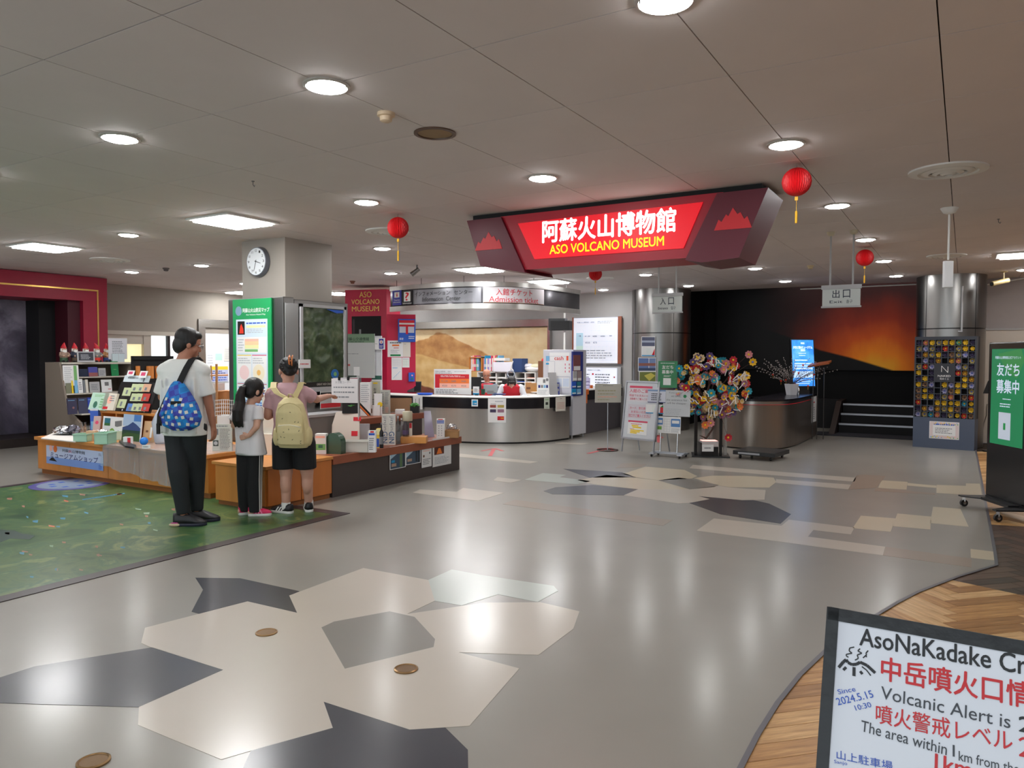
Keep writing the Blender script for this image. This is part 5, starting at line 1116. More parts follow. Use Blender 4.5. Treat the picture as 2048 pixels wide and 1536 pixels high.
t = thing('display_tier', 'raised brown-edged tier standing on the dark display cabinet', 'cabinet', (-6.4, 7.5, ZO))
g = MB(); g.box((-6.58, 6.75, ZO), (-6.25, 8.02, .66), DARKLAM); g.build('carcass', t); g = MB(); g.box((-6.6, 6.73, .66), (-6.23, 8.04, .735), BROWNTOP); g.build('top', t, bevel=.003)
ZT = .735
t = thing('display_tier', 'grey rear tier between the relief map and the woman', 'cabinet', (-6.4, 6.2, ZO)); g = MB(); g.box((-6.6, 5.8, ZO), (-6.32, 6.7, .80), M('tier_grey', (120, 118, 116), .5)); g.build('carcass', t); g = MB(); g.box((-6.61, 5.79, .80), (-6.3, 6.71, .83), LGREY); g.build('top', t)
# banner, plastic cover
P = PY(5.008)
sheet('shop_banner', 'blue and white cloth banner of the museum shop on the cabinet front', 'banner', P, (93, 890, 207, 942),
      [('r', 0, .62, 1, 1, M('banner_blue', (130, 160, 220), .7)), ('t', '阿蘇火山博物館', .3, .10, .7, .27, INK, .01), ('t', '火', .41, .10, .47, .27, REDI, .03), ('t', 'ミュージアムショップ', .08, .34, .92, .64, NAVY, .03), ('c', .17, .15, .035, ORNG), ('c', .09, .14, .03, SALM), ('p', [(.05, .82), (.1, .64), (.13, .64), (.2, .84)], BLACK), ('l', .93, .1, .98, .25, 3, INKG), ('l', .93, .7, .98, .95, 4, BLUEI)], base=M('banner_pale', (196, 206, 232), .7), th=.004)
PLM = M('plastic_film', (170, 192, 206), .18, alpha=.40, noise=.12, nscale=5, ani=(6, 1, .3))
g = MB(); secs = []; x0, x1 = -8.52, -6.69; n = 60
for i in range(n+1):
    f = i/n; x = x0+(x1-x0)*f; wv = .012*math.sin(f*61)+.01*math.sin(f*33+1)+.006*math.sin(f*117); hem = .22-.17*f if f < .6 else .09-.03*(f-.6)
    hem += .012*math.sin(f*23); col = [Vector((x, 5.75, ZL+.004))]+[Vector((x, 5.75-.77*k/4, ZL+.004+.004*math.sin(f*40+k*2))) for k in range(1, 5)]
    col += [Vector((x+.1*(k/6)*(-.3), 4.968-wv*k/6-.012*k/6, ZL-.005-(ZL-.005-hem)*k/6)) for k in range(0, 7)]; secs.append(col)
vs = [v for s_ in secs for v in s_]; k_ = len(secs[0]); g.add(vs, [(i*k_+j, (i+1)*k_+j, (i+1)*k_+j+1, i*k_+j+1) for i in range(n) for j in range(k_-1)], PLM)
tag(g.build('plastic_cover', smooth=True, fixn=False), 'translucent plastic sheet draped over the right half of the wooden shop cabinet', 'cover')
P = PX(-5.685)
for (b, lb, it) in (((779, 894, 811, 934), 'photo notice with a glass and green bottle, leftmost on the dark cabinet', [('r', .04, .03, .96, .97, M('photo_steel', (60, 80, 100), .5)), ('p', [(.04, .03), (.96, .03), (.96, .1), (.04, .55)], M('pale_sky', (175, 205, 225), .5)), ('p', [(.05, .06), (.5, .06), (.05, .4)], LBLUE), ('r', .62, .3, .78, .95, M('bottle_green', (90, 120, 80), .5)), ('r', .84, .25, .93, .95, M('bottle_dark', (25, 35, 45), .5)), ('r', .1, .75, .4, .88, M('photo_faces', (180, 150, 130), .5)), ('r', .1, .6, .3, .7, CYANI)]),
                    ((811, 889, 841, 925), 'photo notice with dark bottles, second on the dark cabinet', [('r', .04, .03, .96, .97, M('photo_steel')), ('p', [(.04, .03), (.96, .03), (.96, .1), (.04, .65)], M('pale_sky')), ('t', 'JINJIN', .1, .08, .5, .18, CYANI, .02), ('r', .65, .25, .76, .9, M('bottle_dark')), ('r', .8, .22, .92, .95, M('bottle_dark')), ('r', .1, .72, .4, .85, M('photo_faces'))]),
                    ((843, 884, 863, 932), 'narrow white notice with small round pictures, third on the dark cabinet', [('c', .2, .13, .08, YELL), ('c', .7, .12, .06, LGREEN), ('l', .25, .26, .8, .3, 1, REDI), ('l', .15, .34, .85, .4, 1, SALM), ('c', .2, .56, .08, BRWN), ('c', .8, .47, .07, GREY), ('l', .1, .66, .9, .9, 4, INKG)]),
                    ((865, 878, 902, 927), 'white notice with a lava photo, rightmost on the dark cabinet', [('l', .08, .1, .4, .22, 2, REDI), ('r', .08, .26, .6, .58, M('lava_photo', (90, 40, 25), .5)), ('p', [(.2, .56), (.3, .36), (.4, .36), (.5, .56)], M('lava_orange', (240, 130, 50), .5)), ('l', .1, .66, .9, .92, 5, INKL)])):
    sheet('notice', lb, 'notice', P.off(.002), b, it)

# ---- bookshelf with gnomes
P = PY(6.33); uvp = lambda x, y: P.uv(x, y)
BSC = M('bookshelf_taupe', (128, 116, 104), .6); BSW = M('bookshelf_cream', (200, 194, 182), .55)
prof = [uvp(90, 725), uvp(118, 725), uvp(134, 818), uvp(160, 846), uvp(160, 900)]; zt = 1.385
prof = [(prof[0][0], 0), (prof[0][0], zt), (prof[1][0], zt), (prof[2][0], prof[2][1]), (prof[3][0], prof[3][1]), (prof[4][0], 0)]
t = thing('bookshelf', 'cream and taupe bookshelf with slanted sides full of booklets, gnomes on top', 'bookshelf', (-12.2, 6.9, 0))
Y0, Y1 = 6.33, 7.52
for y in (Y0, Y1-.03): g = MB(); g.prism([(u, y, v) for u, v in prof], (0, .03, 0), BSC); g.build('side_panel', t)
xb = prof[0][0]; g = MB(); g.box((xb, Y0+.03, 0), (xb+.02, Y1-.03, zt-.02), BSC); g.build('back_panel', t)
g = MB(); g.box((xb, Y0+.03, zt-.03), (prof[2][0]-.0+.03, Y1-.03, zt), BSW); g.build('top_board', t)
xf = lambda z: prof[2][0]+(prof[3][0]-prof[2][0])*(zt-z)/(zt-prof[3][1]) if z > prof[3][1] else prof[4][0]
shz = [P.uv(125, 752)[1]-.02, P.uv(131, 784)[1]-.03, P.uv(137, 820)[1]-.05, P.uv(150, 835)[1]-.16]
for z in shz: g = MB(); g.box((xb+.02, Y0+.03, z-.02), (xf(z)-.005, Y1-.03, z), BSW); g.build('shelf', t)
g = MB()
for y in (Y0-.002,):
    pass
def shelf_book(z, py0, py1, h, m, lb, items=(), face=True, nm='booklet', tilt=.12):
    a = on_x(py0, 780, xf(z)-.04); b = on_x(py1, 780, xf(z)-.04); Pp = Plane(Vector((xf(z)-.05, a.y, z+.001)), PI/2, tilt)
    sheet(nm, lb, 'booklet', Pp, (0, 0, b.y-a.y, h), items, base=m, th=.018, px=False, group='booklets in the bookshelf')
shelf_book(shz[0], 158, 176, .12, M('book_navy', (32, 42, 66), .4), 'wide dark navy booklet on the top shelf of the bookshelf')
shelf_book(shz[0], 178, 196, .15, M('book_violet', (80, 80, 160), .4), 'violet-blue booklet with a red peak on the top shelf', [('r', 0, .6, 1, 1, M('book_peak', (150, 90, 90), .5))])
shelf_book(shz[0], 198, 212, .13, LGREY, 'grey and white patterned booklet on the top shelf', [('l', .1, .2, .9, .9, 5, INKG)])
shelf_book(shz[0], 148, 156, .14, PAPER, 'narrow white booklet at the left of the top shelf')
shelf_book(shz[0], 224, 238, .24, GREENI, 'bright green booklet at the right of the top shelf', [('l', .3, .5, .8, .6, 1, LGREEN)])
sheet('shelf_notice', 'white notice with a green bar hanging on the left edge of the bookshelf', 'notice', Plane((xf(1.2)+.03, Y0+.02, shz[1]+.12), PI/2, .08), (0, .0, .24, .32), [('r', .68, .02, .88, .95, LGREEN), ('l', .08, .08, .6, .9, 9, INKL)], px=False)
for k, (a, b, h, m, lb) in enumerate(((132, 143, .16, M('book_moss', (120, 122, 100), .5), 'moss green booklet at the left of the middle shelf'), (144, 147, .2, YELL, 'thin yellow booklet on the middle shelf'), (150, 156, .21, LBLUE, 'pale blue spine on the middle shelf'), (157, 166, .22, PAPER, 'white booklet with blue text on the middle shelf'), (167, 171, .2, INKG, 'grey thin booklet on the middle shelf'), (172, 177, .21, PAPERC, 'cream thin booklet on the middle shelf'), (180, 200, .17, LGREY, 'grey photo booklet with white border on the middle shelf'), (204, 224, .2, PAPER, 'white booklet with a grey picture at the right of the middle shelf'))):
    shelf_book(shz[1], a, b, h, m, lb, [('l', .15, .2, .85, .8, 4, INKG)] if k in (3, 6) else ([('r', .3, .2, .7, .5, GREY), ('r', .6, .75, .9, .8, REDI)] if k == 7 else ()))
for k, (a, b, m, lb) in enumerate(((135, 154, M('book_night', (42, 40, 70), .35), 'dark night-blue booklet at the left of the lower shelf'), (157, 175, M('book_night2', (50, 52, 80), .35), 'dark blue booklet in the middle of the lower shelf'), (176, 183, M('book_royal', (35, 60, 160), .35), 'royal blue booklet at the right of the lower shelf'))):
    shelf_book(shz[2], a, b, .24, m, lb, [('l', .1, .1, .9, .18, 1, LBLUE)]+([('c', .6, .6, .12, M('nebula', (130, 90, 90), .5))] if k == 0 else []))
g = MB(); q = Vector((xf(shz[3])-.15, Y0+.4, shz[3])); g.ell(q+Vector((0, 0, .03)), (.1, .14, .03), M('book_night')); tag(g.build('pouch', smooth=True), 'dark blue rounded pouch on the lowest ledge of the bookshelf', 'pouch')
# garden gnomes
SKIN = M('figurine_skin', (205, 165, 140), .5)
def gnome(px, lb, coat, pants, hatlean):
    p = on_x(px, 722, xb+.13); p.z = zt+.001; t = thing('garden_gnome', lb, 'figurine', p, 'gnome figurines on the bookshelf')
    g = MB(); g.lathe([(.045, 0), (.06, .01), (.058, .07), (.05, .08)], p, pants, n=14); g.ell(p+Vector((.04, -.03, .015)), (.045, .022, .016), BLACK); g.ell(p+Vector((.04, .03, .015)), (.045, .022, .016), BLACK); g.build('trousers_and_boots', t, smooth=True)
    g = MB(); g.lathe([(.055, .07), (.064, .10), (.05, .16), (.03, .18)], p, coat, n=14)
    for sd in (-1, 1): g.tube([p+Vector((0, sd*.05, .15)), p+Vector((.03, sd*.075, .11)), p+Vector((.06, sd*.04, .10))], [.02, .018, .014], coat, n=8); g.ell(p+Vector((.065, sd*.035, .10)), .014, SKIN)
    g.build('coat', t, smooth=True)
    g = MB(); c = p+Vector((0, 0, .205)); g.ell(c, (.042, .04, .042), SKIN); g.ell(c+Vector((.042, 0, .0)), .011, SKIN); g.ell(c+Vector((.036, -.016, .012)), .005, INK, 8, 6); g.ell(c+Vector((.036, .016, .012)), .005, INK, 8, 6); g.build('head', t, smooth=True)
    g = MB(); g.ell(c+Vector((.024, 0, -.034)), (.03, .034, .04), WHITE); g.ell(c+Vector((-.005, -.036, -.01)), (.02, .012, .03), WHITE); g.ell(c+Vector((-.005, .036, -.01)), (.02, .012, .03), WHITE); g.build('beard', t, smooth=True)
    g = MB(); g.tube([c+Vector((-.004, 0, .016)), c+Vector((-.004, 0, .035)), c+Vector((-.01, hatlean*.4, .07)), c+Vector((-.02, hatlean, .11))], [.046, .040, .024, .003], M('gnome_hat', (190, 25, 40), .5), n=14); g.build('hat', t, smooth=True)
gnome(128, 'gnome figurine with a hat tipped right, leftmost on the bookshelf', M('gnome_beige', (150, 125, 110), .6), M('gnome_green', (40, 70, 45), .6), .02)
gnome(150, 'gnome figurine in a navy coat holding something brown, second from left', M('gnome_navy', (35, 40, 60), .6), M('gnome_brown', (80, 60, 45), .6), 0)
gnome(172, 'gnome figurine with the big red pointed hat behind the small framed sign', M('gnome_black', (30, 28, 32), .6), M('gnome_brown'), .0)
gnome(194, 'gnome figurine in grey coat and bright red trousers, second from right', M('gnome_grey', (120, 122, 122), .6), M('gnome_red', (210, 50, 35), .6), -.03)
gnome(214, 'gnome figurine in an ochre coat and blue trousers, rightmost on the bookshelf', M('gnome_ochre', (150, 105, 60), .6), M('gnome_blue', (35, 60, 120), .6), 0)
box_item('framed_sign', 'small dark sign in a silver frame on top of the bookshelf', 'sign', 0, 0, 0, 0, 0, 0, PAPER) if False else None
p = on_x(166, 722, prof[2][0]+.0); P3 = Plane((p.x+.02, p.y-.10, zt+.002), math.radians(75), .15)
sheet('framed_sign', 'small dark sign in a silver frame standing on top of the bookshelf', 'sign', P3, (0, 0, .25, .17), [('r', .08, .1, .92, .85, M('slate_board', (52, 54, 64), .5)), ('l', .2, .25, .8, .75, 4, INKL)], base=LGREY, th=.012, px=False)
sheet('clear_notice', 'white notice in a clear sleeve clipped beside the crimson portal edge', 'notice', Plane(on_x(217, 722, xb+.2)*1.0, math.radians(80)), (0, .03, .3, .38), [('l', .2, .12, .85, .85, 9, INKG)], px=False, base=M('sleeve_grey', (205, 205, 212), .3))
sheet('price_tag_block', 'pale blue folded leaflet holder at the right end of the bookshelf top', 'leaflet stand', Plane(Vector((xb+.22, 7.28, zt)), math.radians(85)), (0, 0, .2, .14), [('r', .48, 0, .52, 1, INKL)], px=False, base=M('pale_cyan', (190, 205, 212), .4), th=.03)
# black product rack behind the man
P = PX(-11.2); t = thing('black_product_rack', 'black product rack with orange boxes behind the man', 'rack', P.hit(300, 790)); t.location.z = 0
u0, v1 = P.uv(266, 712); u1, v0 = P.uv(340, 790)
g = MB(); g.pbox(P, u0, 0, u1, v1, -.06, 0, BLACK); g.build('back_panel', t); g = MB(); g.pbox(P, u0-.02, v1-.06, u1+.02, v1, 0, .08, BLACKM); g.build('top_bar', t)
for k, px in enumerate((274, 295.5, 301.5, 312, 320)):
    a = P.uv(px-2.5, 757); b = P.uv(px+2.5, 732); g = MB(); g.pbox(P, a[0], a[1], b[0], b[1], 0, .05, M('orange_box', (225, 140, 70), .5)); tag(g.build('product_box'), ['leftmost', 'second', 'third', 'fourth', 'rightmost'][k]+' narrow orange box on the black product rack', 'box', 'orange boxes on the black rack')

# ================================================================== GOODS ON THE ISLAND
def bx(nm, lb, cat, x0, y0, x1, y1, z, dep, m, items=(), a=CAMA, lean=0.0, group=None, bev=.003, at=None):
    return box_item(nm, lb, cat, x0, y0, x1, y1, z, dep, m, items, a, lean, group, bev, at)
def bin_(nm, lb, cat, x0, y0, x1, y1, z, dep, m, a=CAMA, th=.006, flare=.0, kind='solid'):
    """open box"""
    o = on_z((x0+x1)/2, y1, z); P = Plane(o, a); u0, v1 = P.uv(x0, y0); u1, _ = P.uv(x1, y1); g = MB()
    if kind == 'solid':
        g.pbox(P, u0, 0, u1, th, -dep, 0, m)
        for (a0, a1, w0, w1) in ((u0, u1, -th, 0), (u0, u1, -dep, -dep+th), (u0, u0+th, -dep, 0), (u1-th, u1, -dep, 0)): g.pbox(P, a0, 0, a1, v1, w0, w1, m)
        g.pbox(P, u0-.008, v1-.012, u1+.008, v1, 0, .008, m); g.pbox(P, u0-.008, v1-.012, u0, v1, -dep, 0, m); g.pbox(P, u1, v1-.012, u1+.008, v1, -dep, 0, m)
    else:
        for k in range(5):
            v = .01+(v1-.015)*k/4
            g.tube([P.pt(u0, v, 0), P.pt(u1, v, 0), P.pt(u1, v, -dep), P.pt(u0, v, -dep), P.pt(u0, v, 0)], .0025, m, n=4)
        n = 12
        for k in range(n+1):
            u = u0+(u1-u0)*k/n; g.tube([P.pt(u, 0, 0), P.pt(u, v1, 0)], .0018, m, n=4); g.tube([P.pt(u, 0, -dep), P.pt(u, v1, -dep)], .0018, m, n=4)
    return tag(g.build(nm), lb, cat)
MINT = M('mint_plastic', (165, 205, 180), .4)
# left cabinet
g = MB(); p = [on_z(x, y, ZL) for x, y in ((82, 878), (150, 885), (185, 868), (110, 866))]
g.prism([Vector((q.x, q.y, ZL)) for q in p], (0, 0, .012), M('white_cloth', (226, 220, 214), .8)); tag(g.build('table_cloth'), 'white cloth on the left end of the shop cabinet', 'cloth')
bin_('tray', 'mint green plastic tray at the left on the shop cabinet', 'tray', 146, 868, 174, 884, ZL, .16, MINT)
bin_('tray', 'mint green plastic tray beside the silver bags on the shop cabinet', 'tray', 188, 866, 215, 889, ZL, .2, MINT)
bin_('tray', 'long pale green tray with snack boxes in the middle of the shop cabinet', 'tray', 218, 862, 250, 880, ZL, .12, M('pale_mint', (190, 215, 195), .4))
def blob(nm, lb, cat, cx_, cy_, r, z, m, s=(1, 1, 1), seed=1, n=14, at=None):
    p = Plane((at[0], at[1], 0), CAMA).hit(cx_, cy_) if at else on_z(cx_, cy_, z); p.z = z; q = scale_at(p); rr = random.Random(seed); g = MB(); R_ = r*q
    g.ell((0, 0, 0), (R_*s[0], R_*s[1], R_*s[2]), m, n, 9)
    g.v = [v*(1+rr.uniform(-.22, .22)) for v in g.v]; mz = min(v.z for v in g.v); g.v = [p+v-Vector((0, 0, mz)) for v in g.v]
    return tag(g.build(nm, smooth=False), lb, cat)
blob('foil_bag', 'crumpled silver foil bag at the left on the shop cabinet', 'bag', 128, 871, 20, ZL, FOIL, (1.2, .8, .45), 2)
blob('foil_bag', 'dark silver foil bag behind the left mint tray', 'bag', 148, 872, 13, ZL, M('dark_foil', (120, 118, 130), .25, .9), (1.2, .8, .8), 3)
blob('foil_bag', 'small silver and blue foil packet inside the second mint tray', 'bag', 205, 873, 13, ZL+.03, FOIL, (1.2, .8, .5), 4)
for k, (x, lb) in enumerate(((164, 'clear plastic bottle leftmost behind the left mint tray'), (171, 'clear plastic bottle second behind the left mint tray'), (178, 'clear plastic cup right of the two clear bottles'))):
    p = on_z(x, 870, ZL); s = scale_at(p); g = MB(); h = 26*s; r = 4*s; g.lathe([(r, 0), (r, h*.6), (r*.4, h*.8), (r*.4, h)] if k < 2 else [(r*.9, 0), (r*1.2, h*.7)], p, GLASS, n=14); tag(g.build('bottle' if k < 2 else 'plastic_cup', smooth=True), lb, 'bottle' if k < 2 else 'cup')
bx('blue_package', 'tall blue package standing behind the clear bottles', 'package', 180, 818, 196, 850, ZL, .06, M('package_blue', (50, 90, 190), .4), [('r', .1, .45, .7, .75, LBLUE), ('r', .0, .0, 1, .06, PAPER)], at=(-9.05, 5.62))
bx('snack_box', 'orange and beige snack box between the mint trays', 'box', 172, 862, 190, 882, ZL, .08, M('snack_beige', (215, 175, 140), .6), [('r', .1, .3, .6, .7, ORNG)])
bx('pink_card', 'pinkish photo card standing above the snack box', 'card', 188, 832, 202, 862, ZL, .02, M('dusty_pink', (190, 165, 160), .6), [('c', .5, .3, .25, PINKI)], lean=.2, at=(-8.95, 5.5))
bx('snack_box', 'low cream snack box right of the long pale green tray', 'box', 250, 868, 268, 880, ZL, .1, M('snack_cream', (220, 205, 180), .6))
# wooden riser with black card board
RSY = 5.45; P = PY(RSY)
t = thing('wooden_riser', 'oak riser shelf carrying the black card board on the shop cabinet', 'shelf', P.hit(245, 870)); t.location.z = ZL
u0 = P.uv(200, 825)[0]; u1 = P.uv(318, 825)[0]; v1 = P.uv(240, 823)[1]
g = MB(); g.pbox(P, u0, v1-.03, u1, v1, -.4, 0, OAKH); g.build('top', t)
for u in (u0, u0+.32, u1-.03): g = MB(); g.pbox(P, u, ZL, u+.03, v1-.03, -.4, -.01, OAK); g.build('side', t)
g = MB(); g.pbox(P, u0, ZL, u1, v1-.03, -.4, -.38, OAK); g.build('back', t)
P = Plane(Vector((0, RSY-.0, v1)), 0, .0); zr = v1
Pc = Plane(Vector((0, RSY+.02, zr)), 0, .35)
cards = [('r', .30, .12, .48, .38, M('card_green', (195, 205, 160), .5)), ('r', .22, .60, .42, .88, M('card_green')), ('r', .36, .18, .42, .34, INKG), ('r', .28, .7, .34, .86, INKG), ('t', 'お守り', .26, -.06, .3, -.05, INK)]
u0, _ = Pc.uv(226, 823); u1, _ = Pc.uv(303, 823); vt = Pc.uv(268, 765)[1]
bo = sheet('card_board', 'black sloping card board with green charm cards on the oak riser', 'board', Pc, (u0, 0, u1, vt), [('r', .14, .20, .36, .48, M('card_green')), ('r', .10, .60, .32, .90, M('card_green')), ('r', .22, .28, .27, .42, INKG), ('r', .17, .68, .22, .84, INKG), ('c', .08, .96, .015, PAPER), ('c', .28, .96, .015, PAPER), ('c', .7, .96, .015, PAPER), ('c', .86, .96, .015, PAPER)], base=BLACK, th=.02, px=False)
Pd = Pc.off(.022)
rows = ((776, ((271, 0), (283, 0), (294, 3))), (795, ((270, 0), (281, 0), (292, 1))), (815, ((262, 2), (272, 0), (282, 0), (292, 1))))
CC = [M('card_green'), M('card_red', (190, 60, 50), .5), M('card_blue', (90, 130, 200), .5), M('card_peach', (220, 170, 140), .5)]
CN_ = ['pale green', 'red and orange', 'blue', 'peach']
for r_, (py, row) in enumerate(rows):
    for c_, (px, k) in enumerate(row):
        sheet('charm_card', '%s charm card, %s in the %s row of the black board' % (CN_[k], ('leftmost', 'second', 'third', 'fourth')[c_], ('top', 'middle', 'bottom')[r_]), 'card', Pd.off(.002*c_), (px-5, py-8, px+5, py+8), [('r', .3, .45, .6, .85, INKG)], base=CC[k], th=.006, group='charm cards on the black board')
sheet('card_header', 'white header plate with dark characters above the black card board', 'sign', Pc.off(.0), (u0+.02, vt, u1-(u1-u0)*.3, vt+.09), [('l', .15, .2, .6, .55, 1, INKG), ('r', .78, .15, .84, .9, INKG)], px=False, th=.01, base=M('header_pale', (205, 215, 220), .5))
sheet('tiny_sign', 'small pink and white sign on a clip above the card board, left one', 'sign', Pc.off(.03), (257, 741, 267, 752), [('r', .2, .2, .8, .7, PINKI)], th=.004)
sheet('tiny_sign', 'small pink and white sign on a clip above the card board, right one', 'sign', Pc.off(.03), (282, 742, 292, 756), [('r', .2, .2, .8, .7, PINKI)], th=.004)
Pe = Plane(Vector((0, RSY+.0, zr)), 0, .3)
sheet('gift_box', 'pale green sloping gift box with dark green marks left of the card board', 'box', Pe, (190, 786, 214, 822), [('c', .35, .7, .12, M('print_green', (60, 110, 90), .5)), ('l', .2, .1, .8, .25, 2, LGREEN), ('l', .6, .3, .8, .9, 4, LGREEN)], base=M('box_mint', (185, 215, 195), .6), th=.03)
sheet('gift_box', 'cream and pink sloping gift box between the green one and the card board', 'box', Pe, (216, 787, 230, 822), [('r', .1, .8, .5, .95, REDI), ('c', .5, .4, .2, SALM), ('l', .5, .1, .9, .5, 3, INKG)], base=M('box_cream', (225, 215, 200), .6), th=.03)
Pf = Plane(Vector((0, RSY-.12, ZL)), 0, .12)
def onP(nm, lb, cat, P, x0, y0, x1, items, base=None, th=.006):
    u0, v1 = P.uv(x0, y0); u1, _ = P.uv(x1, y0); return sheet(nm, lb, cat, P, (u0, 0, u1, v1), items, base=base, th=th, px=False)
onP('product_board', 'white product board with a green dot and small pictures under the riser', 'board', Pf, 208, 832, 250, [('r', .08, .08, .36, .42, M('photo_teal', (40, 110, 130), .5)), ('r', .08, .3, .36, .42, M('photo_green', (60, 110, 60), .5)), ('p', [(.58, .2), (.9, .14), (.92, .38), (.7, .44), (.6, .42)], GREY), ('c', .48, .74, .14, M('fresh_green', (120, 170, 70), .5)), ('r', .75, .6, .8, .98, NAVY)])
onP('landscape_print', 'landscape print with a blue mountain and green field under the riser', 'picture', Pf, 251, 828, 287, [('r', 0, 0, 1, .45, M('sky_print', (170, 195, 225), .5)), ('r', .6, 0, 1, .25, M('sky_deep', (80, 130, 200), .5)), ('p', [(0, .5), (.3, .42), (.55, .28), (.75, .36), (1, .5), (1, .62), (0, .62)], M('mountain_blue', (50, 75, 130), .5)), ('r', 0, .6, 1, 1, M('field_green', (50, 90, 50), .5)), ('p', [(0, .6), (1, .6), (1, .72), (.3, .68), (0, .78)], M('field_dark', (35, 70, 60), .5))], th=.02)
Pg = Plane(on_z(303, 884, ZL), CAMA-.3, .2)
onP('wooden_card', 'light wooden display card with white figures right of the landscape print', 'card', Pg, 291, 842, 316, [('r', .55, .3, .7, .8, PAPER), ('r', .2, .45, .4, .55, BRWN), ('l', .2, .8, .8, .95, 2, ORNG)], base=M('light_wood', (206, 168, 128), .6), th=.012)
bx('tiny_sign', 'small pink and white price sign before the landscape print', 'sign', 248, 860, 258, 872, ZL, .006, PAPER, [('r', .1, .1, .9, .5, PINKI)])
bx('snack_box', 'small white and red box beside the pale green tray', 'box', 246, 874, 262, 889, ZL, .05, PAPER, [('r', .55, .1, .95, .9, REDI)])
g = MB(); p = [on_z(x, y, ZL+.03) for x, y in ((238, 881), (244, 880), (272, 889), (268, 894), (250, 891))]; g.prism([Vector((q.x, q.y, ZL+.008)) for q in p], (0, 0, .02), BLACK); tag(g.build('black_tray'), 'narrow black tray on the plastic sheet left of the blue ball', 'tray')
p = on_z(288, 890, ZL+.008); r_ = 8*scale_at(p); g = MB(); g.ell(p+Vector((0, 0, r_)), r_, M('blue_ball', (20, 120, 215), .35)); tag(g.build('ball', smooth=True), 'bright blue ball on the plastic sheet', 'ball')
bx('price_card', 'small white price card before the blue ball', 'card', 284, 890, 300, 897, ZL+.008, .01, PAPER, [('l', .1, .3, .9, .7, 1, INK)])
g = MB(); p = on_y(322, 870, 5.36); p.z = ZL; s = scale_at(p); g.lathe([(12*s, .02), (17*s, .25), (9*s, .36), (3*s, .42)], p, M('clear_bag', (205, 215, 228), .2, alpha=.75), n=12); g.lathe([(10*s, 0), (12*s, .02)], p, M('clear_bag'), n=12); tag(g.build('plastic_bag', smooth=True), 'pale blue clear plastic bag of goods left of the man', 'bag')
# right part of the left cabinet, behind the man and girl
bin_('wire_basket', 'white wire basket with dark labels behind the girl', 'basket', 430, 800, 480, 833, ZL+.3, .2, WHITE, kind='wire')
bx('basket_stand', 'white pedestal under the wire basket', 'stand', 434, 832, 478, 880, ZL, .2, M('stand_white', (215, 213, 210), .5))
bx('newspaper_card', 'framed newspaper clipping standing left of the girl', 'newspaper', 424, 848, 464, 902, ZL, .02, M('newsprint', (196, 198, 190), .6), [('l', .05, .04, .95, .12, 1, INKG), ('l', .38, .16, .95, .95, 16, GREY), ('r', .05, .18, .32, .4, INKG), ('c', .17, .7, .13, LGREY), ('r', .05, .6, .32, .82, M('dark_photo', (60, 66, 60), .5)), ('c', .18, .71, .1, LGREY)])
t = thing('easel', 'wooden easel in the bright doorway behind the man', 'easel', on_x(435, 835, -13.6)); P = PX(-13.6); EZ = M('easel_wood', (205, 150, 100), .5); t.location.z = 0
def bar(P, x0, y0, x1, y1, w, m, nm, par, d=.02):
    a = P.hit(x0, y0); b = P.hit(x1, y1); b.z = max(b.z, 0); g = MB(); g.cyl(a, b, w, m, n=6); return g.build(nm, par)
bar(P, 433, 728, 434, 850, .025, EZ, 'mast', t); bar(P, 422, 731, 424, 760, .014, EZ, 'mast', t); bar(P, 418, 751, 455, 750, .018, EZ, 'crossbar', t); bar(P, 420, 783, 455, 782, .018, EZ, 'crossbar', t)
sheet('picture_panel', 'colourful picture strip behind the wooden easel in the doorway', 'picture', PX(-16.28), (420, 733, 456, 763), [('r', 0, 0, 1, .22, YELL), ('l', .05, .25, .95, .5, 2, NAVY), ('r', 0, .52, 1, .62, REDI), ('l', .05, .66, .95, .95, 2, BLUEI)], base=M('pale_violet', (190, 195, 225), .5))
sheet('house_poster', 'white house-shaped poster on the bright doorway wall', 'poster', PX(-16.29), (411, 704, 446, 734), [('l', .1, .15, .45, .8, 4, INKL), ('r', .55, .1, .95, .55, M('pale_teal', (180, 225, 205), .5))], base=M('poster_white', (225, 228, 232), .6))
sheet('poster', 'cream sheet right of the house-shaped poster in the doorway', 'poster', PX(-16.29), (448, 694, 462, 722), [('l', .1, .1, .9, .9, 6, INKL)], base=PAPERC)
g = MB(); p = on_x(465, 840, -13.3); g.box((-13.9, p.y+.05, 0), (-13.3, p.y+.7, .74), OAK); tag(g.build('small_cabinet'), 'small oak cabinet in front of the bright doorway', 'cabinet')
g = MB(); p = on_x(432, 830, -13.9); g.box((-14.0, p.y-.25, 0), (-13.92, p.y+.25, .9), LGREY); tag(g.build('white_bin'), 'pale grey bin beside the easel in the doorway', 'bin')
# corner cabinet goods
P = Plane(on_z(560, 900, ZO)+Vector((-.1, .2, 0)), CAMA)
bx('white_box', 'white display box between the girl and the woman', 'box', 524, 790, 548, 868, ZO+.21, .16, M('cream_white', (226, 220, 208), .5), at=(-6.28, 5.55)); bx('white_plinth', 'white plinth behind the girl on the oak corner cabinet', 'plinth', 522, 868, 566, 912, ZO, .2, M('cream_white'), at=(-6.25, 5.5))
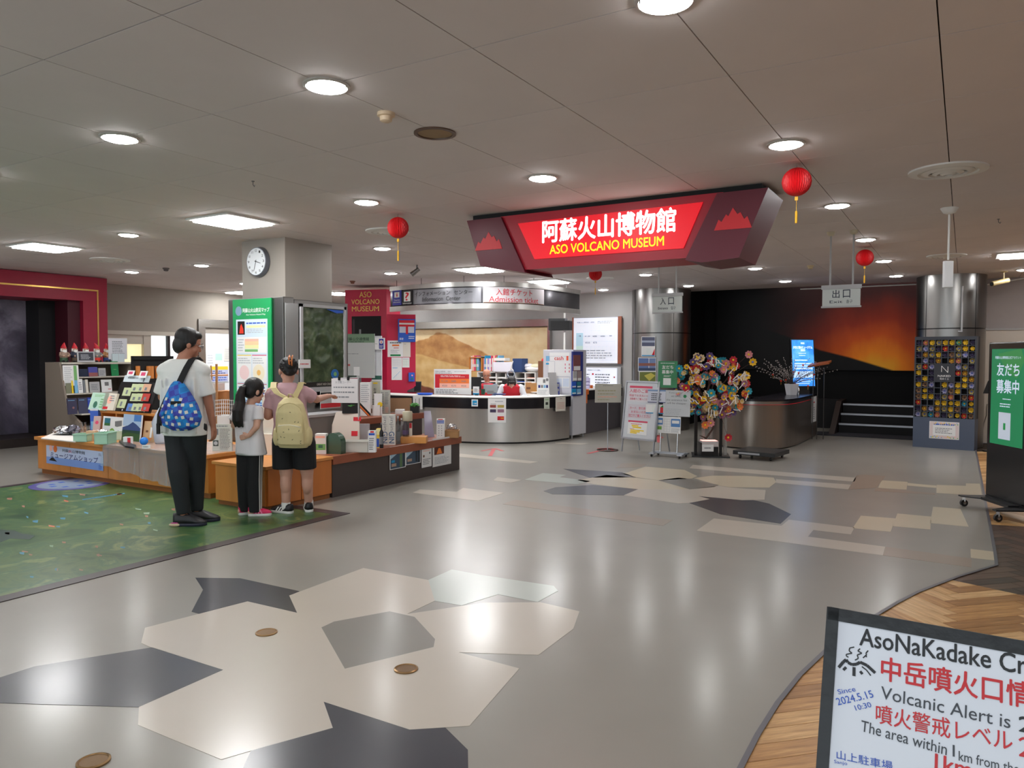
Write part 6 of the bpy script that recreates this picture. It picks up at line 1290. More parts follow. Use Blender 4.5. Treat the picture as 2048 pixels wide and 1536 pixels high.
# display cabinet goods
def onx(x): return x
bx('photo_box', 'small white box with dark photos beside the woman, upper one', 'box', 632, 852, 652, 868, ZO+.14, .08, PAPER, [('r', .1, .2, .28, .8, INKG), ('r', .36, .2, .54, .8, INKG), ('r', .62, .2, .9, .8, BRWN)])
bx('photo_box', 'white box with a green photo beside the woman, lower one', 'box', 630, 868, 652, 908, ZO, .1, PAPER, [('r', .05, .1, .9, .2, SALM), ('r', .05, .5, .95, .8, LGREEN), ('r', .3, .55, .7, .7, M('print_green'))])
p = on_z(668, 908, ZO); s = scale_at(p); g = MB(); n = 14; P = Plane(p, CAMA-.3); secs = []
for w_ in (0, -.10): secs.append([P.pt(-20*s, 0, w_)]+[P.pt(-2*s-18*s*math.cos(a), 22*s+20*s*math.sin(a), w_) for a in [PI*k/n for k in range(n+1)]]+[P.pt(16*s, 0, w_)])
g.ring(secs, M('dome_green', (52, 82, 62), .15)); tag(g.build('package_roll'), 'dark green rounded package on the cabinet beside the woman', 'package')
bin_('plastic_basket', 'white plastic basket of packets on the dark display cabinet', 'basket', 682, 882, 736, 905, ZO, .16, M('basket_white', (214, 212, 204), .4))
blob('packet', 'shiny clear packet inside the white basket', 'packet', 706, 893, 10, ZO+.01, FOIL, (1.3, 1, .5), 9)
bx('packet', 'small white packet with a green print in the basket corner', 'packet', 720, 886, 736, 905, ZO, .04, PAPER, [('r', .1, .35, .4, .6, GREENI)])
P = Plane((-6.08, 6.45, ZO), CAMA-.1, .12)
g = MB(); pts = [P.uv(x, y) for x, y in ((664, 872), (664, 850), (672, 824), (718, 818), (720, 862))]; pts = [(u, max(v, 0)) for u, v in pts]; pts[0] = (pts[0][0], 0); pts[-1] = (pts[-1][0], 0); g.prism([P.pt(u, v, 0) for u, v in pts], P.n*-.02, M('cream_card', (214, 202, 190), .6)); tag(g.build('folding_screen', fixn=True), 'large cream card screen with red tape marks on the display cabinet', 'board')
for k, (x0, y0, x1, y1) in enumerate(((707, 834, 722, 842), (703, 862, 715, 872), (676, 874, 688, 882))):
    sheet('tape_piece', ['upper', 'middle', 'lower'][k]+' red tape piece on the cream card screen', 'tape', P.off(.001), (x0, y0, x1, y1), [], base=REDI, th=.002, group='red tape pieces')
bx('white_carton', 'tall plain white carton behind the white basket', 'carton', 716, 848, 738, 884, ZO, .05, M('white_acrylic', (210, 212, 220), .4), at=(-6.02, 6.75))
bx('carton', 'milk-carton shaped white and blue package left of the yellow box', 'carton', 736, 862, 751, 905, ZO, .07, PAPER, [('r', .3, .0, .8, .08, REDI), ('r', .1, .1, .9, .2, BLUEI), ('l', .15, .3, .8, .9, 6, INKG)])
bx('yellow_box', 'yellow character-free snack box with a blue mark' if False else 'yellow snack box with a dark blue mark left of the gin boxes', 'box', 752, 858, 761, 896, ZO, .1, M('snack_yellow', (226, 196, 70), .5), [('r', .1, .5, .7, .95, M('package_blue')), ('r', .0, .0, 1, .3, M('pale_yellow'))])
for k, (x0, x1, lb) in enumerate(((763, 777, 'white gin box with vertical letters, left one of the pair'), (776, 791, 'white gin box with vertical letters, right one of the pair'))):
    o_ = on_z((x0+x1)/2, 890, ZO); P = Plane(o_, CAMA); u0, v1 = P.uv(x0, 829); u1, _ = P.uv(x1, 890); g = MB(); g.pbox(P, u0+.003, 0, u1-.003, v1, -.07, 0, M('gin_box_white', (208, 206, 200), .5))
    PP = Plane((0, 0, 0)); PP.o = P.pt(u1-.01, v1, 0); PP.x = -P.y; PP.y = P.x; PP.n = P.n     # rotated lettering, reads downwards
    PP.o = P.pt(u0+.014, v1, 0)
    g.text('jinjin', PP, .02, 0, v1*.52, (u1-u0)*.62, .001, INKG, .0); g.text('GIN', PP, v1*.56, -.004, v1*.94, (u1-u0)*.68, .001, M('gin_blue', (60, 90, 130), .5), .02)
    tag(g.build('gin_box', fixn=False), lb, 'box')
def bottle(nm, lb, px, yt, yb, z, m, capm, rpx, body=.62, label=None):
    p = on_z(px, yb, z); s = scale_at(p); h = (yb-yt)*s; r = rpx*s; t = thing(nm, lb, 'bottle', p)
    g = MB(); g.lathe([(r*.92, 0), (r, h*.03), (r, h*body), (r*.35, h*(body+.12)), (r*.32, h*.93)], p, m, n=18); g.build('glass', t, smooth=True)
    g = MB(); g.lathe([(r*.38, h*.92), (r*.38, h)], p, capm, n=12); g.build('cap', t)
    if label: g = MB(); g.lathe([(r*1.02, h*.15), (r*1.02, h*.45)], p, label, n=18, caps=False); g.build('label', t, smooth=True)
DG = M('dark_glass', (40, 42, 46), .1, trans=.3); CG = M('clear_glass', (190, 195, 198), .06, trans=.75)
bottle('liquor_bottle', 'small dark bottle standing left of the gin boxes', 763, 845, 896, ZO, DG, GREY, 4, label=INKG)
bottle('liquor_bottle', 'tall clear bottle right of the gin boxes', 796, 832, 888, ZO, CG, LGREY, 5, label=M('label_clear', (120, 124, 128), .4))
bottle('liquor_bottle', 'slim clear bottle behind the tall clear bottle', 803, 836, 880, ZO, CG, LGREY, 4)
o = bx('wooden_block', 'flat light wooden block under the tin and dark bottle', 'block', 801, 874, 852, 887, ZO, .2, M('bright_oak', (214, 148, 72), .4, noise=.1), bev=.004)
zb = Plane(on_z(826, 887, ZO), CAMA).uv(826, 874)[1]+ZO
p = on_z(811, 872, zb); s = scale_at(p); t = thing('liqueur_set', 'dark liqueur bottle with purple label in a clear cylinder on the wooden block', 'bottle', p)
g = MB(); g.lathe([(5*s, 0), (5*s, 20*s), (2*s, 26*s), (2*s, 30*s)], p, M('plum_glass', (58, 36, 50), .15), n=16); g.build('bottle', t, smooth=True); g = MB(); g.lathe([(5.1*s, 3*s), (5.1*s, 12*s)], p, M('purple_label', (100, 70, 130), .5), n=16, caps=False); g.build('label', t, smooth=True)
g = MB(); g.lathe([(8*s, 0), (8*s, 30*s)], p, GLASS, n=18, caps=False); g.build('cylinder', t, smooth=True)
p2 = p+RT*(8*s); bx('tall_label', 'narrow cream and red label card on the wooden block', 'card', 818, 846, 824, 872, zb, .02, PAPERC, [('r', .1, .0, .9, .4, REDI)])
g = MB(); pt = p+Vector((0, 0, 30.5*s))+RT*(4*s); g.lathe([(9.5*s, 0), (10*s, .6*s), (10*s, 17*s), (9*s, 19*s)], pt, M('tin_cream', (206, 198, 172), .4), n=22); tag(g.build('paper_tin', smooth=True), 'cream round tin with a dark leaf mark standing on the clear cylinder', 'tin')
bx('white_carton', 'white blue-topped vertical box near the right end of the cabinet', 'carton', 873, 838, 889, 877, ZO, .08, PAPER, [('r', .2, .0, .8, .05, REDI), ('r', .05, .08, .95, .14, BLUEI), ('r', .05, .17, .95, .22, BLUEI), ('l', .25, .3, .35, .9, 5, INKG), ('l', .6, .3, .7, .9, 5, INKG)])
p = on_z(866, 874, ZO); P = Plane(p, CAMA+.3, .15); g = MB(); u0, v1 = P.uv(848, 822); u1, _ = P.uv(866, 874); g.prism([P.pt(u0, 0, 0), P.pt(u1+.02, 0, 0), P.pt(u1-.02, v1, 0), P.pt(u0, v1, 0)], P.n*-.006, M('violet_acrylic', (170, 165, 190), .1, alpha=.8)); tag(g.build('acrylic_sign'), 'clear violet-grey acrylic stand at the back of the wooden block', 'stand')
bin_('cardboard_box', 'open cardboard box of foil packets at the far end of the cabinet', 'box', 889, 861, 917, 876, ZO, .16, KRAFT)
blob('foil_bag', 'silver foil packet sticking out of the cardboard box', 'bag', 903, 866, 10, ZO+.03, FOIL, (1.2, 1, .8), 12)
# tier goods
bx('kraft_board', 'leaning kraft board with a clear cover on the brown tier', 'board', 780, 796, 824, 823, ZT, .02, M('kraft_dark', (150, 112, 78), .5), lean=.25, a=CAMA+.2, bev=.002)
bx('green_planter', 'black box with green leaves right of the kraft board', 'box', 820, 812, 838, 824, ZT, .1, BLACK, at=(-6.40, 7.85))
blob('green_leaves', 'green artificial leaves in the black box right of the kraft board', 'plant', 829, 812, 9, ZT+.07, M('leaf_green', (60, 130, 50), .6), (1, 1, .5), 21, at=(-6.42, 7.88))
bx('paper_stack', 'white folded paper stack before the kraft board', 'paper', 790, 819, 808, 828, ZT, .1, PAPER, bev=.004)
bx('tall_white_box', 'tall white box with line drawings and black and orange stripes', 'box', 720, 765, 741, 838, ZT-.04, .12, PAPER, [('l', .1, .05, .95, .55, 9, INKL), ('p', [(0, .55), (1, .85), (1, 1), (0, .7)], BLACK), ('p', [(0, .62), (1, .92), (1, .98), (0, .68)], ORNG)])
bx('tall_calendar', 'tall grey-green box with vertical black characters on the tier', 'box', 741, 762, 759, 832, ZT-.03, .06, M('sage_paper', (188, 188, 172), .6), [('t', 'お', .35, .2, .65, .28, INK, .02), ('t', '便', .35, .3, .65, .37, INK, .02), ('t', 'り', .35, .39, .65, .46, INK, .02), ('l', .2, .5, .8, .9, 6, INKG), ('r', .3, .04, .8, .08, YELL)])
bx('white_card', 'white card with a round yellow dot on the tier', 'card', 748, 787, 764, 815, ZT, .01, PAPER, [('c', .75, .5, .32, YELL)], at=(-6.4, 7.35))
bx('grey_poster_card', 'grey printed card with vertical writing right of the yellow dot', 'card', 760, 780, 780, 828, ZT, .03, M('grey_green_card', (184, 186, 178), .5), [('l', .1, .08, .4, .95, 12, INKG), ('l', .5, .08, .9, .6, 8, INKG), ('l', .5, .7, .9, .95, 4, SALM)])
bx('photo_card', 'white card with a small photo in front of the tier', 'card', 734, 810, 760, 846, ZO+.2, .01, PAPER, [('r', .15, .2, .4, .45, BRWN), ('l', .1, .55, .9, .95, 4, INKL)])
P = Plane(on_x(690, 800, -6.15), CAMA-.1)
sheet('handwritten_notice', 'white handwritten notice clipped with two black clips under the relief map', 'notice', P, (663, 757, 716, 806), [('t', 'お土産コーナー', .15, .1, .75, .2, INKG, .0), ('l', .08, .3, .92, .42, 1, INKG), ('l', .08, .5, .92, .62, 1, INKG), ('l', .08, .7, .85, .82, 1, INKG)], base=M('notice_paper', (205, 203, 205), .6))
for k, x in enumerate((679, 697)): q = P.hit(x, 757); g = MB(); g.box((q.x-.012, q.y-.012, q.z-.02), (q.x+.012, q.y+.006, q.z+.02), BLACK); tag(g.build('bulldog_clip'), ('left', 'right')[k]+' black clip holding the handwritten notice', 'clip', 'black clips')
g = MB(); q = P.hit(715, 740); g.cyl((q.x, q.y+.02, ZT-.1), q+Vector((0, .02, .1)), .008, LGREY, n=6); q = P.hit(668, 757); g.build('x'); bpy.data.objects.remove(bpy.data.objects['x'])
t = thing('notice_stand', 'grey metal stand holding the handwritten notice', 'stand', P.hit(714, 780)); q = P.hit(715, 755); g = MB(); g.cyl((q.x, q.y+.015, ZO), (q.x, q.y+.015, q.z), .008, LGREY, n=8); g.build('post', t); q2 = P.hit(665, 757); g = MB(); g.cyl((q.x, q.y+.015, q.z), (q2.x, q2.y+.015, q2.z), .006, LGREY, n=6); g.build('bar', t); g = MB(); g.cyl((q.x, q.y+.015, ZO), (q.x, q.y+.015, ZO+.01), .05, GREY, n=14); g.build('foot', t)
bx('black_tray_box', 'black tray of green plants under the handwritten notice', 'box', 684, 803, 716, 818, .83, .12, BLACK, bev=.004, at=(-6.40, 6.3))
blob('green_leaves', 'green artificial leaves in the black tray under the handwritten notice', 'plant', 700, 806, 11, .90, M('leaf_green'), (1.3, .8, .3), 23, at=(-6.43, 6.34))

# ================================================================== STANDS NEAR THE ENTRANCE
ALU = M('aluminium', (186, 190, 198), .35, .7); BRD = M('whiteboard', (206, 210, 216), .35)
# pole sign
b = on_z(1215, 901); t = thing('pole_sign', 'cream printed sign on a thin pole with a ring base', 'sign stand', b)
g = MB(); n = 28; R_ = 21*scale_at(b); ring = [[b+Vector(((R_+.008*math.cos(q))*math.cos(a), (R_+.008*math.cos(q))*math.sin(a), .01+.008*math.sin(q))) for q in (0, 1.57, 3.14, 4.71)] for a in [2*PI*i/n for i in range(n+1)]]; g.ring(ring, M('ring_dark', (70, 50, 45), .4, .5), caps=False); g.tube([b+RT*(-R_)+Vector((0, 0, .012)), b+Vector((0, 0, .012)), b+RT*R_+Vector((0, 0, .012))], .006, M('ring_dark'), n=6); g.build('ring_base', t)
P = Plane(b, CAMA+.05); zt_ = P.uv(1215, 806)[1]; g = MB(); g.cyl(b+Vector((0, 0, .01)), b+Vector((0, 0, zt_)), .008, ALU, n=8); g.build('pole', t)
o = sheet('sign_panel', None, None, P.off(.01), (1190, 768, 1242, 805), [('l', .3, .06, .7, .12, 1, INKG), ('l', .1, .3, .9, .42, 1, M('faint_olive', (170, 165, 130), .6)), ('l', .1, .48, .9, .58, 1, M('faint_olive')), ('l', .1, .64, .9, .74, 1, SALM), ('l', .1, .8, .7, .88, 1, M('faint_olive'))], base=M('plate_cream', (200, 198, 188), .4), th=.012); o.location = o.location-wpos(t); o.parent = t
# A board
b0, b1 = on_z(1241, 905), on_z(1306, 913); ang = math.atan2((b1-b0).y, (b1-b0).x); P = Plane(b0, ang, .13)
t = thing('a_board', 'white aluminium A-shaped board with pink admission notices', 'sign board', b0); W_ = (b1-b0).length
zb0, zt0 = P.uv(1242, 874)[1], P.uv(1250, 764)[1]
g = MB(); g.pbox(P, 0, zb0, W_, zt0, -.02, 0, BRD); brd = g.build('board', t)
for (nm, u, v0_, v1_) in (('frame_side', -.015, 0, zt0), ('frame_side', W_-.01, 0, zt0)): g = MB(); g.pbox(P, u, v0_ if False else zb0-.02, u+.025, v1_+.02, -.03, .012, ALU); g.build(nm, t)
for v in (zb0-.02, zt0): g = MB(); g.pbox(P, -.015, v, W_+.015, v+.025, -.03, .012, ALU); g.build('frame_rail', t)
for u in (0.0, W_-.02): g = MB(); g.pbox(P, u, 0.02, u+.02, zb0, -.022, 0, ALU); g.build('leg', t)
top = P.pt(0, zt0, -.03)
for u in (.02, W_-.02):
    a = P.pt(u, zt0, -.03); q = Vector((a.x-P.n.x*.62, a.y-P.n.y*.62, .0)); hn = Vector((P.n.x, P.n.y, 0)).normalized(); q = Vector((a.x, a.y, 0))-hn*.28; g = MB(); g.cyl(a, q, .011, ALU, n=6); g.build('rear_leg', t)
def on_board(nm, lb, P, x0, y0, x1, y1, items, base=PAPER, cat='notice', th=.002, w=.001): return sheet(nm, lb, cat, P.off(w), (x0, y0, x1, y1), items, base=base, th=th)
PKB = M('pink_red_print', (208, 70, 100), .5); PLP = M('pale_lilac_paper', (205, 200, 208), .6)
on_board('notice', 'upper pink-lettered admission notice on the white A-shaped board', P, 1258, 771, 1303, 805, [('r', .05, .0, .99, .14, PKB), ('t', '入館のご案内', .05, .2, 1, .44, PKB, .02), ('t', '現金でお支払いの方', .06, .54, .98, .68, PKB, .01), ('t', '自動機でご購入ください', .1, .76, .98, .9, PKB, .01)], base=M('board_paper', (212, 210, 216), .6))
on_board('notice', 'lower pink-lettered notice about paying by card on the A-shaped board', P, 1257, 808, 1301, 839, [('t', 'カード、割引券での', .08, .16, .95, .36, PKB, .01), ('t', 'お支払いの方は', .15, .44, .9, .62, PKB, .01), ('t', '窓口でご購入ください', .05, .7, .99, .92, PKB, .02)], base=PLP)
on_board('notice', 'white notice with yellow highlighted lines at the bottom of the A-shaped board', P, 1257, 840, 1293, 871, [('r', 0, .0, 1, .14, PKB), ('r', .1, .12, 1, 1, PAPER), ('l', .15, .2, .75, .3, 1, REDI), ('r', .2, .32, .55, .42, YELL), ('r', .25, .44, .7, .54, YELL), ('l', .12, .58, .4, .64, 1, REDI), ('r', .15, .66, .85, .74, YELL), ('r', .15, .76, .65, .84, YELL), ('r', .15, .86, .5, .94, YELL)])
# wheeled display stand with sheets
b0, b1 = on_z(1320, 912), on_z(1355, 919); ang = math.atan2((b1-b0).y, (b1-b0).x)*.5+CAMA*.5; P = Plane(b0, ang, .05)
t = thing('poster_stand', 'wheeled two-post poster stand holding several notices', 'sign stand', (b0+b1)/2)
uu = P.uv(1354, 910)[0]
for k, u in enumerate((0, uu)): a = Plane(b0, ang).pt(u, .07, 0); g = MB(); zt_ = P.uv(1322, 790)[1]; g.cyl(a, P.pt(u, zt_, -.03), .011, CHROME, n=10); g.build('post', t, smooth=True)
g = MB(); P0 = Plane(b0, ang); g.pbox(P0, -.1, .045, uu+.12, .07, -.05, .05, ALU); g.pbox(P0, -.12, .04, -.04, .06, -.16, .16, ALU); g.pbox(P0, uu+.05, .04, uu+.13, .06, -.16, .16, ALU); g.build('base_frame', t)
for u, w_ in ((-.08, .14), (-.08, -.14), (uu+.09, .14), (uu+.09, -.14)): g = MB(); q = P0.pt(u, .022, w_); g.cyl(q-P0.x*.01, q+P0.x*.01, .022, BLACK, n=12); g.build('wheel', t)
PS = P.off(.03)
g = MB(); a = PS.uv(1290, 862); b_ = PS.uv(1362, 786); g.pbox(PS, a[0]+.1, a[1], b_[0]-.05, b_[1], -.025, -.01, M('stand_back', (40, 42, 46), .5)); g.build('back_panel', t)
on_board('notice', 'green notice with two big white lines of writing on the poster stand', PS, 1317, 722, 1354, 776, [('l', .12, .06, .88, .1, 1, PAPER), ('t', '友だち', .2, .16, .78, .3, PAPER, .02), ('t', '募集中', .2, .34, .78, .48, PAPER, .02), ('l', .3, .53, .7, .6, 2, PAPER), ('r', .28, .64, .68, .9, M('qr_blank', (225, 230, 228), .5))], base=M('notice_green', (52, 128, 84), .5), w=.004)
on_board('notice', 'white notice with a dark blue bar held on the left of the poster stand', PS, 1296, 779, 1331, 806, [('r', 0, 0, 1, .12, M('pale_blue_bar', (120, 150, 190), .5)), ('l', .2, .25, .8, .85, 4, INK), ('r', 0, .95, 1, 1, NAVY)], base=M('notice_pale', (205, 208, 222), .6), w=.012)
on_board('notice', 'small white card with a green and red corner left on the poster stand', PS, 1292, 808, 1327, 828, [('r', .35, .12, .68, .88, M('qr_blank')), ('p', [(.8, .9), (.82, .3), (.98, .1), (.98, .9)], REDI), ('p', [(.82, .3), (.95, .05), (.98, .1), (.98, .3)], GREENI), ('r', 0, .9, 1, 1, CYANI)], w=.012)
on_board('notice', 'large white sheet with grey writing about the cheaper entrance fee', PS, 1327, 780, 1380, 834, [('t', 'If you register', .22, .06, .75, .14, INKG, .0), ('t', 'on LINE,', .3, .19, .66, .27, INKG, .0), ('c', .8, .22, .06, GREENI), ('t', 'the entrance fee', .12, .33, .88, .41, INKG), ('t', 'will be cheaper', .14, .46, .86, .55, INKG), ('l', .1, .7, .8, .95, 4, INKL)], base=M('notice_grey', (196, 200, 204), .5), w=.008)
on_board('notice', 'white information sheet with blue panels at the bottom of the poster stand', PS, 1311, 832, 1361, 868, [('r', .03, .1, .3, .5, M('panel_blue', (80, 130, 190), .5)), ('r', .06, .22, .27, .4, PAPER), ('r', .62, .12, .98, .6, M('panel_blue')), ('r', .66, .22, .94, .4, PAPER), ('r', .05, .6, .26, .8, M('fresh_green')), ('g', .35, .15, .58, .9, 2, 5, INKL), ('l', .64, .68, .98, .95, 4, INKL)], w=.004)
# posters on the left column
cc = Vector((-5.42, 15.0, 0)); dirc = (EYEP-cc); dirc.z = 0; dirc.normalize()
PCc = Plane(cc+dirc*.605, CAMA+.12)
def col_poster(lb, b, it, base=PAPER): sheet('poster', lb, 'poster', PCc.off(.0), b, it, base=base, th=.004, group=None)
col_poster('upper poster with a lake photo on the left steel column', (1283, 673, 1310, 713), [('r', .03, .03, .97, .48, M('photo_lake', (90, 95, 120), .5)), ('r', .03, .2, .97, .3, M('photo_sky_pale', (170, 180, 200), .5)), ('r', .35, .58, .7, .88, M('qr_blank')), ('p', [(.75, .95), (.97, .6), (.97, .95)], REDI), ('r', .03, .93, .97, .98, CYANI)])
col_poster('middle poster with two blue mountain photos on the left steel column', (1276, 715, 1312, 743), [('r', .03, .05, .58, .95, M('photo_mtn_blue', (95, 120, 170), .5)), ('r', .61, .05, .97, .95, M('photo_mtn_blue2', (120, 140, 180), .5)), ('r', .03, .4, .97, .6, M('photo_rust', (140, 90, 80), .5)), ('r', .03, .75, .97, .95, M('photo_dark_blue', (60, 75, 105), .5))])
col_poster('lower poster with a yellow-green autumn photo on the left steel column', (1278, 743, 1312, 770), [('r', .03, .03, .97, .8, M('photo_olive', (110, 120, 60), .5)), ('p', [(.3, .3), (.7, .1), (.95, .3), (.6, .7)], M('photo_yellow', (200, 190, 90), .5)), ('r', .03, .8, .97, .97, LBLUE)])

# ---- flower tree
b = on_z(1425, 915); t = thing('flower_tree', 'tree of colourful paper flowers rising from a black stand', 'flower display', b)
P = Plane(b, CAMA); s = scale_at(b)
g = MB(); P0 = Plane(b, CAMA*.6); g.pbox(P0, -.30, 0, .25, .02, -.45, .02, BLACK); g.build('base_plate', t, bevel=.003)
zt_ = P.uv(1425, 828)[1]
for px, w_ in ((1394, -.1), (1443, -.05), (1405, -.4)): u = P.uv(px, 900)[0]; g = MB(); g.pbox(P, u-.018, .02, u+.018, zt_, w_-.018, w_+.018, BLACK); g.build('post', t)
g = MB(); g.pbox(P, P.uv(1392, 900)[0], zt_-.02, P.uv(1446, 900)[0], zt_, -.42, -.05, BLACK); g.build('shelf', t)
for px, w_ in ((1413, -.2), (1431, -.28), (1453, -.08)): u = P.uv(px, 900)[0]; g = MB(); q = P.pt(u, .03, w_); g.lathe([(.028, 0), (.028, zt_-.05)], q, M('acrylic_tube', (210, 205, 200), .08, trans=.6, alpha=.6), n=14); g.build('clear_tube', t, smooth=True)
BRN = M('branch_brown', (70, 45, 35), .7); rr = random.Random(21)
cen = P.pt(0, P.uv(1425, 775)[1], -.1); RX_, RZ_ = 74*s, 62*s
for k in range(16):
    a = rr.uniform(0, PI) if k > 3 else PI*k/4; e_ = cen+P.x*RX_*rr.uniform(.5, 1)*math.cos(a)+Vector((0, 0, RZ_*rr.uniform(.4, 1)*math.sin(a)*1.0))+P.n*rr.uniform(-.3, .3)
    st_ = P.pt(rr.uniform(-.1, .1), zt_-.02, -.2); mid = st_.lerp(e_, .5)+Vector((rr.uniform(-.06, .06), rr.uniform(-.06, .06), .05)); g = MB(); g.tube([st_, mid, e_], [.012, .008, .003], BRN, n=6); g.build('branch', t)
g = MB(); g.tube([P.pt(P.uv(1396, 860)[0], .34, .1), P.pt(P.uv(1408, 868)[0], .30, .12), P.pt(P.uv(1425, 845)[0], .42, .0), P.pt(P.uv(1435, 832)[0], .60, -.1)], [.006, .016, .014, .01], BRN, n=7); g.build('branch', t)
PCOL = [('yellow', (232, 180, 30)), ('teal', (40, 150, 170)), ('purple', (84, 62, 112)), ('pink', (205, 130, 135)), ('cream', (214, 190, 150)), ('red', (185, 35, 50)), ('orange', (225, 120, 60)), ('mauve', (150, 95, 120))]
def flower_mesh(name, colr, cen_c, n=8, r=.05, cup=.35):
    g = MB(); m = M('petal_'+name, colr, .65)
    for k in range(n):
        a = 2*PI*k/n; d = Vector((math.cos(a), 0, math.sin(a))); e = Vector((-math.sin(a), 0, math.cos(a))); f = Vector((0, -1, 0))
        w_ = r*.42
        g.add([d*r*.15, d*r*.6+e*w_+f*r*cup*.5, d*r+e*w_*.4+f*r*cup, d*r*1.04+f*r*cup*.9, d*r-e*w_*.4+f*r*cup, d*r*.6-e*w_+f*r*cup*.5], [(0, 1, 2, 3, 4, 5)], m)
    g.ell((0, -r*.18, 0), (r*.3, r*.16, r*.3), cen_c, 8, 5); return g.mesh('paper_flower')
CY_ = M('flower_centre_yellow', (235, 190, 40), .6); CB_ = M('flower_centre_blue', (90, 110, 190), .6)
FM = [flower_mesh(nm, c, CB_ if nm == 'yellow' else CY_) for nm, c in PCOL]
def add_flower(par, me, pos, Pn, sc_=1.0, seed=None):
    o = bpy.data.objects.new('paper_flower', me); COL.objects.link(o); o.parent = par; o.location = pos-wpos(par)
    q = (-Vector((0, -1, 0))).rotation_difference(-Pn); q = Vector((0, -1, 0)).rotation_difference(Pn); o.rotation_mode = 'QUATERNION'; o.rotation_quaternion = q @ Quaternion((0, 1, 0), (seed or 0)*.7); o.scale = (sc_,)*3; return o
for k in range(190):
    a = rr.uniform(0, 2*PI); q = math.sqrt(rr.uniform(.02, 1)); x = q*math.cos(a); z = q*math.sin(a)
    dep = rr.uniform(-.2, 1)*math.sqrt(max(0, 1-q*q))*.28
    pos = cen+P.x*x*RX_+Vector((0, 0, z*RZ_))+P.n*dep; nn = (P.n+P.x*x*.7+Vector((rr.uniform(-.4, .4), rr.uniform(-.4, .4), rr.uniform(-.3, .5)))).normalized()
    add_flower(t, FM[rr.choice([0, 0, 1, 1, 2, 3, 4, 4, 5, 6, 7])], pos, nn, rr.uniform(.75, 1.25), k)
for px, py, k in ((1395, 716, 2), (1419, 712, 2), (1393, 713, 4), (1466, 720, 5), (1497, 709, 3), (1505, 724, 0), (1358, 737, 1), (1412, 733, 2), (1372, 776, 5), (1410, 850, 6), (1421, 846, 3), (1456, 875, 5)):
    pos = P.off(.05).hit(px, py); add_flower(t, FM[k], pos, P.n, 1.15, k); g = MB(); g.tube([pos, pos.lerp(cen, .5)], .003, BRN, n=4); g.build('branch', t)
WST = M('paper_strip_white', (228, 226, 224), .7)
for k in range(48):
    a = rr.uniform(0, 2*PI); q = math.sqrt(rr.uniform(.05, .9)); c = cen+P.x*q*math.cos(a)*RX_+Vector((0, 0, q*math.sin(a)*RZ_))+P.n*(.12+.2*math.sqrt(1-q*q)); d = Vector((rr.uniform(-1, 1), rr.uniform(-1, 1)*.3, rr.uniform(-1, 1))).normalized()
    g = MB(); g.tube([c-d*.05, c-d*.02+Vector((.01, 0, .012)), c+d*.02, c+d*.06], .007, WST, n=4); g.build('tied_paper_strip', t)
g = MB(); g.pbox(P, P.uv(1402, 900)[0], .02, P.uv(1436, 900)[0], .22, -.2, .02, BLACK); bb = g.build('lamp_box', t)
g = MB(); u0, v0 = P.uv(1403, 893); u1, v1 = P.uv(1436, 882); g.pbox(P, u0, v0, u1, v1, -.14, .03, M('box_off_white', (200, 190, 190), .5)); o = g.build('offering_box', bb)
g = MB(); g.pbox(P, u0+.01, v1, u1-.01, v1+.005, -.13, .02, M('warm_glow', (255, 180, 170), .5, emis=1.6)); g.build('lit_top', bb)
sheet('notice', 'small white label on the black box under the flower tree', 'notice', P.off(.035), (1404, 889, 1427, 903), [('l', .2, .3, .8, .7, 1, INKG)], th=.003)
# wheeled black platform (its statue is left out)
b0 = on_z(1450, 917); b1 = on_z(1548, 926); P = Plane(on_z(1450, 915), math.atan2((b1-b0).y, (b1-b0).x)); t = thing('wheeled_platform', 'low black platform on casters beside the flower tree', 'platform', b0)
u1 = P.uv(1549, 920)[0]; g = MB(); g.pbox(P, .12, .06, u1, .12, -.62, 0, BLACK); g.build('deck', t, bevel=.005); g = MB(); g.pbox(P, .2, .075, .52, .10, 0, .004, M('plate_strip', (170, 172, 178), .4)); g.build('name_strip', t)
for u in (.2, u1-.08):
    for w_ in (-.08, -.54): g = MB(); q = P.pt(u, .026, w_); g.cyl(q-P.x*.012, q+P.x*.012, .026, BLACK, n=14); g.cyl(q+Vector((0, 0, .01)), q+Vector((0, 0, .036)), .012, CHROME, n=8); g.build('caster', t)
# things on the reception counter
RZ0 = .81
p = Plane((-2.72, 14.25, 0), CAMA).hit(1583, 788); p.z = RZ0; s = scale_at(p); t = thing('potted_branches', 'white tapered pot of dry silver branches on the reception counter', 'plant', p)
g = MB(); g.lathe([(10*s, 0), (14*s, 22*s), (13*s, 22*s), (12*s, 20*s)], p, M('pot_white', (200, 200, 205), .4), n=4); g.build('pot', t)
TW = M('twig_dark', (60, 48, 46), .7); BUD = M('silver_bud', (170, 160, 155), .6)
for k in range(42):
    a = rr.uniform(.15, PI-.15); L = rr.uniform(25, 60)*s*(1.0+.5*abs(math.cos(a))); st_ = p+Vector((0, 0, 20*s)); d = RT*math.cos(a)+Vector((0, 0, math.sin(a)*.9))+FW*rr.uniform(-.4, .4); e_ = st_+d*L; mid = st_+d*L*.5+Vector((0, 0, .03)); g = MB(); g.tube([st_, mid, e_], [.004, .003, .0015], TW, n=4); br = g.build('twig', t)
    g = MB()
    for j in range(9): f = .35+.65*j/8; c = st_.lerp(mid, f*2) if f < .5 else mid.lerp(e_, f*2-1); g.ell(c+Vector((rr.uniform(-.01, .01), rr.uniform(-.01, .01), rr.uniform(-.01, .01))), (.007, .007, .011), BUD, 5, 4)
    o = g.build('buds', br); o['kind'] = 'stuff'
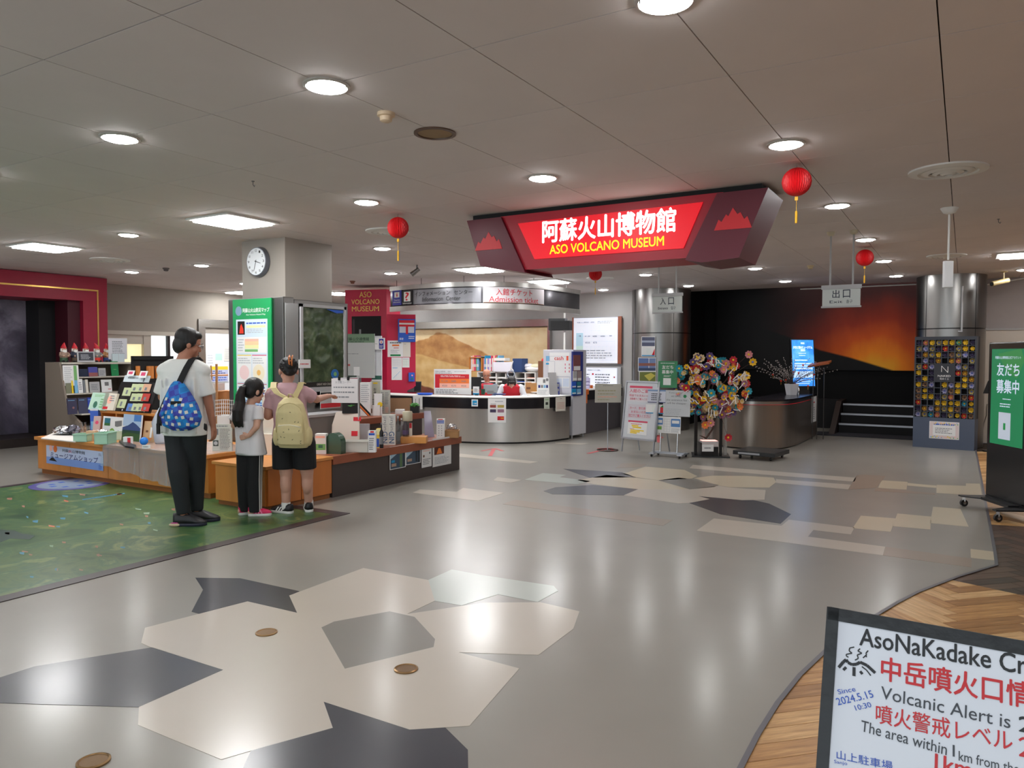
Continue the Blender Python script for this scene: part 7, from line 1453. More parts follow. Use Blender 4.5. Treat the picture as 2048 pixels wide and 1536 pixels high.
for k, (px, py, lb) in enumerate(((1546, 749, 'red and gold ornament at the left of the dry branches'), (1562, 762, 'red ornament above the left rim of the white pot'), (1572, 760, 'second red ornament above the white pot'), (1606, 730, 'round red ornament before the blue screen, upper one'), (1587, 744, 'round red ornament before the blue screen, left one'), (1597, 746, 'round red ornament before the blue screen, middle one'), (1628, 749, 'diamond red ornament at the right edge of the blue screen'), (1616, 772, 'red and gold ornament hanging right of the white pot'), (1590, 768, 'small red ornament hanging just right of the white pot'))):
    q = Plane(p, CAMA).hit(px, py); g = MB(); r_ = .022; g.add([q+RT*r_, q+Vector((0, 0, r_)), q-RT*r_, q-Vector((0, 0, r_)), q-FW*r_*.6, q+FW*r_*.6], [(0, 1, 4), (1, 2, 4), (2, 3, 4), (3, 0, 4), (1, 0, 5), (2, 1, 5), (3, 2, 5), (0, 3, 5)], M('ornament_red', (220, 60, 35), .4)); g.cyl(q-Vector((0, 0, r_)), q-Vector((0, 0, r_*3)), .003, M('ornament_gold', (220, 170, 60), .4), n=5); g.cyl(q+Vector((0, 0, r_)), q+Vector((0, 0, r_*2.4)), .0012, TW, n=4); tag(g.build('hanging_ornament'), lb, 'ornament', 'ornaments on the dry branches')
P = Plane((-2.70, 14.85, RZ0), CAMA+.1, .12); t = thing('display_screen', 'bright blue upright display screen with white writing behind the dry branches', 'screen', P.o)
u0, v1 = P.uv(1583, 680); u1, v0 = P.uv(1630, 772); v0 = max(v0, .03)
g = MB(); g.pbox(P, u0-.02, v0-.02, u1+.02, v1+.02, -.05, -.002, BLACK); g.build('housing', t); g = MB(); g.pbox(P, (u0+u1)/2-.1, 0, (u0+u1)/2+.1, v0, -.12, 0, BLACK); g.build('stand', t)
SCB = ramp_mat('screen_picture', [(.3, (20, 90, 220)), (.5, (60, 150, 235)), (.7, (120, 190, 245))], .3, 3, emis=1.0); SCW = M('screen_white', (255, 255, 255), .4, emis=1.3); SCL = M('screen_pale', (185, 215, 250), .4, emis=1.0)
o = sheet('screen_face', None, None, P, (u0, v0, u1, v1), [('t', '特別', .42, .05, .58, .09, SCW, .02), ('t', '夕日と音のミュージアム', .06, .13, .94, .19, SCW, .02), ('t', '2023', .4, .2, .6, .245, SCW, .02), ('l', .3, .28, .7, .30, 1, SCW), ('l', .32, .33, .68, .35, 1, SCW), ('l', .1, .42, .9, .46, 1, SCW), ('r', .08, .5, .92, .53, SCL), ('r', .08, .55, .92, .58, SCL), ('r', .08, .6, .92, .64, SCL), ('r', .04, .68, .96, .82, SCL), ('r', .1, .86, .9, .875, SCL), ('r', .12, .9, .8, .915, SCL), ('r', .1, .94, .75, .955, SCL)], base=SCB, px=False); o.location = o.location-wpos(t); o.parent = t
t = thing('wooden_lectern', 'slanted reddish wooden lectern top on grey posts beyond the reception counter', 'lectern', on_z(1640, 800, 0)+Vector((0, 0, 0))); P = Plane((-2.0, 14.6, 0), CAMA); t.location = (-2.0, 14.6, 0)
a = P.hit(1615, 732); b_ = P.hit(1658, 725); g = MB(); d = (b_-a); g.prism([a, b_, b_+Vector((0, .3, .04)), a+Vector((0, .3, .04))], (0, 0, -.03), M('lectern_wood', (150, 78, 40), .4)); g.build('top', t)
for px in (1625, 1634, 1647): q = P.hit(px, 735); g = MB(); g.cyl((q.x, q.y+.1, 0), (q.x, q.y+.1, q.z), .007, M('dark_steel_post', (60, 58, 58), .4), n=8); g.build('post', t)
p = Plane((-2.62, 14.35, 0), CAMA).hit(1597, 781); p.z = RZ0; g = MB(); g.lathe([(.022, 0), (.022, .10), (.01, .12), (.01, .14)], p, CHROME, n=12); tag(g.build('pump_bottle', smooth=True), 'small silver pump bottle right of the white pot', 'bottle')

# ---- wall of flower boxes
b0, b1 = on_z(1825, 893), on_z(1948, 902); ang = math.atan2((b1-b0).y, (b1-b0).x); P = Plane(b0, ang); W_ = (b1-b0).length; HT = P.uv(1895, 673)[1]
t = thing('flower_box_wall', 'tall blue-grey cabinet with a grid of paper flowers in square boxes', 'flower display', b0)
BGR = M('board_blue_grey', (72, 82, 102), .5); BGD = M('grid_blue_grey', (52, 56, 66), .5)
vb = P.uv(1880, 836)[1]; vt = P.uv(1895, 679)[1]
g = MB(); g.pbox(P, 0, 0, W_, vb, -.28, 0, BGR); g.build('lower_panel', t); g = MB(); g.pbox(P, 0, vb, W_, HT, -.28, -.14, M('box_black', (16, 15, 22), .7)); g.build('box_backs', t)
NC, NR = 9, 13; mg = .015
cw_, ch_ = (W_-2*mg)/NC, (vt-vb)/NR
g = MB(); g.pbox(P, 0, vt, W_, HT, -.14, 0, BGD); g.build('header_rail', t)
for k in range(NC+1): u = mg+cw_*k; g = MB(); g.pbox(P, u-.007 if k else 0, vb, u+.007 if k < NC else W_, vt, -.14, 0, BGD); g.build('upright', t)
for k in range(NR+1): v = vb+ch_*k; g = MB(); g.pbox(P, mg, v-.006, W_-mg, v+.006, -.138, -.001, BGD); g.build('crosspiece', t)
g = MB(); g.pbox(P, mg+cw_*3, vb+ch_*6, mg+cw_*6, vb+ch_*9, -.05, .006, M('sign_charcoal', (42, 44, 52), .5)); sgn = g.build('centre_sign', t)
g = MB(); ua, va = mg+cw_*3, vb+ch_*6; uw, vh = cw_*3, ch_*3; 
NP = [(.33, .5), (.37, .82), (.68, .5), (.72, .82)]
def strk(P, pts, w_, d, m, g): 
    for (a, b_) in zip(pts[:-1], pts[1:]):
        dx, dy = b_[0]-a[0], b_[1]-a[1]; L = math.hypot(dx, dy); nx_, ny_ = -dy/L*w_/2, dx/L*w_/2
        g.add([P.pt(a[0]-nx_, a[1]-ny_, d), P.pt(b_[0]-nx_, b_[1]-ny_, d), P.pt(b_[0]+nx_, b_[1]+ny_, d), P.pt(a[0]+nx_, a[1]+ny_, d)], [(0, 1, 2, 3)], m)
strk(P, [(ua+uw*x, va+vh*y) for x, y in ((.36, .86), (.36, .88), (.36, .80))], .008, .0075, PAPER, g); strk(P, [(ua+uw*x, va+vh*y) for x, y in ((.36, .55), (.36, .88), (.68, .52), (.68, .85))], .008, .0075, PAPER, g)
g.text('NAKED', P, ua+uw*.18, va+vh*.28, ua+uw*.82, va+vh*.38, .0075, PAPER, .03); g.text('花みくじ', P, ua+uw*.28, va+vh*.12, ua+uw*.74, va+vh*.23, .0075, PAPER, .02); g.build('sign_lettering', sgn, fixn=False)
PAT = ['DPYBYYGYD', 'BWBDRDBYY', 'DOBYDNBWD', 'KWDOKOPKB', 'BRW---WBD', 'YKD---ROW', 'DYD---KYO', 'YNWKYWYYW', 'NYDKWNYKB', 'NYYDBPKNR', 'RKKYYYYTY', 'DOWOBYNDY', 'WBTPDBYRN']
FC = {'Y': ((238, 190, 30), CY_), 'B': ((170, 150, 90), CB_), 'W': ((170, 165, 200), CB_), 'P': ((205, 120, 100), CY_), 'R': ((200, 50, 35), CY_), 'O': ((180, 125, 30), CY_), 'N': ((140, 105, 75), M('flower_centre_dark', (60, 45, 50), .6)), 'T': ((30, 130, 160), CY_), 'G': ((90, 150, 110), CY_), 'D': ((44, 34, 66), M('flower_centre_violet', (50, 40, 80), .6))}
fm = {k: flower_mesh('wall_'+k, c, m, n=7, r=min(cw_, ch_)*.46, cup=.25) for k, (c, m) in FC.items()}
for r_ in range(NR):
    for c_ in range(NC):
        k = PAT[r_][c_]
        if k in 'K-': continue
        pos = P.pt(mg+cw_*(c_+.5), vt-ch_*(r_+.5), -.055); add_flower(t, fm[k], pos, P.n, (.8 if k == 'Y' and (r_+c_) % 3 == 0 else 1.0), r_*9+c_)
sheet('notice', 'colourful patterned notice on the lower panel of the flower box wall', 'notice', P.off(.001), (1859, 842, 1918, 880), [('r', .02, .03, .98, .97, M('pattern_pink', (222, 205, 205), .5)), ('r', .12, .2, .88, .8, PAPER), ('l', .15, .08, .85, .25, 1, BLUEI), ('l', .2, .35, .8, .7, 4, INKG)]+[('c', random.uniform(.04, .96), random.choice([.08, .14, .86, .92, .9]), .02, random.choice([SALM, LBLUE, YELL, LGREEN])) for _ in range(36)])
# wall door at right, cable, cone
dr = thing('door_2', None, None, (.3, 15.5, 0)); dr['kind'] = 'structure'; P = PY(15.54)
u0, v1 = P.uv(1966, 661); g = MB(); g.pbox(P, u0, 0, u0+2.2, v1, 0, .03, M('door_beige', (196, 184, 170), .5)); g.build('door_leaf', dr); g = MB(); g.pbox(P, u0-.05, 0, u0, v1+.03, 0, .05, M('door_trim_grey', (165, 160, 158), .5)); g.pbox(P, u0-.05, v1, u0+2.2, v1+.03, 0, .05, M('door_trim_grey')); g.build('door_trim', dr)
g = MB(); q = lambda x, y: PY(15.40).hit(x, y); z_ = q(1952, 897); g.tube([q(1974, 808), q(1973, 830), q(1968, 845), q(1966, 862), q(1955, 885), (q(1950, 890).x, 15.40, .03)], .006, BLACK, n=5); tag(g.build('power_cable'), 'thin black cable hanging beside the beige door', 'cable')
t = thing('dark_monitor_back', 'dark tapered device edge sticking out behind the tall green kiosk', 'device', PY(14.1).hit(1975, 780)); P = PY(14.1); g = MB(); g.prism([P.hit(1966, 787), P.hit(1990, 787), P.hit(1990, 755), P.hit(1976, 762)], (0, .06, 0), BLACKM); g.build('body', t); a = P.hit(1985, 790); g = MB(); g.cyl(a+Vector((0, .03, 0)), (a.x, 14.13, 0), .02, BLACK, n=8); g.build('post', t); g = MB(); g.cyl((a.x, 14.13, 0), (a.x, 14.13, .02), .12, BLACK, n=18); g.build('foot', t)

# ---- digital kiosk at right
b0, b1 = on_z(1970, 1015), on_z(2048, 1042); ang = math.atan2((b1-b0).y, (b1-b0).x); P = Plane(b0, ang); 
t = thing('digital_kiosk', 'tall black digital signage kiosk with a green screen on a wheeled base', 'kiosk', b0)
HT = P.uv(1986, 685)[1]; Wk = .62
g = MB(); g.pbox(P, 0, .13, Wk, HT, -.06, 0, M('kiosk_black', (16, 16, 19), .18)); g.build('housing', t, bevel=.012)
g = MB(); g.pbox(P, -.004, .14, .002, HT-.01, -.05, -.01, STEELD); g.build('edge_trim', t)
u0, v1 = P.uv(1996, 698); v0 = P.uv(1990, 887)[1]; u0 = .055
KG = M('kiosk_green', (28, 138, 88), .35, emis=.28); KW = M('kiosk_white', (205, 218, 240), .4, emis=.5); KB = M('kiosk_brown', (200, 130, 80), .4, emis=.3)
o = sheet('screen', None, None, P.off(.001), (u0, v0, Wk-.055, v1), [('p', [(.2, .05), (.9, .0), (1, .12), (.8, .3), (.5, .25)], M('kiosk_green2', (60, 150, 80), .35, emis=.25)), ('t', '阿蘇火山博物館公式アカウント', .12, .075, .9, .105, KW, .02), ('t', '友だち', .18, .15, .86, .28, KW, .035), ('t', '募集中', .18, .32, .86, .46, KW, .035), ('l', .38, .51, .68, .53, 1, KW), ('l', .3, .56, .72, .61, 2, KW), ('r', .27, .66, .64, .94, M('kiosk_blank_square', (190, 200, 215), .4, emis=.4)), ('r', .42, .77, .49, .84, M('kiosk_green3', (30, 150, 80), .4, emis=.3))], base=KG, th=.002, px=False); o.location = o.location-wpos(t); o.parent = t
t2 = t; P0 = Plane(b0, ang)
g = MB(); g.prism([P0.pt(-.02, .10, -.28), P0.pt(.12, .10, -.03), P0.pt(.12, .10, .06), P0.pt(-.02, .10, .22), P0.pt(-.08, .10, .22), P0.pt(-.08, .10, -.28)], (0, 0, .012), BLACK); g.pbox(P0, .1, .10, Wk-.08, .125, -.1, .1, BLACK); g.prism([P0.pt(Wk+.02, .10, -.28), P0.pt(Wk-.12, .10, -.03), P0.pt(Wk-.12, .10, .06), P0.pt(Wk+.02, .10, .30), P0.pt(Wk+.08, .10, .30), P0.pt(Wk+.08, .10, -.28)][::-1], (0, 0, .012), BLACK); g.pbox(P0, -.0, .11, Wk, .13, -.06, 0, BLACK); g.build('base', t)
for u, w_ in ((-.05, -.24), (-.05, .18), (Wk+.04, -.24), (Wk+.04, .26)):
    g = MB(); q = P0.pt(u, .035, w_); g.cyl(q-P0.x*.014, q+P0.x*.014, .035, BLACK, n=16); g.cyl(q-P0.x*.02, q+P0.x*.02, .014, CHROME, n=10); g.box((q.x-.014, q.y-.014, .05), (q.x+.014, q.y+.014, .10), CHROME); g.build('caster', t)

# ---- handwritten whiteboard in the foreground
r1, r2, r3 = ray(1657, 1216), ray(2048, 1285), ray(1635, 1536)
nn = r1.cross(r2); hx = nn.cross(Vector((0, 0, 1))).normalized(); hx = hx if hx.dot(RT) > 0 else -hx
nd = r1.cross(r3); dv = nd.cross(hx).normalized(); dv = dv if dv.z < 0 else -dv
D0 = 1.22; p0 = EYEP+r1*D0
P = Plane((0, 0, 0)); P.o = p0; P.x = hx; P.y = -dv; P.n = hx.cross(-dv).normalized()
if P.n.dot(EYEP-p0) < 0: P.n = -P.n
LW = .92; LH = .98*p0.z/abs(dv.z)
t = thing('whiteboard_sign', 'handwritten whiteboard sign edged with black tape in the right foreground', 'sign board', (p0.x, p0.y, 0))
TP_ = M('black_tape', (14, 15, 20), .38, bump=.25, nscale=22); WBd = M('board_gloss_white', (214, 218, 228), .08, coat=.3)
bh = min(LH-.12, .80)
g = MB(); g.pbox(P, .0, -bh, LW, 0, -.012, -.001, M('board_core', (200, 200, 200), .6)); g.build('panel', t)
g = MB(); g.pbox(P, .014, -bh+.014, LW-.014, -.015, -.001, .001, WBd); face = g.build('white_sheet', t)
tw = P.uv(1676, 1300)[0]; tw = .035
for nm, a in (('tape_edge', (0, -.0175, LW, .002)), ('tape_edge', (-.002, -bh, .0165, .002)), ('tape_edge', (LW-.0165, -bh, LW+.002, .002)), ('tape_edge', (0, -bh-.002, LW, -bh+.0175))): g = MB(); g.pbox(P, a[0], a[1], a[2], a[3], -.0135, .0022, TP_); g.build(nm, t)
for u in (.04, LW-.04):
    a = P.pt(u, -bh, -.006); dd = dv; L = (a.z)/abs(dd.z); g = MB(); g.cyl(a-dd*.1, a+dd*(L-.004), .012, ALU, n=10); g.build('front_leg', t); c = P.pt(u, -.05, -.02); hn = Vector((P.n.x, P.n.y, 0)).normalized(); f_ = Vector((c.x, c.y, .004))-hn*.30; g = MB(); g.cyl(c, f_, .012, ALU, n=10); g.build('rear_leg', t)
MBK = M('marker_black', (14, 14, 20), .4); MRD = M('marker_red', (205, 25, 35), .4); MGY = M('marker_grey', (62, 66, 74), .45); MBL = M('marker_blue', (35, 85, 190), .4)
c5b = lambda x, y: (1600+x/4.315, 1180+y/4.315)
def wr(st_, xl, yl, xr, yr, hpx, m, bold, name='handwriting'):
    a = P.uv(*c5b(xl, yl)); b_ = P.uv(*c5b(xr, yr)); tp = P.uv(*c5b(xl, yl-hpx)); h = tp[1]-a[1]; g = MB()
    Q_ = Plane((0, 0, 0)); dx, dy = b_[0]-a[0], b_[1]-a[1]; L = math.hypot(dx, dy); cx_, sx_ = dx/L, dy/L
    Q_.o = P.pt(a[0], a[1], 0); Q_.x = P.x*cx_+P.y*sx_; Q_.y = P.y*cx_-P.x*sx_; Q_.n = P.n
    g.text(st_, Q_, 0, 0, L, h, .0018, m, bold); g.build(name, face, fixn=False)
wr('AsoNaKadake Crater', 515, 475, 2330, 800, 150, MBK, .022)
wr('中岳噴火口情報', 700, 775, 2260, 1080, 205, MRD, .03)
wr('Volcanic Alert is', 697, 935, 1815, 1195, 108, MGY, .004)
wr('2', 1890, 1215, 2010, 1240, 130, MBK, .03)
wr('噴火警戒レベル', 655, 1145, 1835, 1395, 165, MRD, .012)
wr('２', 1890, 1430, 2010, 1455, 170, MRD, .02)
wr('The area within', 525, 1215, 1265, 1425, 95, MGY, .004)
wr('1', 1318, 1434, 1336, 1438, 100, MGY, .0)
wr('km from the crater', 1370, 1470, 2200, 1660, 85, MGY, .004)
wr('Since', 335, 900, 485, 872, 42, MBL, .002); wr('2024.5.15', 330, 995, 640, 925, 62, MBL, .006); wr('10:30', 485, 1040, 622, 1008, 45, MBL, .004)
wr('山上駐車場', 318, 1455, 800, 1560, 78, MBL, .004); wr('Sanjo', 297, 1500, 410, 1520, 38, MBL, .0)
wr('1km', 1165, 1540, 1480, 1620, 130, MRD, .03)
g = MB()
def mk(pts, w_, m=MBK):
    uvs = [P.uv(*c5b(x, y)) for x, y in pts]; strk(P, uvs, w_, .0018, m, g)
mk([(335, 668), (375, 620), (400, 600), (415, 625), (450, 643), (490, 640), (520, 622), (580, 650), (650, 715)], .0045); mk([(375, 690), (400, 665)], .004); mk([(467, 742), (468, 665)], .0045); mk([(520, 700), (540, 725)], .004); mk([(535, 660), (575, 690), (612, 738)], .0018)
mk([(470, 492), (430, 500), (425, 525), (450, 545), (400, 555), (402, 570), (420, 580)], .0018); mk([(520, 505), (500, 525), (535, 545), (495, 560), (505, 590), (475, 605)], .0018); mk([(590, 522), (570, 545), (575, 560), (545, 585)], .0018); mk([(570, 560), (575, 580)], .0016)
g.build('volcano_drawing', face, fixn=False)

# ================================================================== PEOPLE
DG_ = bpy.context
def organic(mb, name, parent, voxel=.007, smooth=4, mats=None, splitf=None):
    """one continuous surface from overlapping closed shapes (voxel remesh + smoothing). Coordinates are local to parent."""
    me = bpy.data.meshes.new('tmp'); me.from_pydata([tuple(v) for v in mb.v], [], mb.f)
    bm = bmesh.new(); bm.from_mesh(me); bmesh.ops.recalc_face_normals(bm, faces=bm.faces); bm.to_mesh(me); bm.free()
    ob = bpy.data.objects.new('tmp', me); COL.objects.link(ob)
    r = ob.modifiers.new('r', 'REMESH'); r.mode = 'VOXEL'; r.voxel_size = voxel; r.adaptivity = 0
    if smooth: q = ob.modifiers.new('s', 'SMOOTH'); q.factor = .5; q.iterations = smooth
    bpy.context.view_layer.update(); dg = bpy.context.evaluated_depsgraph_get()
    m2 = bpy.data.meshes.new_from_object(ob.evaluated_get(dg)); m2.name = name
    bpy.data.objects.remove(ob); bpy.data.meshes.remove(me)
    m2.materials.clear()
    for m in (mats or mb.mats): m2.materials.append(m)
    m2.polygons.foreach_set('use_smooth', [True]*len(m2.polygons))
    if splitf: m2.polygons.foreach_set('material_index', [splitf(p.center) for p in m2.polygons])
    m2.update(); o = bpy.data.objects.new(name, m2); COL.objects.link(o); o.parent = parent; return o
def local(mb, name, parent, smooth=True):
    me = mb.mesh(name, Vector((0, 0, 0))); bm = bmesh.new(); bm.from_mesh(me); bmesh.ops.recalc_face_normals(bm, faces=bm.faces); bm.to_mesh(me); bm.free()
    if smooth: me.polygons.foreach_set('use_smooth', [True]*len(me.polygons))
    o = bpy.data.objects.new(name, me); COL.objects.link(o); o.parent = parent; return o
V = lambda *a: Vector(a)
def cap(g, a, b, ra, rb, m, n=14, fl=1.0):
    a, b = Vector(a), Vector(b); d = (b-a); L = d.length; d.normalize(); pts = []; rs = []
    for t in (-1, -.85, -.5): pts.append(a+d*ra*t); rs.append(ra*math.sqrt(max(0.0, 1-t*t))+1e-4)
    for k in range(5): pts.append(a.lerp(b, k/4)); rs.append(ra+(rb-ra)*k/4)
    for t in (.5, .85, 1): pts.append(b+d*rb*t); rs.append(rb*math.sqrt(max(0.0, 1-t*t))+1e-4)
    g.tube(pts, rs, m, n=n)
def loft(g, secs, m, n=24):
    """secs: (centre, half width along dir x, half depth, yaw)"""
    rings = []
    for c, rx, ry, yaw in secs:
        c = Vector(c); ca, sa = math.cos(yaw), math.sin(yaw); ring = []
        for i in range(n):
            t = 2*PI*i/n; x = rx*abs(math.cos(t))**.85*math.copysign(1, math.cos(t)); y = ry*abs(math.sin(t))**.85*math.copysign(1, math.sin(t)); ring.append(c+V(ca*x-sa*y, sa*x+ca*y, 0))
        rings.append(ring)
    g.ring(rings, m)
def tub(g, a, b, ra, rb, m, n=16):
    a, b = Vector(a), Vector(b); d = (b-a).normalized(); pts = [a-d*ra*.7, a-d*ra*.4]+[a.lerp(b, k/4) for k in range(5)]; g.tube(pts, [ra*.5, ra*.85]+[ra+(rb-ra)*k/4 for k in range(5)], m, n=n)
def head(g, c, yaw, pitch, k, m):
    """head centred at c (eye height). Facing +y turned by yaw; returns transform"""
    R_ = Matrix.Rotation(yaw, 3, 'Z') @ Matrix.Rotation(pitch, 3, 'X'); T = lambda x, y, z: Vector(c)+R_@(V(x, y, z)*k)
    g.ell(T(0, -.012, .03), (.076*k, .093*k, .092*k), m, 20, 14, R_); g.ell(T(0, .022, -.045), (.058*k, .062*k, .068*k), m, 18, 12, R_)
    g.ell(T(0, .058, -.092), (.026*k, .022*k, .020*k), m, 12, 8, R_)                       # chin
    cap(g, T(0, .078, .002), T(0, .094, -.030), .008*k, .0120*k, m, 8)                       # nose
    g.ell(T(0, .079, -.062), (.022*k, .012*k, .006*k), m, 10, 6, R_); g.ell(T(0, .077, -.071), (.019*k, .011*k, .006*k), m, 10, 6, R_)   # lips
    for s in (-1, 1):
        g.ell(T(s*.079, -.012, -.012), (.012*k, .020*k, .032*k), m, 10, 8, R_); g.ell(T(s*.032, .068, .020), (.026*k, .016*k, .008*k), m, 10, 6, R_); g.ell(T(s*.042, .052, -.035), (.022*k, .022*k, .022*k), m, 10, 6, R_)
    return T, R_
def face_bits(par, T, R_, k, hairm, glasses=None):
    g = MB()
    for s in (-1, 1): g.ell(T(s*.031, .076, .004), (.0135*k, .010*k, .008*k), M('eye_white', (232, 230, 226), .3), 12, 8, R_)
    local(g, 'eyes', par); g = MB()
    for s in (-1, 1): g.ell(T(s*.031, .085, .004), (.006*k, .003*k, .0065*k), M('iris_dark', (30, 20, 16), .2), 10, 6, R_)
    local(g, 'irises', par); g = MB()
    for s in (-1, 1): g.tube([T(s*.014, .088, .024), T(s*.032, .089, .029), T(s*.048, .078, .022)], [.003*k, .0035*k, .002*k], hairm, n=6)
    local(g, 'eyebrows', par); g = MB(); g.ell(T(0, .0885, -.0665), (.021*k, .004*k, .0035*k), M('lip_tone', (150, 78, 72), .5), 12, 6, R_); local(g, 'mouth', par)
    if glasses:
        g = MB()
        for s in (-1, 1):
            c = T(s*.034, .100, .0); n = 16; g.tube([c+R_@(V(.022*math.cos(2*PI*i/n), 0, .017*math.sin(2*PI*i/n))*k) for i in range(n+1)], .0016*k, glasses, n=5); g.tube([T(s*.056, .098, .003), T(s*.080, .04, .006), T(s*.082, -.01, .0)], .0016*k, glasses, n=5)
        g.tube([T(-.012, .102, .004), T(.012, .102, .004)], .0016*k, glasses, n=5); local(g, 'glasses', par)
def hand(g, w, d, up, side, k, m, curl=.5):
    """w wrist, d direction of the hand, up = back-of-hand normal, side=+1 thumb towards d x up"""
    d = Vector(d).normalized(); up = Vector(up); up = (up-d*up.dot(d)).normalized(); r = d.cross(up)*side; w = Vector(w)
    cap(g, w, w+d*.03*k, .024*k, .026*k, m, 10)
    for j in range(4): o = (-.027+.018*j)*k; cap(g, w+d*.02*k+r*o*.6, w+d*.082*k+r*o, .013*k, .0125*k, m, 8)
    for j, L in enumerate((.060, .073, .078, .068)):
        o = (-.029+.0193*j)*k; a = w+d*.085*k+r*o; p1 = a+(d*math.cos(curl*.5)-up*math.sin(curl*.5))*L*.45*k; p2 = p1+(d*math.cos(curl*1.3)-up*math.sin(curl*1.3))*L*.32*k; p3 = p2+(d*math.cos(curl*2)-up*math.sin(curl*2))*L*.25*k
        cap(g, a, p1, .0092*k, .0086*k, m, 8); cap(g, p1, p2, .0086*k, .0080*k, m, 8); cap(g, p2, p3, .0080*k, .0070*k, m, 8)
    a = w+d*.03*k+r*.026*k; b = a+(d*.7+r*.7-up*.2).normalized()*.036*k; c = b+(d*.95+r*.25-up*.25).normalized()*.028*k; cap(g, a, b, .0125*k, .0105*k, m, 8); cap(g, b, c, .0105*k, .0085*k, m, 8)
def foot(g, an, ang, L, m):
    d = V(math.cos(ang), math.sin(ang), 0); a = Vector(an); cap(g, a, V(a.x, a.y, .045)-d*.02, .036, .036, m, 10); cap(g, V(a.x, a.y, .04)-d*L*.18, V(a.x, a.y, .032)+d*L*.5, .034, .028, m, 12)
def shoe(par, an, ang, L, upper, sole, bits=None, wd=.045, tall=.085):
    d = V(math.cos(ang), math.sin(ang), 0); e = V(-d.y, d.x, 0); a = V(an[0], an[1], 0); t = []
    def outline(f, z, k=1.0):
        pr_ = [(-.30, .0), (-.285, .55), (-.2, .86), (0, .86), (.2, .92), (.42, 1.0), (.56, .86), (.66, .5), (.70, 0)]
        P_ = [(x, y) for x, y in pr_]+[(x, -y) for x, y in pr_[::-1][1:-1]]
        return [a+d*(x*L*k)+e*(y*wd*f)+V(0, 0, z) for x, y in P_]
    g = MB(); g.ring([outline(.96, .0, .99), outline(1.06, .012), outline(1.06, .024), outline(1.0, .030)], sole); so = local(g, 'sole', par)
    g = MB()
    def up_(f, zf, kb):
        pr_ = [(-.30, .0), (-.285, .55), (-.2, .86), (0, .86), (.2, .92), (.42, 1.0), (.56, .86), (.66, .5), (.70, 0)]; P_ = [(x, y) for x, y in pr_]+[(x, -y) for x, y in pr_[::-1][1:-1]]
        out = []
        for x, y in P_:
            hh = tall if x < .12 else max(.052, tall-(x-.12)*(tall-.052)/.42)
            xx = x*(1 if f > .9 else (.92 if x > .3 else 1)); out.append(a+d*(xx*L)+e*(y*wd*f)+V(0, 0, .028+(hh-.028)*zf))
        return out
    g.ring([up_(1.0, 0, 1), up_(1.0, .4, 1), up_(.86, .8, 1), up_(.5, 1.0, 1)], upper); u = local(g, 'shoe', par)
    if bits:
        g = MB()
        for sd in (-1, 1):
            for k in range(3):
                x = .05+.12*k; g.prism([a+d*(x*L)+e*sd*wd*1.0+V(0, 0, .03), a+d*((x+.06)*L)+e*sd*wd*1.0+V(0, 0, .03), a+d*((x-.04)*L)+e*sd*wd*.82+V(0, 0, .068), a+d*((x-.10)*L)+e*sd*wd*.82+V(0, 0, .068)], e*sd*.003, bits)
        local(g, 'stripes', u, smooth=False)
    return u
SK1 = M('skin_tan', (176, 120, 96), .5, noise=.04); SK2 = M('skin_fair', (200, 152, 132), .5, noise=.04); SK3 = M('skin_light', (206, 160, 138), .5, noise=.03)
HAIR = M('black_hair', (14, 11, 12), .55, noise=.5, nscale=60, ani=(1, 1, .2), bump=.5); HAIRB = M('dark_brown_hair', (34, 24, 22), .45, noise=.5, nscale=60, bump=.5)
DEN = M('charcoal_trousers', (26, 30, 34), .8, noise=.1, nscale=5, bump=.4); BLKF = M('black_fabric', (17, 17, 20), .85, bump=.3, nscale=6); TEE = M('white_tee', (226, 226, 223), .85, bump=.6, nscale=5, noise=.02)
TEE2 = M('white_tee_grey', (224, 222, 226), .85, bump=.6, nscale=6); PNK = M('dusty_pink_tee', (196, 158, 164), .85, bump=.6, nscale=6)

# --- man
mt_ = thing('person', 'tall man seen from behind in a white t-shirt and dark trousers', 'person', on_z(378, 1050), rotz=CAMA)
g = MB(); yw = -.25
loft(g, [((-.025, .0, .86), .12, .09, yw), ((-.025, 0, .93), .155, .105, yw), ((-.03, 0, 1.06), .14, .10, yw), ((-.035, 0, 1.22), .155, .105, yw), ((-.04, .0, 1.36), .17, .10, yw), ((-.038, .005, 1.43), .12, .075, yw), ((-.03, .01, 1.47), .06, .055, yw)], SK1)
cap(g, (-.035, .0, 1.44), (-.008, .03, 1.55), .060, .056, SK1)
T, R_ = head(g, (.0, .055, 1.600), -1.0, -.28, 1.1, SK1)
L_sh, R_sh = V(-.20, .03, 1.395), V(.145, -.035, 1.395)
cap(g, L_sh-V(0, 0, .03), (-.245, .06, 1.13), .046, .040, SK1); cap(g, (-.245, .06, 1.13), (-.235, .27, 1.02), .039, .028, SK1); hand(g, (-.235, .28, 1.015), (.2, 1, -.2), (0, .2, 1), -1, 1, SK1)
cap(g, R_sh-V(0, 0, .03), (.185, -.01, 1.12), .046, .040, SK1); cap(g, (.185, -.01, 1.12), (.215, .02, .885), .040, .027, SK1); hand(g, (.216, .022, .875), (.03, .12, -1), (1, -.2, 0), -1, 1.0, SK1, .7)
HL, HR = V(-.105, .02, .90), V(.06, -.01, .90); KL, KR = V(-.065, -.05, .49), V(.035, .08, .50); AL, AR = V(-.03, -.04, .09), V(.02, .12, .09)
for a, b, c in ((HL, KL, AL), (HR, KR, AR)): cap(g, a, b, .085, .055, SK1); cap(g, b, c, .052, .036, SK1)
foot(g, AL, .15, .26, SK1); foot(g, AR, .25, .26, SK1)
body = organic(g, 'body', mt_, .0068, 3)
face_bits(mt_, T, R_, 1.1, HAIR, glasses=M('glasses_metal', (150, 150, 155), .25, .8))
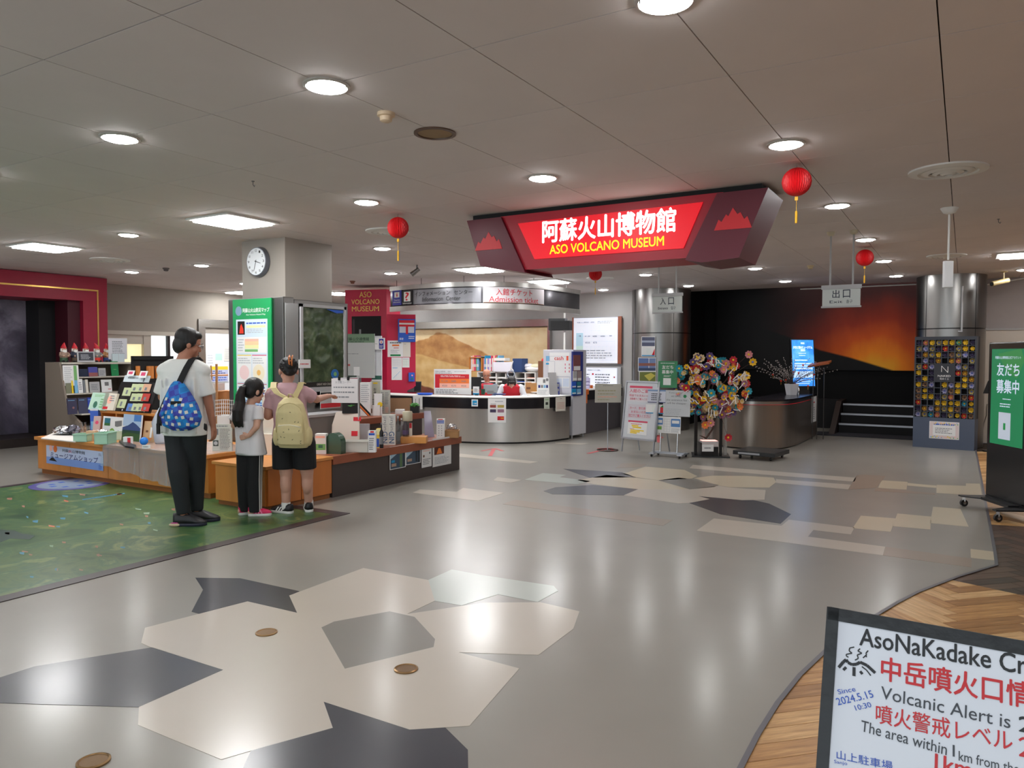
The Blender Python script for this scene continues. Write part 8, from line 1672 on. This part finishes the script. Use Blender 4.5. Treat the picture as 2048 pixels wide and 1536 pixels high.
g = MB(); g.ell(T(0, -.028, .045), (.098, .106, .096), HAIR, 20, 14, R_); g.ell(T(0, -.058, -.02), (.086, .070, .088), HAIR, 18, 12, R_); g.ell(T(0, .028, .078), (.080, .056, .042), HAIR, 18, 12, R_); g.ell(T(-.066, -.01, .02), (.028, .055, .055), HAIR, 12, 8, R_); g.ell(T(.066, -.01, .02), (.028, .055, .055), HAIR, 12, 8, R_)
organic(g, 'hair', mt_, .006, 2)
g = MB(); loft(g, [((-.025, 0, .80), .196, .135, yw), ((-.025, 0, .92), .188, .132, yw), ((-.03, 0, 1.08), .180, .128, yw), ((-.035, 0, 1.25), .190, .13, yw), ((-.04, 0, 1.36), .198, .118, yw), ((-.038, .0, 1.43), .15, .09, yw), ((-.034, .005, 1.468), .078, .068, yw)], TEE)
cap(g, L_sh+V(.06, 0, .01), L_sh+V(-.01, 0, -.03), .066, .068, TEE); cap(g, R_sh-V(.06, 0, -.01), R_sh+V(.01, 0, -.03), .066, .068, TEE); tub(g, L_sh+V(.02, 0, -.01), (-.245, .055, 1.16), .066, .076, TEE); tub(g, R_sh+V(-.02, 0, -.01), (.182, -.012, 1.15), .066, .076, TEE)
rr = random.Random(4)
for k in range(9): x = -.17+.035*k; cap(g, (x, -.115-.012*rr.random(), 1.30-rr.random()*.1), (x+rr.uniform(-.03, .03), -.122, .84), .012, .018, TEE, 8)
organic(g, 't_shirt', mt_, .008, 8)
g = MB(); loft(g, [((-.025, 0, .80), .17, .12, yw), ((-.025, 0, .97), .17, .12, yw)], DEN)
cap(g, HL+V(0, 0, -.03), KL, .112, .086, DEN); cap(g, HR+V(0, 0, -.03), KR, .112, .084, DEN); tub(g, KL, AL+V(0, 0, .02), .085, .056, DEN); tub(g, KR, AR+V(0, 0, .02), .083, .056, DEN)
organic(g, 'trousers', mt_, .009, 5)
SBK = M('shoe_black', (24, 24, 28), .5); SNV = M('shoe_navy_sole', (30, 32, 52), .5)
u = shoe(mt_, (AL.x, AL.y), .12, .285, SBK, SNV, None, wd=.05, tall=.115); g = MB(); g.ell((AL.x-.06, AL.y-.045, .02), (.05, .012, .016), M('sole_cream', (214, 190, 160), .5), 12, 6); g.ell((AL.x-.06, AL.y-.047, .036), (.035, .008, .006), M('sole_magenta', (190, 60, 140), .5), 10, 6); local(g, 'heel_patch', u)
shoe(mt_, (AR.x, AR.y), .25, .285, SBK, SNV, None, wd=.05, tall=.115)
# blue checked bag hanging on the right shoulder
bag = thing('backpack', 'blue checked backpack with white squares carried on one shoulder by the tall man', 'backpack', mt_.location, rotz=CAMA)
def check_mat():
    mt = bpy.data.materials.new('blue_check_fabric'); mt.use_nodes = True; nt = mt.node_tree; b = nt.nodes['Principled BSDF']; tc = nt.nodes.new('ShaderNodeTexCoord')
    cols = []
    for sc_, off in ((9, 0), (9, .5)):
        pass
    def chk(scale, c1, c2, loc=0.0):
        mp = nt.nodes.new('ShaderNodeMapping'); mp.inputs['Rotation'].default_value = (0, .35, 0); mp.inputs['Location'].default_value = (loc, loc, loc); nt.links.new(tc.outputs['Object'], mp.inputs[0])
        sx = nt.nodes.new('ShaderNodeSeparateXYZ'); cb = nt.nodes.new('ShaderNodeCombineXYZ'); nt.links.new(mp.outputs[0], sx.inputs[0]); nt.links.new(sx.outputs[0], cb.inputs[0]); nt.links.new(sx.outputs[2], cb.inputs[1])
        ck = nt.nodes.new('ShaderNodeTexChecker'); ck.inputs['Scale'].default_value = scale; ck.inputs['Color1'].default_value = lin(c1); ck.inputs['Color2'].default_value = lin(c2); nt.links.new(cb.outputs[0], ck.inputs[0]); return ck.outputs[0]
    a = chk(22, (30, 120, 205), (24, 60, 160)); c = chk(11, (20, 150, 215), (70, 60, 170), .01); mx = nt.nodes.new('ShaderNodeMix'); mx.data_type = 'RGBA'; mx.inputs['Factor'].default_value = .5; nt.links.new(a, mx.inputs['A']); nt.links.new(c, mx.inputs['B']); nt.links.new(mx.outputs['Result'], b.inputs['Base Color']); b.inputs['Roughness'].default_value = .7; return mt
CHK = check_mat()
g = MB(); zc = 1.0
loft(g, [((.035, -.20, .86), .075, .05, -.2), ((.035, -.21, .90), .165, .075, -.2), ((.04, -.215, .98), .185, .09, -.2), ((.03, -.21, 1.08), .155, .085, -.2), ((.01, -.19, 1.18), .105, .065, -.2), ((-.005, -.17, 1.25), .06, .045, -.2), ((-.01, -.16, 1.28), .03, .03, -.2)], CHK)
for k, (x0, x1) in enumerate(((-.03, -.09), (-.01, .02), (.02, .10), (.0, .055))): cap(g, (x0, -.225, 1.22), (x1, -.30, 1.0), .012, .02, CHK, 8)
bd = organic(g, 'bag_body', bag, .007, 4)
g = MB(); rr = random.Random(8); WSQ = M('bag_white_square', (215, 215, 205), .7); dg = bpy.context.evaluated_depsgraph_get(); bpy.context.view_layer.update()
import mathutils
bt = mathutils.bvhtree.BVHTree.FromPolygons([v.co for v in bd.data.vertices], [list(p.vertices) for p in bd.data.polygons])
for k in range(34):
    x = -.15+.062*(k % 6)+rr.uniform(-.008, .008)+(.03 if (k//6) % 2 else 0); z = .87+.052*(k//6)+rr.uniform(-.008, .008); hit = bt.ray_cast(V(x, -.6, z), V(0, 1, 0))
    if hit[0] is None: continue
    c, n_ = hit[0], hit[1]; e1 = n_.cross(V(0, 0, 1)).normalized(); e2 = e1.cross(n_); rt = rr.uniform(-.3, .3); f1 = e1*math.cos(rt)+e2*math.sin(rt); f2 = e2*math.cos(rt)-e1*math.sin(rt); q = .0135
    g.add([c+n_*.003+f1*q+f2*q, c+n_*.003-f1*q+f2*q, c+n_*.003-f1*q-f2*q, c+n_*.003+f1*q-f2*q], [(0, 1, 2, 3)], WSQ)
o = local(g, 'white_squares', bag, False); o['kind'] = 'stuff'
hit = bt.ray_cast(V(.03, -.6, 1.10), V(0, 1, 0)); c = hit[0]; g = MB(); g.box((c.x-.045, c.y-.006, c.z-.014), (c.x+.045, c.y+.01, c.z+.014), BLACKM); local(g, 'name_patch', bag, False)
g = MB(); g.ring([[V(x-.028, y, z), V(x+.028, y, z), V(x+.028, y+.012, z), V(x-.028, y+.012, z)] for x, y, z in ((.005, -.195, 1.24), (.03, -.165, 1.32), (.055, -.128, 1.40), (.075, -.08, 1.465), (.085, -.0, 1.485), (.085, .08, 1.45))], BLACKM); local(g, 'shoulder_strap', bag, False)
g = MB(); g.ring([[V(x-.02, y, z), V(x+.02, y, z), V(x+.02, y+.012, z+.0), V(x-.02, y+.012, z)] for x, y, z in ((-.05, -.19, 1.23), (-.10, -.20, 1.12), (-.145, -.215, 1.0), (-.15, -.22, .90))], BLACKM); g.box((-.165, -.235, .83), (-.14, -.215, .92), BLACKM); local(g, 'loose_strap', bag, False)

# --- girl
gl = thing('person', 'girl with a long black ponytail, white t-shirt, striped black track pants and pink shoes', 'person', on_z(508, 1031), rotz=CAMA)
s_ = scale_at(gl.location); X = lambda px: (px-508)*s_; Z = lambda py: (1031-py)*s_
g = MB(); yw = -.35; k = .74
loft(g, [((X(503), 0, .62), .09, .07, yw), ((X(502), 0, .68), .115, .08, yw), ((X(501), 0, .78), .10, .072, yw), ((X(500), 0, .90), .11, .075, yw), ((X(499), 0, .99), .118, .07, yw), ((X(500), 0, 1.035), .06, .05, yw)], SK3)
cap(g, (X(501), 0, 1.02), (X(506), .01, 1.10), .042, .038, SK3)
T, R_ = head(g, (X(511), .02, 1.165), -.75, -.25, .93, SK3)
Ls, Rs = V(X(476), .05, 1.0), V(X(523), -.045, 1.0)
cap(g, Ls, (X(466), .05, .84), .036, .029, SK3); cap(g, (X(466), .05, .84), (X(470), .20, .76), .028, .021, SK3); hand(g, (X(470), .21, .755), (0, 1, -.2), (0, .2, 1), -1, .72, SK3)
E_ = V(X(523), -.115, .845); W_ = V(X(509), -.125, .765); cap(g, Rs, E_, .037, .030, SK3); cap(g, E_, W_, .029, .021, SK3); hand(g, W_, (-1, .15, -.25), (0, -1, .1), 1, .72, SK3, .35)
HL, HR = V(X(490), .015, .64), V(X(513), -.015, .64); KL, KR = V(X(489), .0, .35), V(X(512), -.02, .35); AL, AR = V(X(488), .03, .07), V(X(513), -.03, .07)
for a, b, c in ((HL, KL, AL), (HR, KR, AR)): cap(g, a, b, .062, .042, SK3); cap(g, b, c, .040, .027, SK3)
foot(g, AL, .6, .20, SK3); foot(g, AR, .15, .20, SK3)
organic(g, 'body', gl, .006, 3); face_bits(gl, T, R_, .93, HAIRB)
g = MB(); g.ell(T(0, -.022, .045), (.084, .094, .088), HAIR, 20, 14, R_); g.ell(T(0, -.055, -.01), (.074, .058, .07), HAIR, 18, 12, R_); g.ell(T(.068, .0, .01), (.016, .045, .06), HAIR, 12, 8, R_)
organic(g, 'hair', gl, .006, 2)
g = MB(); hb = T(0, -.115, .02); pts = [hb+V(.01, .01, .0), hb+V(-.012, -.03, -.01), hb+V(-.028, -.045, -.07), hb+V(-.03, -.04, -.14), V(X(488), -.13, .99), V(X(488), -.135, .90), V(X(491), -.125, .84)]
g.tube(pts, [.022, .030, .042, .050, .052, .042, .012], HAIR, n=12)
for q in (-.02, .0, .02): g.tube([p+V(q*(i/3), -.008*(i % 2), 0) for i, p in enumerate(pts[1:])], [.018, .024, .03, .03, .024, .006], HAIR, n=8)
organic(g, 'ponytail', gl, .006, 2)
g = MB(); g.lathe([(.021, -.008), (.024, 0), (.021, .008)], (0, 0, 0), BLACKM, n=14, caps=False); g.v = [hb+V(-.002, -.012, 0)+(Matrix.Rotation(1.2, 3, 'X') @ v) for v in g.v]; local(g, 'hair_tie', gl)
g = MB(); loft(g, [((X(504), 0, .575), .155, .105, yw), ((X(503), 0, .66), .145, .10, yw), ((X(501), 0, .80), .128, .094, yw), ((X(500), 0, .92), .133, .092, yw), ((X(499), 0, 1.0), .13, .08, yw), ((X(500), 0, 1.045), .062, .052, yw)], TEE2)
tub(g, Ls+V(.01, 0, 0), (X(467), .05, .885), .050, .056, TEE2); tub(g, Rs-V(.01, 0, 0), (X(523), -.075, .90), .050, .056, TEE2); cap(g, (X(533), -.03, .60), (X(518), -.05, .80), .02, .03, TEE2, 8)
for q in range(6): x = X(480)+.02*q; cap(g, (x, -.095, .88), (x+.02, -.10, .60), .01, .013, TEE2, 8)
organic(g, 't_shirt', gl, .007, 5)
g = MB(); loft(g, [((X(502), 0, .57), .125, .09, yw), ((X(502), 0, .70), .12, .085, yw)], BLKF); cap(g, HL, KL, .078, .066, BLKF); cap(g, HR, KR, .080, .068, BLKF); tub(g, KL, AL+V(0, 0, -.03), .066, .058, BLKF); tub(g, KR, AR+V(0, 0, -.03), .068, .058, BLKF)
tp = organic(g, 'track_pants', gl, .007, 4)
bt = mathutils.bvhtree.BVHTree.FromPolygons([v.co for v in tp.data.vertices], [list(p.vertices) for p in tp.data.polygons]); g = MB()
for k_ in range(3):
    pa = None; ax = math.radians(-38+k_*15)
    secs = []
    for j in range(14):
        z = .045+(.60-.045)*j/13; cx_ = AR.x+(KR.x-AR.x)*min(1, z/.35)+(HR.x-KR.x)*max(0, (z-.35)/.3); cyy = -.02; d = V(math.cos(ax), math.sin(ax), 0); h_ = bt.ray_cast(V(cx_, cyy, z)+d*.4, -d)
        if h_[0] is None: continue
        e_ = V(-d.y, d.x, 0)*.0045; secs.append([h_[0]+d*.003-e_, h_[0]+d*.003+e_])
    for a_, b_ in zip(secs[:-1], secs[1:]): g.add([a_[0], a_[1], b_[1], b_[0]], [(0, 1, 2, 3)], WHITE)
local(g, 'side_stripes', gl, False)
MGS = M('shoe_magenta', (214, 32, 92), .5); shoe(gl, (AL.x, AL.y), .7, .205, MGS, WHITE, None, wd=.038, tall=.085); shoe(gl, (AR.x, AR.y), .10, .215, MGS, WHITE, M('shoe_stripe_pink', (235, 120, 160), .5), wd=.038, tall=.085)

# --- woman
wo = thing('person', 'woman in a dusty pink t-shirt and black shorts reaching to the right, hair clipped up', 'person', on_z(590, 1027), rotz=CAMA)
s_ = scale_at(wo.location); X = lambda px: (px-590)*s_; Z = lambda py: (1027-py)*s_
g = MB(); yw = -.1
loft(g, [((X(588), 0, .66), .14, .10, yw), ((X(588), 0, .74), .175, .12, yw), ((X(585), 0, .86), .145, .105, yw), ((X(581), 0, 1.0), .14, .10, yw), ((X(578), 0, 1.13), .15, .095, yw), ((X(577), .0, 1.19), .10, .07, yw), ((X(577), .0, 1.225), .055, .05, yw)], SK2)
cap(g, (X(577), .0, 1.20), (X(577), .02, 1.30), .050, .046, SK2)
T, R_ = head(g, (X(577), .035, 1.355), .45, -.3, 1.03, SK2)
Ls, Rs = V(X(545), .0, 1.155), V(X(609), .0, 1.155)
cap(g, Ls, (X(539), -.02, .93), .049, .040, SK2); cap(g, (X(539), -.02, .93), (X(547), .2, .95), .038, .026, SK2); hand(g, (X(547), .21, .955), (.2, 1, .1), (0, 0, 1), -1, .92, SK2)
cap(g, Rs, (X(628), .13, 1.08), .048, .038, SK2); cap(g, (X(628), .13, 1.08), (X(640), .33, 1.10), .037, .026, SK2); hand(g, (X(641), .34, 1.10), (.3, 1, .0), (0, 0, 1), -1, .92, SK2)
HL, HR = V(X(572), .0, .70), V(X(606), .0, .70); KL, KR = V(X(573), .0, .385), V(X(613), .03, .39); AL, AR = V(X(572), .0, .075), V(X(612), .10, .075)
for a, b, c in ((HL, KL, AL), (HR, KR, AR)):
    cap(g, a, b, .088, .062, SK2); cap(g, b, c, .058, .038, SK2); m_ = b.lerp(c, .3); g.ell(m_+V(0, -.010, 0), (.054, .056, .12), SK2, 14, 10)
foot(g, AL, 2.75, .22, SK2); foot(g, AR, 1.9, .22, SK2)
organic(g, 'body', wo, .0068, 3); face_bits(wo, T, R_, 1.03, HAIRB)
g = MB(); g.ell(T(0, -.025, .04), (.088, .098, .088), HAIR, 20, 14, R_); g.ell(T(0, -.07, .0), (.075, .055, .07), HAIR, 18, 12, R_); g.ell(T(0, -.105, .035), (.055, .045, .06), HAIR, 14, 10, R_); g.ell(T(.05, -.09, .01), (.03, .03, .04), HAIR, 10, 8, R_)
rr = random.Random(9)
for q in range(16): a = rr.uniform(0, 2*PI); c = T(.05*math.cos(a), -.10, .02+.05*math.sin(a)); cap(g, c, c+V(.03*math.cos(a), -.02, .03*math.sin(a)), .010, .006, HAIR, 6)
organic(g, 'hair', wo, .0055, 2)
CL = M('tortoise_clip', (190, 110, 60), .3, noise=.4, nscale=40); g = MB(); c = T(0, -.155, .055)
for sx in (-.014, .014): g.tube([c+V(sx, .015, .045), c+V(sx, -.012, .02), c+V(sx*.9, -.012, -.03), c+V(sx*.5, .01, -.05)], .007, CL, n=8)
g.tube([c+V(-.02, -.012, .03), c+V(.02, -.012, .03)], .005, CL, n=6); g.tube([c+V(-.02, -.014, -.005), c+V(.02, -.014, -.005)], .005, CL, n=6); local(g, 'hair_clip', wo)
g = MB(); loft(g, [((X(586), 0, .735), .19, .13, yw), ((X(585), 0, .86), .165, .122, yw), ((X(581), 0, 1.0), .158, .118, yw), ((X(578), 0, 1.13), .172, .118, yw), ((X(577), 0, 1.20), .138, .095, yw), ((X(577), 0, 1.245), .072, .068, yw)], PNK)
cap(g, Ls+V(.06, 0, .01), Ls+V(0, 0, -.03), .062, .064, PNK); cap(g, Rs+V(-.06, 0, .01), Rs+V(.0, 0, -.02), .062, .064, PNK); cap(g, Rs, (X(618), .06, 1.12), .064, .064, PNK); tub(g, Ls+V(.02, 0, -.01), (X(541), -.008, 1.0), .060, .066, PNK); tub(g, Rs-V(.02, 0, -.01), (X(623), .09, 1.095), .060, .062, PNK); organic(g, 't_shirt', wo, .0075, 5)
g = MB(); loft(g, [((X(588), 0, .62), .185, .125, yw), ((X(588), 0, .70), .20, .135, yw), ((X(586), 0, .80), .17, .12, yw)], BLKF); tub(g, HL+V(-.02, 0, -.02), (X(568), .0, .43), .105, .104, BLKF); tub(g, HR+V(.02, 0, -.02), (X(611), .01, .43), .105, .104, BLKF); organic(g, 'shorts', wo, .0085, 4)
for an in (AL, AR): g = MB(); cap(g, V(an.x, an.y, .06), V(an.x, an.y, .10), .043, .042, WHITE); local(g, 'sock', wo)
shoe(wo, (AL.x, AL.y), 2.75, .25, SBK, WHITE, WHITE, wd=.044, tall=.095); shoe(wo, (AR.x, AR.y), 1.9, .25, SBK, WHITE, WHITE, wd=.044, tall=.095)
bp = thing('backpack', 'cream backpack with small dark bird motifs worn by the woman in pink', 'backpack', wo.location, rotz=CAMA)
CRM = M('cream_canvas', (205, 190, 142), .75, bump=.5, nscale=8); CRD = M('cream_strap', (198, 182, 132), .7)
g = MB(); cx_ = X(597)
loft(g, [((cx_+.02, -.21, .655), .13, .06, -.12), ((cx_+.02, -.215, .70), .155, .085, -.12), ((cx_+.012, -.215, .85), .155, .09, -.12), ((cx_, -.21, .98), .14, .085, -.12), ((cx_-.005, -.20, 1.06), .115, .07, -.12), ((cx_-.01, -.18, 1.115), .06, .045, -.12)], CRM)
loft(g, [((cx_+.025, -.29, .69), .12, .035, -.12), ((cx_+.02, -.30, .80), .125, .04, -.12), ((cx_+.015, -.295, .87), .115, .03, -.12)], CRM)
for sx in (-1, 1): g.ell((cx_+.015+sx*.15, -.215, .76), (.03, .06, .09), CRM, 12, 8)
bb = organic(g, 'bag_body', bp, .0065, 4)
bt = mathutils.bvhtree.BVHTree.FromPolygons([v.co for v in bb.data.vertices], [list(p.vertices) for p in bb.data.polygons])
def wrapline(pts, r, m, nm, par):
    out = []
    for x, z in pts:
        h_ = bt.ray_cast(V(x, -.7, z), V(0, 1, 0))
        if h_[0] is not None: out.append(h_[0]+V(0, -.002, 0))
    g = MB(); g.tube(out, r, m, n=6); local(g, nm, par)
wrapline([(cx_-.10+.02*i, .872-.002*(i-5)**2*.3) for i in range(12)], .004, M('zip_white', (225, 220, 200), .5), 'pocket_zip', bp)
wrapline([(cx_-.12, .80), (cx_-.125, .92), (cx_-.10, 1.02), (cx_-.05, 1.06), (cx_, 1.07), (cx_+.05, 1.06), (cx_+.10, 1.02), (cx_+.13, .92), (cx_+.135, .80)], .004, CRD, 'main_zip', bp)
g = MB(); rr = random.Random(31)
for q in range(13):
    h_ = bt.ray_cast(V(cx_+rr.uniform(-.11, .12), -.7, rr.uniform(.70, 1.0)), V(0, 1, 0))
    if h_[0] is None: continue
    c = h_[0]+h_[1]*.002; a = rr.uniform(0, PI); e1 = V(math.cos(a), 0, math.sin(a)); e2 = V(-e1.z, 0, e1.x); g.add([c-e1*.010, c+e2*.003, c+e1*.010+e2*.005, c-e2*.004], [(0, 1, 2, 3)], M('bird_mark', (60, 60, 45), .7))
o = local(g, 'bird_prints', bp, False); o['kind'] = 'stuff'
for sx, pts in ((-1, [(cx_-.04, -.175, 1.10), (X(566), -.15, 1.15), (X(556), -.115, 1.20), (X(553), -.05, 1.245), (X(553), .04, 1.23)]), (1, [(cx_+.02, -.175, 1.10), (X(604), -.15, 1.15), (X(608), -.115, 1.20), (X(607), -.05, 1.245), (X(606), .04, 1.23)])):
    g = MB(); g.ring([[V(x-.027, y, z), V(x+.027, y, z), V(x+.027, y+.012, z+.006), V(x-.027, y+.012, z+.006)] for x, y, z in pts], CRD); local(g, 'shoulder_strap', bp, False)
g = MB(); g.tube([V(cx_-.03, -.20, 1.11), V(cx_-.02, -.215, 1.145), V(cx_+.01, -.215, 1.145), V(cx_+.02, -.20, 1.11)], .007, CRD, n=8); local(g, 'top_handle', bp)

# --- clerks behind the counter (seated)
def office_chair(loc, lb):
    t = thing('office_chair', lb, 'chair', loc); p = Vector(loc); g = MB(); g.box((p.x-.22, p.y-.22, .42), (p.x+.22, p.y+.22, .47), BLACKM); g.build('seat', t, bevel=.015)
    g = MB(); g.cyl((p.x, p.y, .06), (p.x, p.y, .42), .025, BLACK, n=10); g.build('post', t)
    for k in range(5): a = 2*PI*k/5; g = MB(); g.tube([(p.x, p.y, .08), (p.x+.26*math.cos(a), p.y+.26*math.sin(a), .045)], .018, BLACK, n=6); g.ell((p.x+.26*math.cos(a), p.y+.26*math.sin(a), .025), (.025, .025, .025), BLACK, 8, 6); g.build('leg', t)
    return t
def seated(lb, loc, rz, skin, headc, hyaw, hpitch, shirt, vest, arms, lean, hairf, glasses=None, sc_=1.0):
    t = thing('person', lb, 'person', loc, rotz=rz); g = MB(); zc = .47; lx = lean
    loft(g, [((0, 0, zc+.04), .16, .12, 0), ((0, .0, zc+.12), .165, .12, 0), ((0, lx*.3, zc+.27), .14, .105, 0), ((0, lx*.7, zc+.42), .155, .11, 0), ((0, lx, zc+.54), .165, .10, 0), ((0, lx*1.05, zc+.60), .09, .07, 0)], skin)
    hc = V(*headc); nb = V(0, lx*1.08, zc+.60); cap(g, nb, hc+V(0, -.03, -.07), .054, .05, skin); T, R_ = head(g, hc, hyaw, hpitch, 1.0, skin)
    for s in (-1, 1):
        sh = V(s*.185, lx, zc+.53); el, wr_ = V(*arms[0]), V(*arms[1]); el.x *= s; wr_.x *= s; cap(g, sh, el, .05, .04, skin); cap(g, el, wr_, .039, .028, skin); hand(g, wr_, (-s*.3, 1, 0), (0, 0, 1), -s, 1.0, skin, .5)
        hp, kn, an = V(s*.09, .02, zc+.07), V(s*.12, .42, zc+.05), V(s*.12, .40, .09); cap(g, hp, kn, .085, .06, skin); cap(g, kn, an, .058, .04, skin); foot(g, an, PI/2, .25, skin)
    organic(g, 'body', t, .009, 3); face_bits(t, T, R_, 1.0, HAIRB, glasses=glasses)
    g = MB(); loft(g, [((0, 0, zc+.02), .178, .135, 0), ((0, .0, zc+.12), .18, .135, 0), ((0, lx*.3, zc+.27), .158, .122, 0), ((0, lx*.7, zc+.42), .17, .125, 0), ((0, lx, zc+.54), .185, .115, 0), ((0, lx*1.05, zc+.605), .085, .07, 0)], shirt)
    for s in (-1, 1): sh = V(s*.18, lx, zc+.53); el, wr_ = V(*arms[0]), V(*arms[1]); el.x *= s; wr_.x *= s; cap(g, sh, el, .062, .054, shirt); cap(g, el, el.lerp(wr_, .75), .052, .042, shirt)
    organic(g, 'shirt', t, .010, 4)
    g = MB(); loft(g, [((0, 0, zc+.03), .19, .148, 0), ((0, lx*.3, zc+.27), .17, .135, 0), ((0, lx*.7, zc+.42), .18, .138, 0), ((0, lx, zc+.54), .185, .128, 0), ((0, lx*1.02, zc+.595), .11, .088, 0)], vest); organic(g, 'vest', t, .010, 4)
    g = MB(); loft(g, [((0, 0, zc+.0), .17, .13, 0), ((0, 0, zc+.12), .175, .13, 0)], BLKF)
    for s in (-1, 1): hp, kn, an = V(s*.09, .02, zc+.07), V(s*.12, .42, zc+.05), V(s*.12, .40, .12); cap(g, hp, kn, .10, .075, BLKF); cap(g, kn, an, .075, .06, BLKF)
    organic(g, 'trousers', t, .012, 4)
    for s in (-1, 1): shoe(t, (s*.12, .40), PI/2, .27, SBK, BLACKM)
    g = MB(); hairf(g, T, R_); organic(g, 'hair', t, .007, 2); t.scale = (sc_,)*3; return t
RVT = M('red_vest', (190, 22, 42), .7, bump=.4, nscale=6)
px0 = Plane(Vector((-7.45, 12.35, 0)), CAMA); c1 = px0.hit(977, 757)
def bald(g, T, R_):
    g.ell(T(0, -.078, .0), (.062, .030, .045), M('grey_hair', (90, 84, 82), .6), 14, 10, R_); g.ell(T(-.072, -.03, .01), (.016, .04, .03), M('grey_hair'), 12, 8, R_); g.ell(T(.072, -.03, .01), (.016, .04, .03), M('grey_hair'), 12, 8, R_)
loc1 = (c1.x, c1.y, 0); rz1 = CAMA+PI-.45
seated('older bald clerk with glasses and a red vest behind the counter', loc1, rz1, SK1, (0, .09, 1.235), -.1, -.3, M('blue_grey_shirt', (84, 100, 122), .8), RVT, ((.24, .12, .80), (.14, .36, .76)), .06, bald, glasses=BLACK, sc_=.92)
office_chair((loc1[0], loc1[1], 0), 'black office chair under the older bald clerk')
c2 = Plane(Vector((-7.02, 12.1, 0)), CAMA).hit(1023, 770)
def fringe(g, T, R_):
    g.ell(T(0, -.02, .045), (.090, .10, .088), HAIR, 20, 14, R_); g.ell(T(0, -.06, -.01), (.078, .06, .075), HAIR, 18, 12, R_); g.ell(T(0, .065, .055), (.070, .034, .034), HAIR, 18, 12, R_); g.ell(T(-.072, .02, .01), (.020, .045, .06), HAIR, 12, 8, R_); g.ell(T(.072, .02, .01), (.020, .045, .06), HAIR, 12, 8, R_)
loc2 = (c2.x, c2.y, 0)
seated('clerk with straight black hair and bowed head in a red vest behind the counter', loc2, CAMA+PI, SK2, (0, .25, 1.085), .1, -.55, M('clerk_white_shirt', (215, 218, 225), .8), RVT, ((.27, .2, .80), (.12, .40, .79)), .17, fringe, sc_=.93)
office_chair((loc2[0], loc2[1], 0), 'black office chair under the clerk with bowed head')
